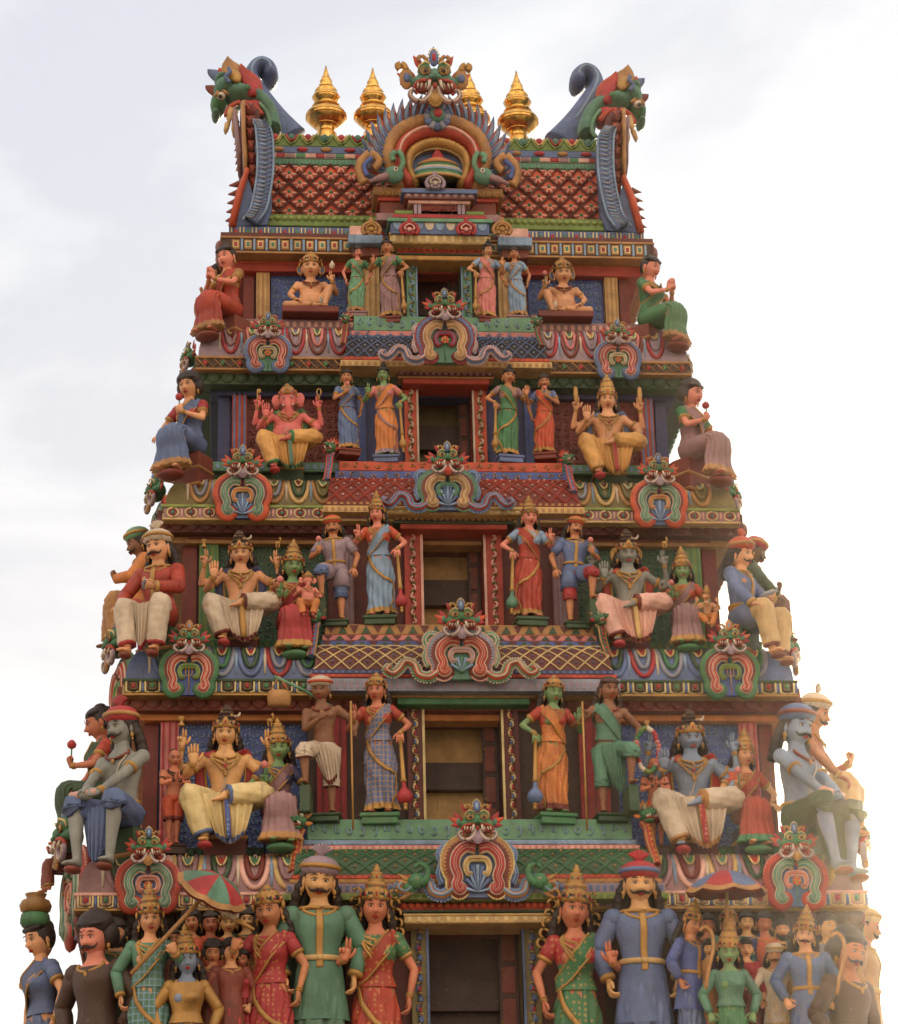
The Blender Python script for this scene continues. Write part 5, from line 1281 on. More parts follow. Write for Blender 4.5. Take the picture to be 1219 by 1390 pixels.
    e=MB(); ell(e,q(300,130,D+.26),(.065,.06,.055),'eyewhite',12,8); ell(e,q(299,131,D+.32),(.03,.025,.03),'black',8,6); sweep(e,[q(x,y,D+.30) for x,y in((292,131),(296,124),(304,123),(310,128))],.022,'ochre',n=6); fin(e,'dragon_eye',hd)
    c=MB()
    def fl2(x0,y0,x1,y1,w,mat,d): 
        a=V(q(x0,y0,d));bb=V(q(x1,y1,d)); P=[a.lerp(bb,t)+V(((-s)*0.04*math.sin(t*5),0,0)) for t in[v/7 for v in range(8)]]; sweep(c,P,[(w*math.sin(PI*(.2+.78*t))+.004,w*.7*(1-.6*t)) for t in[v/7 for v in range(8)]],mat,ref=(1,0,0),n=10)
    fl2(316,124,313,79,.19,'ochre',D+.1); fl2(318,112,311,92,.09,'gold',D+.25); fl2(302,112,286,95,.10,'bluegrey',D-.2); fl2(298,130,283,117,.09,'redearth',D-.1); fl2(308,108,301,93,.08,'orangered',D+.1); fl2(326,118,331,100,.06,'crimson',D+.2)
    P=spline([V(q(x,y,D+.33)) for x,y in((312,112),(306,104),(312,98),(310,92))],4); sweep(c,P,.028,'bluegrey',n=7)
    fin(c,'flame_crest',hd)
    c=MB(); fl2(342,134,331,88,.14,'red',D+.15); fl2(342,130,333,98,.085,'crimson',D+.25); ell(c,q(336,118,D+.33),(.03,.03,.045),'green',8,6); fin(c,'fan_ear',hd)
    k=MB(); P=spline([V(q(x,y,.2)) for x,y in((396,192),(374,166),(354,136),(342,112),(345,99),(355,93),(365,98),(367,106))],6); n=len(P); sweep(k,P,[(.24-.13*min(1,i/18),.28) for i in range(n)],'bluegrey',ref=[(P[min(i+1,n-1)]-P[max(i-1,0)]).normalized().cross(V((0,1,0))) for i in range(n)],n=14)
    ell(k,P[-1],(.115,.30,.115),'bluegrey',12,8); P2=[p+V((0,-.27,0)) for p in P[6:]]; sweep(k,P2,.02,'paleblue',n=6); fin(k,'curled_horn')
gable(-1); gable(1)
# ------------------------------------------------------------------ arch crests
def crest_px(x0,x1,y0,d,pal,label,**k):
    xc=(x0+x1)/2; W=at(x1,y0,d).x-at(x0,y0,d).x; return crest(at(xc,y0,d),W,pal,label,**k)
G='arch crests on the corners of the stepped roofs'
P1=('bluegrey','crimson','palepink','paleyellow','teal'); P2=('orangered','teal','seagreen','cream','bluegrey'); P3=('green','red','palepink','lime','blue'); P4=('red','teal','seagreen','palepink','bluegrey')
rows=[(1,(330,397),503,P1,'flower','grey-blue and pink'),(2,(288,370),703,P2,'fan','orange and green'),(3,(215,297),943,P3,'trident','green and red'),(4,(155,246),1236,P4,'flower','red-bordered green')]
rr_=[(1,(807,873),512),(2,(857,936),712),(3,(952,1034),944),(4,(1038,1128),1230)]
sto=['','top storey','second storey','third storey','fourth storey']
for (i,(a,b),y,P,m,c),(j,(e,f),y2) in zip(rows,rr_):
    d=KD[i]+.10
    mk_=dict(face='green',ear='crimson' if i!=2 else 'orangered',brow='teal' if i in(3,) else 'green',horn='ochre',leaf='orange' if i==3 else 'bluegrey',rays='lilac' if i!=4 else 'ochre')
    crest_px(a,b,y,d,P,f'{c} horseshoe crest with lion mask on the left eave of the {sto[i]}',med=m,mask=mk_,ratio=1.12,group=G)
    crest_px(e,f,y2,d,P,f'{c} horseshoe crest with lion mask on the right eave of the {sto[i]}',med=m,mask=mk_,ratio=1.12,group=G)
cr=[(1,(563,646),492,('bluegrey','ochre','cream','crimson','teal'),('grey','bluegrey','palepink'),'flower','grey and ochre',1.15),
    (2,(566,650),692,('teal','ochre','paleyellow','seagreen','bluegrey'),('bluegrey','red','paleblue'),'fan','pale teal and ochre',.95),
    (3,(578,676),922,('grey','red','orangered','palepink','teal'),('seagreen','orangered','offwhite'),'shell','red and ochre',.95),
    (4,(597,701),1218,('ochre','crimson','red','paleyellow','bluegrey'),('bluegrey','ochre','paleblue'),'fan','blue-grey and ochre',1.15)]
for i,(a,b),y,P,t,m,c,rt in cr:
    crest_px(a,b,y,max(KD[i]+.12,WD[i-1]+1.12)+.16,P,f'{c} scrolled crest with spreading tails in front of the {["","top","second","third","fourth"][i]} window',tails=t,med=m,elephants=(i==4),ratio=rt,group='large centre crests below the window openings',mask=dict(face='green',ear='crimson',rays='lilac' if i!=2 else 'red',leaf='bluegrey',horn='gold' if i>1 else 'ochre',curlc='lilac'))
for i in(1,2,3,4):
    for s in(-1,1):
        W=[0,.74,.88,1.05,1.2][i]; z=[0,zc(503,KD[1],280),zc(705,KD[2],230),zc(943,KD[3],180),zc(1236,KD[4],110)][i]
        for yy,tx in((-KD[i]+.95,'front'),):
            crest(V((s*(HW[i]+.04),yy+.1,z-.05)),W,[0,P1,P2,P3,P4][i],f'horseshoe crest seen edge-on beyond the {"left" if s<0 else "right"} end of the {sto[i]} eave',rz=s*R(76),med='flower',ratio=1.1,group='side crests seen in profile')
# bracket dragons
for i,(xl,yl,xr_,yr,S_) in enumerate(((470,437,727,440,.27),(450,612,768,628,.33),(430,842,812,845,.37),(408,1122,874,1112,.42))):
    dd=WD[i]+1.10
    sc=S_; 
    bracket(at(xl,yl,dd),sc,R(-25),f'small green dragon with red mane on curved bracket left of the {["top","second","third","fourth"][i]} window',body=['redearth','bluegrey','bluegrey','red'][i],edge=['ochre','orangered','ochre','ochre'][i],mane=['crimson','red','crimson','orange'][i])
    bracket(at(xr_,yr,dd),sc,R(30),f'small green dragon with red mane on curved bracket right of the {["top","second","third","fourth"][i]} window',body=['redearth','bluegrey','darkgreen','red'][i],edge=['green','orangered','ochre','ochre'][i],mane=['crimson','red','crimson','orange'][i])
# ------------------------------------------------------------------ statues
def F(name,label,cat,px,y0,y1,d,frac=1.02,rz=0,group=None,**k):
    b=at(px,y0,d); t=at(px,y1,d); H=(t.z-b.z)/frac
    return Figure(name,label,cat,b,H,R(rz),group=group,**k)
def guardian(px,y0,y1,d,label,skin,saree,hem,blouse,k,rz=0,crown=None,hair='bun',mace=True,bulb='gold',border='gold',up='mudra',pall=None,bulbr=.036,plinth='darkred',sway=0,other=None):
    f=F('standing_woman',label,'statue',px,y0,y1,d,rz=rz,skin=skin,sex='f',hs=1.05,side=-2*k,hyaw=-8*k,htilt=4*k,group='standing female figures beside the window openings')
    f.leg(-1,(-.045,-.01,.045),foot=(-.25,-1,0),hipw=.03,thick=.62); f.leg(1,(.045,-.01,.045),foot=(.25,-1,0),hipw=.03,thick=.62)
    if mace: A=f.arm(k,(k*.155,-.085,.585),(k,.5,-.3),'relax',dir=(0,-.45,-1),palm=(0,.9,-.4))
    else: A=f.arm(k,(k*.15,-.02,.50),(k,.4,-.2),'relax',dir=(0,-.1,-1),palm=(-k,0,0))
    if other=='chest': B=f.arm(-k,(-k*.05,-.12,.70),(-k,.2,-.9),'fist',dir=(k*.5,-.2,.8),palm=(0,.8,.2)); f.held(B,'lotus','pink')
    elif other=='down': B=f.arm(-k,(-k*.15,-.04,.51),(-k,.4,-.2),'relax',dir=(0,-.2,-1),palm=(k,0,0))
    else: B=f.arm(-k,(-k*.165,-.13,.70),(-k,.3,-1),up,dir=(-k*.15,-.1,1),palm=(0,-1,0))
    f.skirt(saree,hem,sway=.3*k,border=border); f.blouse(blouse,'gold'); f.pallu(pall or saree,border,k=k if not mace else -k*-1); f.jewels(3)
    f.hair(hair if not crown else 'long'); 
    if crown: f.crown(crown)
    f.face(mark=True)
    if mace: f.mace(A,(k*.185,-.13,.005),'gold',bulb,r=bulbr)
    f.plinth(.14,.11,.03,plinth,drop=.05); f.done(); return f
W1,W2,W3,W4,W5=WD
# storey 1
guardian(485,426,336,W1+.76,'woman statue in green dress standing on the far left of the top window','skinpink','seagreen','ochre','green',-1,hair='bun',mace=False,other='down',plinth='mauve')
guardian(529,434,328,W1+.82,'woman statue in mauve and gold sari with gold mace left of the top window','skintan','mauve','gold','green',1,rz=-8,hair='topknot',border='gold')
guardian(662,434,332,W1+.82,'woman statue in pink sari with gold mace right of the top window','skin','pink','gold','paleblue',-1,rz=8,hair='topknot')
guardian(702,432,338,W1+.76,'woman statue in pale blue dress standing on the far right of the top window','skintan','paleblue','gold','paleblue',1,hair='bun',mace=False,other='down',plinth='mauve')
# storey 2
guardian(472,613,504,W2+.76,'woman statue in grey-blue sari holding a flower on the far left of the second window','skintan','bluegrey','gold','bluegrey',1,rz=12,hair='bun',mace=False,other='chest')
guardian(524,622,500,W2+.82,'green-skinned woman statue in yellow-orange sari with gold mace left of the second window','skingreen','orange','lilac','pink',1,rz=-5,hair='topknot',border='mauve',plinth='bluegrey')
guardian(691,622,502,W2+.82,'woman statue in bright green sari with gold mace right of the second window','skintan','green','gold','mauve',-1,rz=9,up='open',hair='topknot',plinth='bluegrey')
guardian(741,618,510,W2+.76,'woman statue in orange-red sari on the far right of the second window','skintan','orangered','gold','bluegrey',-1,rz=-12,hair='bun',mace=False,other='chest')
# storey 3
guardian(516,840,685,W3+.82,'crowned woman statue in silver-blue sari with red-banded mace left of the third window','skinpink','paleblue','gold','orangered',1,rz=-5,crown='karanda',bulb='crimson',bulbr=.048,plinth='darkgreen')
guardian(720,842,690,W3+.82,'crowned woman statue in red sari with green-banded mace right of the third window','skinpink','red','gold','paleblue',-1,rz=5,crown='karanda',bulb='teal',bulbr=.048,plinth='darkgreen')
# storey 4
guardian(516,1108,922,W4+.84,'crowned woman statue in blue chequered sari with striped red mace left of the fourth window','skinred','bluegrey#check-gold','gold','red',1,rz=-5,crown='cap',bulb='crimson',bulbr=.054,plinth='green')
guardian(753,1108,925,W4+.84,'green-skinned crowned woman statue in yellow sari with grey mace right of the fourth window','skingreen','orange#dot-crimson','darkred','red',-1,rz=10,up='open',crown='cap',bulb='bluegrey',bulbr=.054,plinth='green')
# men with one foot raised
def leaner(px,y0,y1,d,label,skin,k,coat,short,turb,rz=0,bare=False,old=False,pole=None,drape=None,lower='mauve'):
    "k: side of the raised knee"
    f=F('standing_man',label,'statue',px,y0,y1,d,rz=rz,skin=skin,sex='m',side=3*k,hyaw=8*k,group='men with one foot raised beside the windows',bulk=.92 if old else .98)
    f.leg(k,(k*.115,-.18,.215),foot=(k*.2,-1,0),knee=(k*.125,-.20,.435)); f.leg(-k,(-k*.05,-.0,.045),foot=(-k*.2,-1,0))
    if not old:
        A=f.arm(k,(k*.13,-.15,.66),(k,.2,-1),'fist',dir=(-.1,-.2,.9),palm=(0,.9,0)); f.held(A,'lotus','pink'); B=f.arm(-k,(-k*.17,-.03,.50),(-k,.4,-.2),'relax',dir=(-k*.3,-.4,-1),palm=(0,.2,-1))
        f.tunic(coat,.42,'gold',None,long=False,belt='gold'); f.dhoti(short,None,name='short_cloth',short=.42,belt=None)
        f.hair('curly'); f.turban(turb,'gold',tuft=False); f.jewels(1,armlet=False,chest=False); f.face(True)
    else:
        if pole:
            A=f.arm(k,(k*.00,-.15,.69),(k,.2,-.9),'fist',dir=(-k*.6,-.2,.6),palm=(0,.9,0)); B=f.arm(-k,(-k*.21,-.08,.55),(-k,.3,-.5),'fist',dir=(-k*.5,-.6,.2),palm=(k,0,0))
        else:
            A=f.arm(k,(k*.19,-.06,.55),(k,.3,-.4),'relax',dir=(k*.2,-.4,-1),palm=(0,.2,-1)); B=f.arm(-k,(-k*.20,-.10,.69),(-k,.3,-.9),'fist',dir=(0,-.3,1),palm=(k,-.5,0))
        f.dhoti(lower,'darkred' if pole else 'teal',name='loin_cloth',short=.36,drape=(-.10,.08,.50,-.085,-.02,.12,.22) if pole else (-.07,.10,.50,-.085,-.02,.12,.17),belt=None)
        f.staff((-k*.215,-.16,-.15),(-k*.205,-.14,.80),'gold',r=.0075)
        if drape: f.pallu(drape,drape,k=-k)
        f.hair('curly' if not pole else 'bun','grey' if pole else 'darkbrown'); 
        if pole: f.turban('offwhite','orangered',tuft=False)
        f.jewels(1,armlet=False,chest=False,bangle=False,anklet=False,mat='gold',beads='redearth'); f.face(False)
    f.plinth(.12,.10,.02,'darkgreen',drop=.04); 
    mb=MB(); box(mb,k*.115-.036,k*.115+.036,-.24,-.05,-.03,.17,'darkgreen',.01); mb.build('foot_block',f.root)
    f.done(); return f
leaner(456,845,704,W3+.86,'man statue in mauve-grey tunic and orange turban, knee raised, left of the third window','skintan',-1,'lilac','bluegrey','orangered',rz=-6)
leaner(782,848,705,W3+.86,'man statue in blue tunic and orange turban, knee raised, right of the third window','skintan',1,'bluegrey','crimson','orangered',rz=6)
om=leaner(441,1108,922,W4+.88,'thin bare-chested old man statue in white loincloth and headband left of the fourth window','skinbrown',-1,None,None,None,rz=-8,old=True,pole=True,lower='offwhite')
leaner(829,1108,922,W4+.88,'old man statue draped in teal cloth with a long staff right of the fourth window','skinbrown',1,None,None,None,rz=6,old=True,drape='teal',lower='teal')
p=[at(372,918,W4+.95),at(415,938,W4+.92),at(464,968,W4+.86)]
mb=MB(); sweep(mb,p,.017,'seagreen',n=8); po=empty('carrying_pole',p[0],'thin green carrying pole sloping over the shoulder of the old man','pole'); mb.tf(Matrix.Translation(-p[0])); mb.build('pole_shaft',po)
c=at(379,948,W4+.95); bk_=empty('woven_basket',c,'small woven basket hanging from the green carrying pole','basket')
mb=MB(); lathe(mb,[(.09,-.10),(.125,-.08),(.13,.0),(.125,.07),(.11,.08)],'ochre',Matrix.Diagonal((1,.7,1,1)),n=24,mod=lambda t,i:1+.03*math.cos(12*t+i*PI)); mb.build('basket_body',bk_)
mb=MB(); 
for s in(-1,1): sweep(mb,[(s*.11,0,.07),(0,0,.26)],.008,'ochre',n=6)
mb.build('hanger_cords',bk_)
# ---- seated deities with one leg folded
def deity(px,y0,y1,d,label,skin,cloth,hem,stripe,crown='kirita',arms=4,up=('conch','disc'),kk=1,shawl=None,sex='m',jewel=3,thread=True,halo=None,belly=0,moust=False,rz=0,emcol='gold',frac=.82,chestcol=None,drape=True,right='rest',group='seated deities in the wall niches',belt='gold',done=True,name='seated_deity',hairstyle='long'):
    f=F(name,label,'statue',px,y0,y1,d,frac=frac,rz=rz,skin=skin,sex=sex,hip=.30,belly=belly,group=group,bulk=1.05)
    f.leg(-kk,(-kk*.115,-.20,.045),foot=(-kk*.25,-1,0),knee=(-kk*.205,-.175,.315))
    f.leg(kk,(-kk*.00,-.235,.295),foot=(-kk*1,-.25,-.25),knee=(kk*.225,-.155,.325))
    if arms==4:
        for q,k in enumerate((-1,1)):
            A=f.arm(k,(k*.255,-.03,.85),(k,.1,-1),'mudra' if up[q]!='fist' else 'fist',dir=(k*.05,-.1,1),palm=(0,-1,0),back=.03,thick=.85)
            if up[q]: f.held(A,up[q],emcol)
    f.arm(-1,(-.185,-.15,.72),(-1,.3,-1),'open',dir=(-.05,-.05,1),palm=(0,-1,0),hsz=1.25)
    if right=='rest': f.arm(1,(.20,-.14,.60),(1,.5,-.3),'open',dir=(.25,-.5,-.6),palm=(0,-.8,.5),hsz=1.15)
    elif right=='knee': f.arm(1,(.215,-.10,.54),(1,.7,-.1),'relax',dir=(.2,-.5,-.5),palm=(0,.2,-1))
    else: f.arm(1,(.22,-.10,.66),(1,.3,-.6),'relax',dir=(.8,-.5,.1),palm=(0,-.5,-.6))
    dr=(-.16,.17,.315,-.19,-.10,.15,.03) if kk>0 else (-.17,.16,.315,-.19,-.15,.10,.03)
    f.dhoti(cloth,hem,drape=dr if drape else None,stripe=stripe,off=.013,belt=belt)
    if shawl: f.shawl(shawl)
    f.jewels(jewel,thread=thread,belt=False)
    f.hair(hairstyle)
    f.crown(crown)
    if halo: f.halo(halo)
    f.face(moust)
    f.rock((0,.03,.08),(.20,.12,.17),'darkgreen' if d<3 else 'maroon',seed=int(px))
    mb=MB(); ell(mb,(-kk*.115,-.24,-.008),(.045,.055,.025),'crimson',12,8); mb.build('lotus_footrest',f.root)
    if done: f.done()
    return f
deity(829,660,532,W2+.75,'four-armed seated deity in yellow dhoti and blue shawl in the right red niche','skin','yellow','gold','crimson',up=('paddle','paddle'),shawl='bluegrey')
deity(326,886,738,W3+.80,'four-armed seated deity in white dhoti with gold collar in the left green niche','skin','offwhite','darkred','gold',crown='jata',up=('drum','deer'),shawl='navy',right='out')
deity(857,888,738,W3+.80,'pale grey-skinned seated deity in pinkish dhoti with gold ear rings in the right green niche','skingrey','palepink','darkred','cream',crown='jata',up=('drum','deer'),shawl='red',halo='gold',right='out')
deity(305,1160,978,W4+.85,'four-armed deity in pale yellow dhoti with blue patterned stripe seated in the left blue niche','skinyellow','paleyellow','bluegrey','blue#dot-paleblue',crown='jata',up=('drum','deer'),shawl='crimson',right='knee')
deity(945,1166,984,W4+.85,'blue-grey-skinned deity in white dhoti with red patterned stripe seated in the right blue niche','skinblue','offwhite','ochre','crimson#dot-palepink',crown='jata',arms=4,up=('drum',None),shawl='red',right='knee')
# elephant-headed deity
f=deity(391,652,530,W2+.75,'pink elephant-headed deity with round belly and yellow dhoti seated in the left red niche','palepinkred','yellow','green','teal',arms=4,up=('axe','loop'),belly=1.0,done=False,shawl='green',name='elephant_headed_deity')
for c in [o for o in f.root.children if o.name.split('.')[0] in('hair','eyes','lips','forehead_mark','crown')]: bpy.data.objects.remove(c)
h=f.hm
for (c,r) in (((0,0,0),(.066,.062,.072)),((0,-.02,-.03),(.045,.05,.045)),((-.028,-.02,.045),(.035,.035,.03)),((.028,-.02,.045),(.035,.035,.03)),((-.03,-.042,-.035),(.022,.02,.03)),((.03,-.042,-.035),(.022,.02,.03))): ell(f.mb,h@V(c),tuple(q*1.12 for q in r),'stone',16,10)
for s in(-1,1):
    ell(f.mb,h@V((s*.088,.02,-.005)),(.046,.014,.060),'stone',14,10); ell(f.mb,h@V((s*.092,.018,-.045)),(.030,.012,.035),'stone',12,8)
P=spline([h@V(p) for p in((0,-.045,-.01),(0,-.078,-.05),(.004,-.085,-.10),(.0,-.088,-.15),(.012,-.092,-.185),(.036,-.098,-.19),(.046,-.098,-.17))],5)
sweep(f.mb,P,[.034-.019*i/len(P) for i in range(len(P))],'stone',n=12,mod=lambda t,i:1+.05*(i%2))
f.crown('cap')
for s in(-1,1): e=MB(); ell(e,h@V((s*.034,-.063,.010)),(.011,.008,.007),'eyewhite',10,6); ell(e,h@V((s*.034,-.070,.010)),(.005,.004,.005),'black',8,6); e.build('eye',f.root)
for s in(-1,1): e=MB(); sweep(e,[h@V((s*.03,-.065,-.045)),h@V((s*.040,-.10,-.06)),h@V((s*.042,-.115,-.05))],[.010,.008,.002],'white',n=8); e.build('tusk',f.root)
f.done(elephant=True)
# small seated child-like deities in the top storey
def childg(px,y0,y1,d,label,m,up):
    f=F('seated_child',label,'statue',px,y0,y1,d,frac=.635,skin='skin',sex='m',hip=.075,hs=1.45,belly=.7,group='seated child-like figures of the top storey',bulk=1.05)
    f.leg(-m,(m*.02,-.20,.055),foot=(m*1,-.3,0),knee=(-m*.235,-.13,.075)); f.leg(m,(m*.125,-.17,.045),foot=(m*.2,-1,0),knee=(m*.175,-.12,.26))
    f.arm(-m,(-m*.15,-.17,.55),(-m,.5,.1),'relax',dir=(m*.8,-.5,-.2),palm=(0,.2,-1)); A=f.arm(m,(m*.20,-.15,.76),(m,-.2,-1),'mudra',dir=(0,-.1,1),palm=(0,-1,0)); f.held(A,up,'pink' if up=='lotus' else 'offwhite')
    mb=MB(); ell(mb,f.up(0,0,.50),(.115,.09,.05),'offwhite',18,10)
    for L in f.legs: sweep(mb,[L.hp,L.hp.lerp(L.kn,.35),L.hp.lerp(L.kn,.6)],[.066,.064,.058],'offwhite' if L.k==m else 'skin',n=14)
    mb.build('loin_cloth',f.root)
    f.jewels(2,chest=False,beads='redearth'); f.hair('none'); f.crown('cap'); f.halo('bluegrey','gold',.05); f.face()
    mb=MB(); box(mb,-.28,.26,-.24,.12,-.05,.02,'darkred',.01); mb.build('seat_slab',f.root); f.done()
childg(422,432,352,W1+.36,'bare-bellied child-like deity holding up a white conch in the top left niche',1,'conch')
childg(766,438,360,W1+.36,'bare-bellied child-like deity holding up a pink lotus in the top right niche',-1,'lotus')
# ---- corner figures seated with both legs hanging
def corner(px,y0,y1,d,label,rz,skin,saree,hem,blouse,hands='pray',hair='bun',k=1,frac=.80,border='gold',name='seated_woman'):
    f=F(name,label,'statue',px,y0,y1,d,frac=frac,rz=rz,skin=skin,sex='f',hip=.28,lean=4,hyaw=0,group='women seated on the corners of the tower')
    f.leg(-1,(-.055,-.25,.045),foot=(-.15,-1,0),knee=(-.062,-.225,.29)); f.leg(1,(.055,-.22,.045),foot=(.15,-1,0),knee=(.062,-.225,.29))
    if hands=='pray':
        f.arm(-1,(-.022,-.19,.70),(-1,.1,-.8),'flat',dir=(.15,-.15,1),palm=(1,0,0)); f.arm(1,(.022,-.19,.70),(1,.1,-.8),'flat',dir=(-.15,-.15,1),palm=(-1,0,0))
    else:
        A=f.arm(k,(k*.03,-.15,.70),(k,.1,-.8),'fist',dir=(-k*.5,-.2,.8),palm=(0,.8,.2)); f.held(A,'lotus','crimson'); f.arm(-k,(-k*.14,-.16,.54),(-k,.3,-.2),'relax',dir=(0,-1,-.3),palm=(0,.2,-1))
    f.lapskirt(saree,hem,border=border); f.blouse(blouse,'gold'); f.pallu(saree,border,k=k); f.jewels(3,anklet=False); f.hair(hair); f.face()
    f.rock((0,.02,.10),(.16,.12,.17),'redearth',seed=int(px)); mb=MB(); ell(mb,(0,-.24,-.02),(.10,.08,.035),'darkred',16,8); mb.build('foot_stone',f.root); f.done(); return f
corner(311,468,338,2.25,'woman in red sari with folded hands seated on the left corner of the top storey',-42,'skinpink','red','ochre','gold','pray','bun')
corner(884,480,352,2.25,'woman in green sari with folded hands seated on the right corner of the top storey',48,'skinpink','green','ochre','green','pray','bun')
corner(258,657,511,2.90,'woman in blue sari holding a rosebud seated on the left corner of the second storey',-32,'skin','bluegrey','ochre','crimson','flower','big')
corner(942,664,522,2.90,'woman in mauve sari and green blouse seated on the right corner of the second storey',40,'skinpink','mauve','ochre','green','flower','big',k=-1)
def cman(px,y0,y1,d,label,rz,skin,coat,cloth,hem,turb,band,k=1,bare=False,frac=.81,tuft=True,bearded=False):
    f=F('seated_man',label,'statue',px,y0,y1,d,frac=frac,rz=rz,skin=skin,sex='m',hip=.30,lean=2,bulk=.95,hyaw=-6*k,group='turbaned men seated on the corners of the tower')
    f.leg(-1,(-.075,-.235,.045),foot=(-.2,-1,0),knee=(-.115,-.215,.31)); f.leg(1,(.085,-.20,.045),foot=(.2,-1,0),knee=(.115,-.215,.31))
    if bare:
        A=f.arm(k,(k*.02,-.24,.55),(k,.2,-.6),'fist',dir=(-k*.9,-.3,.1),palm=(0,.7,-.4)); f.arm(-k,(-k*.07,-.245,.53),(-k,.2,-.6),'fist',dir=(k*.8,-.3,0),palm=(0,.3,.8))
        mb=MB(); sweep(mb,[A.c+V((-.10,0,0)),A.c+V((.05,0,0))],[.022,.018],'palepink',n=10); mb.build('scroll_roll',f.root)
        f.dhoti(cloth,None,name='waist_cloth',short=.46,drape=(-.10,.10,.30,-.17,-.08,.09,.06),belt='gold'); f.jewels(1,chest=False,beads='redearth',anklet=False,thread=True)
    else:
        A=f.arm(k,(k*.06,-.18,.63),(k,.2,-.6),'fist',dir=(-k*.7,-.5,.1),palm=(0,.6,.5)); f.arm(-k,(-k*.16,-.17,.53),(-k,.3,-.2),'relax',dir=(0,-1,-.2),palm=(0,.2,-1))
        f.dhoti(cloth,hem,drape=(-.09,.09,.32,-.19,-.04,.04,.05),short=0); f.tunic(coat,.36,'gold','gold',long=True); f.jewels(1,armlet=False,chest=False,anklet=False)
        mb=MB(); lathe(mb,[(.003,-.07),(.016,-.04),(.018,.0),(.008,.02),(.008,.04)],'grey',Matrix.Translation(A.c)@Euler((R(60),R(60*k),0)).to_matrix().to_4x4(),n=8); mb.build('dagger',f.root)
    f.hair('curly'); f.turban(turb,band,tuft); f.face(True)
    f.rock((0,.02,.10),(.17,.12,.19),'darkgreen',seed=int(px)); [(mb:=MB(),ell(mb,c,(.034,.050,.020),'redearth',16,8),mb.build('foot_stone',f.root)) for c in((.085,-.24,-.006),(-.075,-.27,-.006))]; f.done(); return f
cman(214,905,728,3.62,'man in red coat and white turban seated on the left corner of the third storey',-25,'skin','red#dot-darkred','offwhite','crimson','offwhite','gold',1)
cman(1012,905,738,3.62,'man in blue coat and orange turban seated on the right corner of the third storey',50,'skin','bluegrey','cream','redearth','orangered','ochre',1)
cman(164,1192,968,4.40,'bare-chested grey-skinned man with crimson turban seated on the left corner of the fourth storey',-35,'skingrey',None,'bluegrey','gold','crimson','ochre',1,bare=True)
cman(1092,1200,966,4.40,'bare-chested grey-skinned man with blue headcloth seated on the right corner of the fourth storey',42,'skinblue',None,'darkgreen','gold','bluegrey','redearth',1,bare=True,tuft=False)
# ---- consorts beside the deities
def consort(px,y0,y1,d,label,skin,saree,hem,blouse,rz=0,crown='karanda',mir=1,hold=None,frac=.81):
    f=F('seated_consort',label,'statue',px,y0,y1,d,frac=frac,rz=rz,skin=skin,sex='f',hip=.29,group='consorts seated beside the deities')
    f.leg(-1,(-.05,-.22,.045),foot=(-.15,-1,0),knee=(-.06,-.20,.30)); f.leg(1,(.05,-.19,.045),foot=(.15,-1,0),knee=(.06,-.20,.30))
    A=f.arm(-mir,(-mir*.11,-.15,.66),(-mir,.2,-.8),'mudra',dir=(0,-.3,1),palm=(0,-1,0)); f.arm(mir,(mir*.15,-.12,.55),(mir,.3,-.3),'relax',dir=(mir*.3,-.8,-.3),palm=(0,.2,-1))
    f.held(A,'lotus','pink'); f.lapskirt(saree,hem); f.blouse(blouse); f.pallu(saree,'gold',k=mir); f.jewels(3); f.hair('long'); f.crown(crown); f.face()
    f.rock((0,.02,.08),(.13,.10,.17),'navy' if d>4 else 'maroon',seed=int(px)); mb=MB(); ell(mb,(0,-.2,-.02),(.10,.08,.035),'green',14,8); mb.build('lotus_footrest',f.root); f.done(); return f
consort(397,898,755,W3+.85,'green-skinned crowned consort in crimson sari beside the white-clad deity on the left','skingreen','crimson','gold','crimson',rz=5)
consort(932,888,762,W3+.80,'green-skinned crowned consort in mauve sari beside the grey-skinned deity on the right','skingreen','mauve','gold','orangered',rz=-5)
consort(377,1158,1000,W4+.85,'green-skinned crowned consort in grey-violet sari beside the yellow-clad deity','skingreen','mauve','ochre','navy',rz=5)
consort(1017,1160,1010,W4+.80,'golden-faced crowned consort in red sari beside the blue-grey-skinned deity','skin','red','green','orangered',rz=8,mir=1)
# little figures on laps and attendants
f=F('small_deity','tiny pink elephant-headed child seated on the lap of the crimson-clad consort','statue',418,843,782,W3+1.15,frac=.82,skin='skinpink',sex='m',hip=.30,belly=.8,hs=1.3)
f.leg(-1,(-.08,-.2,.05),knee=(-.14,-.17,.30)); f.leg(1,(.08,-.2,.05),knee=(.14,-.17,.30)); f.arm(-1,(-.17,-.12,.70),(-1,.2,-1),'open',dir=(0,0,1)); f.arm(1,(.17,-.12,.60),(1,.2,-1),'open',dir=(0,-.5,.5))
P=spline([f.hm@V(p) for p in((0,-.04,-.01),(0,-.08,-.06),(.0,-.085,-.13),(.03,-.09,-.16))],4); sweep(f.mb,P,[.03-.015*i/len(P) for i in range(len(P))],'stone',n=10)
for s in(-1,1): ell(f.mb,f.hm@V((s*.085,.02,-.005)),(.05,.014,.06),'stone',12,8)
f.dhoti('orange','crimson'); f.jewels(2,chest=False); f.crown('cap'); f.done()
f=F('small_deity','tiny crowned golden child deity with raised hands at the right of the third storey','statue',961,858,803,W3+1.05,frac=.84,skin='skin',sex='m',hip=.30,hs=1.25)
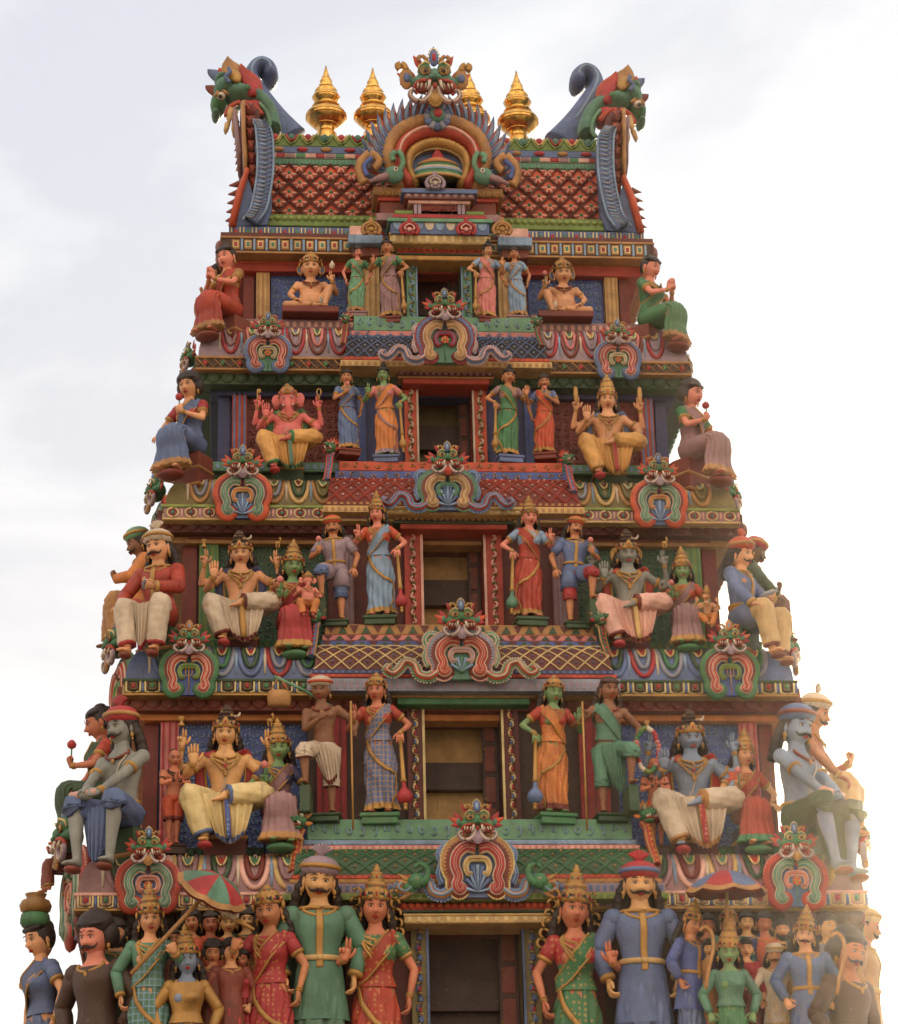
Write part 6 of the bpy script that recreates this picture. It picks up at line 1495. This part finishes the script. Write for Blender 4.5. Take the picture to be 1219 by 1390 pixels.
f.leg(-1,(-.02,-.2,.12),foot=(1,-.2,0),knee=(-.17,-.15,.30)); f.leg(1,(.04,-.22,.05),knee=(.13,-.17,.30)); f.arm(-1,(-.2,-.08,.80),(-1,.2,-1),'open',dir=(0,0,1)); f.arm(1,(.2,-.08,.80),(1,.2,-1),'open',dir=(0,0,1)); f.arm(-1,(-.13,-.14,.66),(-1,.2,-1),'open',dir=(0,0,1)); f.arm(1,(.14,-.14,.60),(1,.2,-1),'open',dir=(0,-.4,.5))
f.dhoti('orange','gold'); f.jewels(2); f.hair('none'); f.crown('kirita'); f.face(); f.done()
def devotee(px,y0,y1,d,label,rz,skin='skinred',cloth='orangered',garland=False,k=1):
    f=F('standing_devotee',label,'statue',px,y0,y1,d,rz=rz,skin=skin,sex='m',group='small devotees standing beside the seated deities')
    f.leg(-1,(-.04,0,.045)); f.leg(1,(.04,0,.045))
    f.arm(-1,(-.02,-.15,.68),(-1,.1,-.8),'flat',dir=(.1,-.2,1),palm=(1,0,0)); f.arm(1,(.02,-.15,.68),(1,.1,-.8),'flat',dir=(-.1,-.2,1),palm=(-1,0,0))
    f.dhoti(cloth,'darkred',name='loin_cloth',short=.52,belt=None); f.jewels(2,mat='darkbrown',chest=False,anklet=False,ear=False); f.face(); 
    mb=MB(); ell(mb,f.hm@V((0,.05,.07)),(.03,.03,.03),'darkbrown'); ell(mb,f.hm@V((0,.02,.03)),(.058,.062,.056),'darkbrown'); mb.build('hair',f.root)
    f.plinth(.13,.11,.03,'darkbrown',drop=.08); f.done(); return f
devotee(234,1148,1020,W4+.95,'red-skinned bald devotee with folded hands standing left of the yellow-clad deity',15)
devotee(893,1150,1030,W4+.95,'red-skinned devotee with long hair and folded hands standing below the flower garland',-5)
gl=empty('flower_garland',at(879,1018,W4+1.1),'oval garland of pink, white and green flowers beside the teal-draped old man','garland')
mb=MB()
for q in range(34):
    a=2*PI*q/34; ell(mb,(.125*math.cos(a)+.006*math.sin(9*a),0,.25*math.sin(a)),(.030,.032,.030),['pink','crimson','white','leaf','green'][(q//3)%5],8,6)
mb.build('flower_ring',gl)
# ---- figures of the side faces, seen past the corners
def sidefig(px,y0,y1,d,label,rz,skin,cl,top,turb=None,pose='sit',hairst='bun',sex='m',frac=.80,hold=None):
    f=F('side_face_figure',label,'statue',px,y0,y1,d,frac=frac,rz=rz,skin=skin,sex=sex,hip=.29,lean=8,group='figures of the side faces seen past the corners')
    f.leg(-1,(-.06,-.24,.045),knee=(-.065,-.22,.30)); f.leg(1,(.06,-.20,.045),knee=(.065,-.22,.30))
    f.arm(-1,(-.12,-.20,.56),(-1,.2,-.2),'relax',dir=(0,-.8,-.6),palm=(0,0,-1)); A=f.arm(1,(.06,-.20,.68),(1,.2,-.8),'fist',dir=(0,-.4,1),palm=(0,1,0))
    if hold: f.held(A,'lotus',hold)
    if sex=='f': f.lapskirt(cl,'gold'); f.blouse(top); f.pallu(cl,'gold')
    else: f.dhoti(cl,'gold',drape=(-.09,.09,.32,-.19,-.04,.04,.05)); f.tunic(top,.36,None,None,long=True,belt='gold') if top else None
    f.jewels(1,chest=False,armlet=False); f.hair(hairst)
    if turb: f.turban(turb,'gold',tuft=turb=='offwhite')
    f.face(sex=='m'); f.rock((0,.02,.10),(.15,.12,.17),'redearth',seed=int(px)); f.done(); return f
sidefig(200,880,722,2.6,'man in orange robe and green headcloth in profile behind the left third-storey corner',-85,'skinbrown','ochre','orange','seagreen',hairst='long')
sidefig(1020,880,735,2.9,'dark man in profile with red headcloth just behind the blue-coated man on the right corner',80,'skindark','maroon','darkgreen','crimson')
sidefig(146,1150,964,3.3,'woman in profile with green sari holding a red bud behind the left fourth-storey corner',-80,'skinred','darkgreen','red',None,hairst='bun',sex='f',hold='crimson')
sidefig(1102,1150,950,3.5,'bare-shouldered man in profile with white turban behind the right corner of the fourth storey',65,'skintan','cream',None,'offwhite',hairst='curly')
sidefig(300,450,362,1.3,'dark-haired woman in profile mostly hidden behind the red-clad woman on the left top corner',-85,'skintan','ochre','bluegrey',None,sex='f')
sidefig(92,1212,1112,3.3,'red-skinned figure in profile beyond the left corner of the fourth storey eave',-85,'skinred','redearth','redearth',None,hairst='bun',frac=.82)
# spouts on the corners
for px,y,s,d,l in((262,453,-1,2.3,'left of the top storey'),(922,470,1,2.3,'right of the top storey'),(220,652,-1,3.0,'left of the second storey')):
    p=at(px,y,d); o=empty('lamp_hook',p,f'tiny brass electric lamp bracket sticking out at the {l}','lamp bracket'); mb=MB(); sweep(mb,[(0,0,0),(-s*.10,.05,0),(-s*.5,.35,0)],.012,'darkgold',n=6); lathe(mb,[(.012,-.03),(.03,-.02),(.025,.02),(.01,.03)],'darkgold',Matrix.Rotation(PI/2,4,'Y'),n=10); mb.build('bracket_arm',o)
# ---- lowest storey: large figures cut by the picture's lower edge
def bigfig(px,y0,y1,d,label,skin,sex,top,low,crown=None,turb=None,band='gold',hair='curly',moust=False,armsp=None,rz=0,halo=False,beard=None,front='gold',name=None,tuft=True,hyaw=0,grp='large figures standing along the lowest visible storey'):
    f=F(name or ('standing_man' if sex=='m' else 'standing_woman'),label,'statue',px,y0,y1,d,rz=rz,skin=skin,sex=sex,hyaw=hyaw,group=grp)
    f.leg(-1,(-.04,0,.045),hipw=.03,thick=.62); f.leg(1,(.04,0,.045),hipw=.03,thick=.62)
    A=[]
    for k in(-1,1):
        sp=(armsp or {}).get(k)
        if sp=='up': A.append(f.arm(k,(k*.15,-.15,.66),(k,.3,-1),'mudra',dir=(0,-.1,1),palm=(0,-1,0)))
        elif sp=='grip': A.append(f.arm(k,(k*.14,-.17,.72),(k,.2,-1),'fist',dir=(-k*.4,-.2,.8),palm=(0,.8,0)))
        else: A.append(f.arm(k,(k*.155,-.02,.49),(k,.4,-.2),'relax',dir=(0,-.1,-1),palm=(-k,0,0)))
    f.skirt(low,'gold',border=None if sex=='m' else 'gold')
    if sex=='m': f.tunic(top,.30,front,'gold',long=True,belt='cream')
    else: f.blouse(top,'gold',long=armsp is not None and 1 in armsp and armsp[1]=='grip'); f.pallu(low,'gold')
    f.jewels(4 if sex=='f' else 1,chest=sex=='f',armlet=sex=='f'); f.hair(hair)
    if crown: f.crown(crown)
    if turb: f.turban(turb,band,tuft)
    if halo:
        for k in(-1,1):
            mb=MB()
            for q in range(6):
                a=.5-q*.45; c=f.hm@V((k*(.082+.008*q),.03,.06-.04*q)); sweep(mb,[c+V((k*.022*math.cos(a+t*5),0,.022*math.sin(a+t*5))) for t in[v/8 for v in range(9)]],.007,'gold',n=6)
            mb.build('curled_headdress',f.root)
    f.face(moust,beard=beard); f.done(); return f,A
dd=W5+.85
bigfig(434,1478,1172,dd,'broad moustached man statue in teal coat and grey turban at the lower left','skinyellow','m','teal','teal',turb='lilac',moust=True)
bigfig(880,1482,1176,dd,'broad moustached man statue in blue-grey coat and red turban at the lower right','skinyellow','m','bluegrey','bluegrey',turb='crimson',band='bluegrey',moust=True)
bigfig(512,1500,1208,dd-.1,'crowned woman statue with green sleeves and curled gold headdress left of the lowest window','skinred','f','green#dot-gold','red#dot-gold',crown='karanda',armsp={-1:'up'},halo=True)
bigfig(789,1505,1212,dd-.1,'crowned woman statue with green drape and curled gold headdress right of the lowest window','skinred','f','crimson#dot-gold','green#dot-gold',crown='karanda',armsp={1:'up'},halo=True)
f,A=bigfig(200,1475,1228,dd+.2,'crowned woman statue in teal blouse gripping a parasol handle at the lower left','skin','f','teal','teal#check-paleblue',crown='karanda',armsp={1:'grip'},hair='long')
H_=A[1]
ua=at(178,1322,dd+.55); ub=at(296,1196,dd+.55); r=empty('parasol',ua,'red and green ceremonial parasol tilted on a long wooden handle at the lower left','parasol')
mb=MB(); sweep(mb,[V((0,0,0)),ub-ua],.022,'ochre',n=8); mb.build('handle',r)
def canopy(R_,h,cols,Mx,par,rim='ochre',n=48):
    mb=MB(); nr=8; vs=[(0,0,h)]; 
    for i in range(1,nr+1):
        t=i/nr
        for j in range(n): a=2*PI*j/n; e=1-.07*t*abs(math.sin(4*a)); vs.append((R_*t*math.cos(a)*e,R_*t*math.sin(a)*e,h*(1-t*t*.9)-.03*abs(math.sin(4*a))*t))
    fs=[];ms=[]
    for j in range(n): fs.append((0,1+j,1+(j+1)%n)); ms.append(cols[(j//6)%len(cols)])
    for i in range(nr-1):
        for j in range(n): a=1+i*n+j;b=1+i*n+(j+1)%n; fs.append((a,a+n,b+n,b)); ms.append(cols[(j//6)%len(cols)] if i<nr-2 else rim)
    mb.add(vs,fs,ms); vs2=[(x*.97,y*.97,z-.03) for x,y,z in vs]; mb.add(vs2,fs,'darkred'); mb.tf(Mx); return mb.build('canopy',par)
canopy(.40,.20,['crimson','teal'],Matrix.Translation(ub-ua-V((.07,-.07,.10)))@V((.42,-.50,.75)).to_track_quat('Z','Y').to_matrix().to_4x4(),r)
f,A=bigfig(368,1480,1215,dd+.05,'woman statue in red dress and gold cap beside the teal-coated man, lower left','skintan','f','crimson','crimson#dot-gold',crown='cap',armsp={-1:'grip',1:'rest'},hair='long',rz=-20)
r=empty('fly_whisk',at(345,1262,dd+.35),'pale shell-shaped fly whisk raised by the woman in red at the lower left','fly whisk'); mb=MB()
a0=at(345,1262,dd+.35)
for q in range(7):
    e=at(298+q*3.5,1236-8*math.sin(q*.5),dd+.35)-a0; sweep(mb,[at(322,1250,dd+.35)-a0,e.lerp(at(322,1250,dd+.35)-a0,.4)+V((0,-.02,.02)),e],[.012,.04,.02],'offwhite',n=8)
mb.build('hair_tuft',r); mb=MB(); sweep(mb,[V((0,0,0)),at(320,1248,dd+.35)-a0],[.016,.028],'gold',n=8); mb.build('handle',r)
pr_=at(986,1200,dd+.35); r=empty('parasol',at(986,1310,dd+.35),'blue and red scalloped parasol standing upright at the lower right','parasol'); mb=MB(); q0=pr_-r.location; sweep(mb,[V((0,0,-.6)),q0],.018,'ochre',n=8); mb.build('handle',r)
canopy(.44,.24,['bluegrey','crimson'],Matrix.Translation(q0+V((0,0,-.10)))@Euler((R(8),0,0)).to_matrix().to_4x4(),r)
# heads of the crowd, left and right
def crowd(px,y1,hpx,d,label,skin,cl,low,rz=0,crown=None,turb=None,hair='bun',beard=None,moust=False,sex='m'):
    H=hpx/.18; f=F('crowd_figure',label,'statue',px,y1+H,y1,d,rz=rz,skin=skin,sex=sex,group='figures crowding below the lowest eave',htilt=random.Random(int(px)).uniform(-6,6))
    f.leg(-1,(-.04,0,.045),hipw=.035,thick=.7); f.leg(1,(.04,0,.045),hipw=.035,thick=.7); f.arm(-1,(-.15,-.02,.50),(-1,.4,-.2)); f.arm(1,(.15,-.02,.50),(1,.4,-.2)); f.skirt(low,low,border=None)
    f.blouse(cl,None,long=True,z0=.55) if sex=='f' else f.tunic(cl,.3,'gold' if crown else None,None,long=True,belt='gold' if crown else None,collar='ochre' if crown else None)
    f.hair(hair)
    if crown: f.crown(crown)
    if turb: f.turban(turb,'gold',False)
    f.jewels(1,chest=False,armlet=False,bangle=False,anklet=False); f.face(moust,beard=beard); f.done(); return f
da=W5+.45
C=[(398,1240,28,4.6,'half-hidden pale face between the red-dressed woman and the teal-coated man','skin','darkgreen','maroon',0,None,None,'big',None,True,'m'),
 (236,1262,26,4.75,'small dark-bearded face left of the blue-faced crowned head','skintan','redearth','maroon',-10,None,None,'bun','black',False,'m'),
 (346,1268,27,4.85,'reddish face with topknot below the raised hand of the red-dressed woman','skinred','ochre','redearth',5,None,None,'topknot',None,False,'f'),
 (1020,1276,26,5.0,'small pale face with bun in the front row right of the green-faced head','skin','crimson','maroon',0,None,None,'bun',None,False,'f'),
 (1060,1284,27,5.05,'front-row face with white turban at the lower right of the parasol','skintan','offwhite','cream',-5,None,'offwhite','curly',None,True,'m'),
 (1084,1268,25,4.85,'small grey-skinned face beside the moustached crowned figure','skingrey','ochre','ochre',10,None,None,'bun',None,False,'m'),
 (128,1246,56,4.9,'large black-haired head with pale forehead and moustache at the lower left corner','skinpink','darkbrown','maroon',-35,None,None,'big',None,True,'m'),
 (154,1252,34,4.6,'black-bearded face in shadow between the corner figure and the teal-bloused woman','skin','darkgreen','maroon',0,None,None,'big','black',False,'m'),
 (251,1284,42,5.3,'blue-faced crowned head at the lower left beside the parasol handle','skinblue','gold','ochre',0,'karanda',None,'long',None,False,'f'),
 (259,1238,30,4.7,'face with black hair just right of the parasol handle under the lower left eave','skintan','orangered','redearth',-8,None,None,'big',None,False,'f'),
 (284,1240,30,4.65,'red-robed face second from the parasol handle under the lower left eave','skinred','orangered','redearth',0,None,None,'bun',None,False,'m'),
 (308,1240,29,4.7,'yellow-faced figure with gold headband under the fly whisk','skinyellow','orangered','redearth',8,'cap',None,'bun',None,False,'f'),
 (334,1236,28,4.6,'pale face under the eave left of the woman in the red dress','skinyellow','darkgreen','maroon',0,None,None,'big',None,False,'m'),
 (288,1280,30,5.05,'front-row black-haired head with mark on the forehead at the lower left','skintan','redearth','crimson',0,None,None,'big',None,False,'m'),
 (312,1278,31,5.1,'front-row black-haired head leaning right beside the marked head','skin','redearth','crimson',8,None,None,'big',None,False,'m'),
 (329,1290,26,5.0,'small reddish face low beside the skirt of the red-dressed woman','skinred','crimson','crimson',-10,None,None,'bun',None,False,'f'),
 (942,1240,34,5.1,'crowned profile figure in blue holding a gold bow at the lower right','skintan','blue','bluegrey',45,'karanda',None,'long',None,False,'m'),
 (968,1243,26,4.65,'red face with black hair under the lower right eave, first from the crowned archer','skinred','redearth','maroon',-8,None,None,'bun',None,False,'m'),
 (999,1276,36,5.3,'green-faced crowned head at the lower right below the parasol','skingreen','teal','green',0,'kirita',None,'long',None,False,'f'),
 (996,1238,30,4.75,'figure with piled ochre hair in front of the parasol shaft','skinyellow','teal','green',10,'cap',None,'none',None,False,'m'),
 (1021,1240,27,4.65,'pale face with flat dark hair right of the parasol shaft','skinyellow','navy','bluegrey',0,None,None,'none',None,False,'m'),
 (1046,1240,29,4.65,'smiling red face in orange shirt under the lower right eave','skinred','orangered','redearth',0,None,None,'none',None,False,'m'),
 (1070,1250,27,4.7,'black-bearded face under the lower right eave','skin','darkbrown','maroon',0,None,None,'bun','black',False,'m'),
 (1105,1252,38,5.25,'crowned moustached figure in blue with a pale bow at the lower right','skin','bluegrey','blue',0,'karanda',None,'long',None,True,'m'),
 (1133,1242,34,4.8,'tilted pale face with black hair near the lower right corner','skinyellow','grey','mauve',15,None,None,'bun',None,False,'f'),
 (968,1278,22,5.1,'small yellow face between the archer and the green-faced head','skinyellow','ochre','ochre',0,None,None,'bun',None,False,'m'),
 (1165,1268,56,5.1,'large dark-haired head with white forehead at the lower right corner','skintan','darkbrown','maroon',40,None,None,'big',None,True,'m')]
for px,y1,hp,d,l,sk,cl,lo,rz,cr_,tu,ha,be,mo,sx in C: crowd(px,y1,hp,d,l,sk,cl,lo,rz,cr_,tu,ha,be,mo,sx)
for px,y,l in((958,1282,'curved gold bow held by the crowned figure in blue near the parasol'),(1136,1290,'curved pale bow held by the moustached crowned figure at the lower right')):
    b0=at(px,y+30,5.5); r=empty('bow',b0,l,'bow'); mb=MB(); sweep(mb,spline([at(a,b,5.5)-b0 for a,b in((px-8,y-18),(px-2,y-24),(px+8,y-16),(px+10,y+6),(px+4,y+34),(px,y+60))],4),.02,'ochre',n=8); mb.build('bow_stave',r)
# pot carrier at the left edge and turbaned profile at the right edge
f,A=bigfig(54,1530,1252,4.0,'woman in profile balancing a brown pot on her head at the far lower left','skin','f','bluegrey','bluegrey',hair='bun',rz=-60,armsp=None)
p=f.root.matrix_basis@f.hm@V((0,.0,.075)); H=f.root.scale[0]
po=empty('water_pot',p,'brown water pot on a green ring on top of the profile woman at far left','pot'); mb=MB(); lathe(mb,[(x*H,z*H) for x,z in((.055,.05),(.075,.065),(.082,.09),(.07,.115),(.045,.125),(.05,.14),(.055,.15))],'darkgold',n=28); mb.build('pot_body',po); mb=MB(); lathe(mb,[(x*H,z*H) for x,z in((.06,-.02),(.074,.0),(.076,.02),(.07,.045),(.055,.052))],'green',n=28,mod=lambda t,i:1+.03*math.cos(10*t+i)); mb.build('head_ring',po)
bigfig(1184,1490,1238,3.6,'man with pale round turban in profile at the far lower right edge','skintan','m','ochre','cream',turb='cream',hair='curly',rz=70,moust=True,tuft=True)
# small heads looking out on the left edge
finalize()
# ------------------------------------------------------------------ ground, light, sky, camera
gm=bpy.data.materials.new('dusty_ground'); gm.use_nodes=True; nt=gm.node_tree; b=nt.nodes['Principled BSDF']; n=nt.nodes.new('ShaderNodeTexNoise'); n.inputs['Scale'].default_value=.6; n.inputs['Detail'].default_value=8
cr=nt.nodes.new('ShaderNodeValToRGB'); cr.color_ramp.elements[0].color=(.20,.17,.13,1); cr.color_ramp.elements[1].color=(.34,.29,.22,1); tc=nt.nodes.new('ShaderNodeTexCoord'); nt.links.new(tc.outputs['Object'],n.inputs['Vector']); nt.links.new(n.outputs['Fac'],cr.inputs['Fac']); nt.links.new(cr.outputs['Color'],b.inputs['Base Color']); b.inputs['Roughness'].default_value=.9
me=bpy.data.meshes.new('ground'); S=3000; me.from_pydata([(-S,-S,0),(S,-S,0),(S,S,0),(-S,S,0)],[],[(0,1,2,3)]); me.materials.append(gm); g=bpy.data.objects.new('ground',me); COL.objects.link(g); g['kind']='structure'
fl=MB(); box(fl,-5.1,5.1,-5.95,5.3,4.9,zc(1500,5.0,600),'mauve',.03); 
tower_l=fl.build('lower_ledge',tower)
sd=(FW*CF+RT*(1232-609.5)+UP*(695-1180)).normalized()
elev=math.asin(sd.z); az=math.atan2(sd.x,sd.y)
sl=bpy.data.lights.new('sun','SUN'); sl.energy=SUN_E; sl.angle=R(SUN_A); sl.color=(1,.86,.66); so=bpy.data.objects.new('sun',sl); COL.objects.link(so); so.rotation_euler=(-sd).to_track_quat('-Z','Y').to_euler()
w=bpy.data.worlds.new('World'); scene.world=w; w.use_nodes=True; nt=w.node_tree; N=nt.nodes; L=nt.links; N.clear()
out=N.new('ShaderNodeOutputWorld'); mix=N.new('ShaderNodeMixShader'); b1=N.new('ShaderNodeBackground'); b2=N.new('ShaderNodeBackground')
sk=N.new('ShaderNodeTexSky'); sk.sky_type='NISHITA'; sk.sun_disc=False; sk.sun_elevation=elev; sk.sun_rotation=az; L.new(sk.outputs[0],b1.inputs['Color']); b1.inputs['Strength'].default_value=.12
tcw=N.new('ShaderNodeTexCoord'); mp=N.new('ShaderNodeMapping'); mp.inputs['Scale'].default_value=(1,1,2.2); mp.inputs['Location'].default_value=(.35,.1,.2); L.new(tcw.outputs['Generated'],mp.inputs['Vector'])
nz=N.new('ShaderNodeTexNoise'); nz.inputs['Scale'].default_value=4.2; nz.inputs['Detail'].default_value=9; nz.inputs['Roughness'].default_value=.55; nz.inputs['Distortion'].default_value=.35; L.new(mp.outputs[0],nz.inputs['Vector'])
rp=N.new('ShaderNodeValToRGB'); e=rp.color_ramp.elements; e[0].position=.42; e[0].color=(.60,.615,.665,1); e[1].position=.585; e[1].color=(.78,.785,.80,1); L.new(nz.outputs['Fac'],rp.inputs['Fac'])
sp=N.new('ShaderNodeSeparateXYZ'); L.new(tcw.outputs['Generated'],sp.inputs[0])
hr=N.new('ShaderNodeMapRange'); hr.inputs['From Min'].default_value=.50; hr.inputs['From Max'].default_value=.12; L.new(sp.outputs['Z'],hr.inputs['Value'])
hm=N.new('ShaderNodeMixRGB'); hm.blend_type='MULTIPLY'; hm.inputs['Color2'].default_value=(1.12,1.05,.97,1); L.new(hr.outputs[0],hm.inputs['Fac']); L.new(rp.outputs['Color'],hm.inputs['Color1'])
bk2=N.new('ShaderNodeMapRange'); bk2.inputs['From Min'].default_value=.35; bk2.inputs['From Max'].default_value=-.55; L.new(sp.outputs['Y'],bk2.inputs['Value'])  # brighter, warmer sky behind the camera, added to light the tower front
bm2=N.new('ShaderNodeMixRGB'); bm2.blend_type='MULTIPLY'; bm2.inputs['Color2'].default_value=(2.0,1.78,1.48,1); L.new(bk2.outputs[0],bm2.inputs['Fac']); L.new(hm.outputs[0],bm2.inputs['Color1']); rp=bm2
dp=N.new('ShaderNodeVectorMath'); dp.operation='DOT_PRODUCT'; L.new(tcw.outputs['Generated'],dp.inputs[0]); dp.inputs[1].default_value=sd
mr=N.new('ShaderNodeMapRange'); mr.inputs['From Min'].default_value=.972; mr.inputs['From Max'].default_value=1; L.new(dp.outputs['Value'],mr.inputs['Value'])
pw_=N.new('ShaderNodeMath'); pw_.operation='POWER'; pw_.inputs[1].default_value=2.2; L.new(mr.outputs[0],pw_.inputs[0])
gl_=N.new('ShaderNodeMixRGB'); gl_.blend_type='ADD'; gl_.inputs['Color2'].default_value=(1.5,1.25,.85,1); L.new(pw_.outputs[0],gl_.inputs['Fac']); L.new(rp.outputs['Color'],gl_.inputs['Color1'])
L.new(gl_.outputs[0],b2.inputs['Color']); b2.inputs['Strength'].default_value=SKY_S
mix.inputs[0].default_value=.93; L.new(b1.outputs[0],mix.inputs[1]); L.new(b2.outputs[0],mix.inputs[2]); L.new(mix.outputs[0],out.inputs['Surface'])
cam=bpy.data.cameras.new('camera'); co=bpy.data.objects.new('camera',cam); COL.objects.link(co); cam.sensor_fit='VERTICAL'; cam.sensor_height=36; cam.lens=CF/1390*36; cam.clip_end=9000
m3=Matrix((RT,UP,-FW)).transposed(); co.matrix_world=Matrix.Translation(CAM)@m3.to_4x4(); scene.camera=co
vs=scene.view_settings; vs.view_transform='Standard'; vs.look='None'; vs.gamma=1; vs.exposure=EXPO; vs.use_curve_mapping=False

# ------------------------------------------------------------------ thin air glowing near the sun
hzb=MB(); box(hzb,-60,60,-45,60,-1,32,'white'); ho=hzb.build('haze'); ho['kind']='stuff'; ho.data.materials.clear()
hm_=bpy.data.materials.new('thin_haze'); hm_.use_nodes=True; nt=hm_.node_tree; nt.nodes.clear(); o_=nt.nodes.new('ShaderNodeOutputMaterial'); pv=nt.nodes.new('ShaderNodeVolumePrincipled'); pv.inputs['Color'].default_value=(1,.86,.68,1); pv.inputs['Density'].default_value=HAZE; pv.inputs['Anisotropy'].default_value=.9
nt.links.new(pv.outputs[0],o_.inputs['Volume']); ho.data.materials.append(hm_)
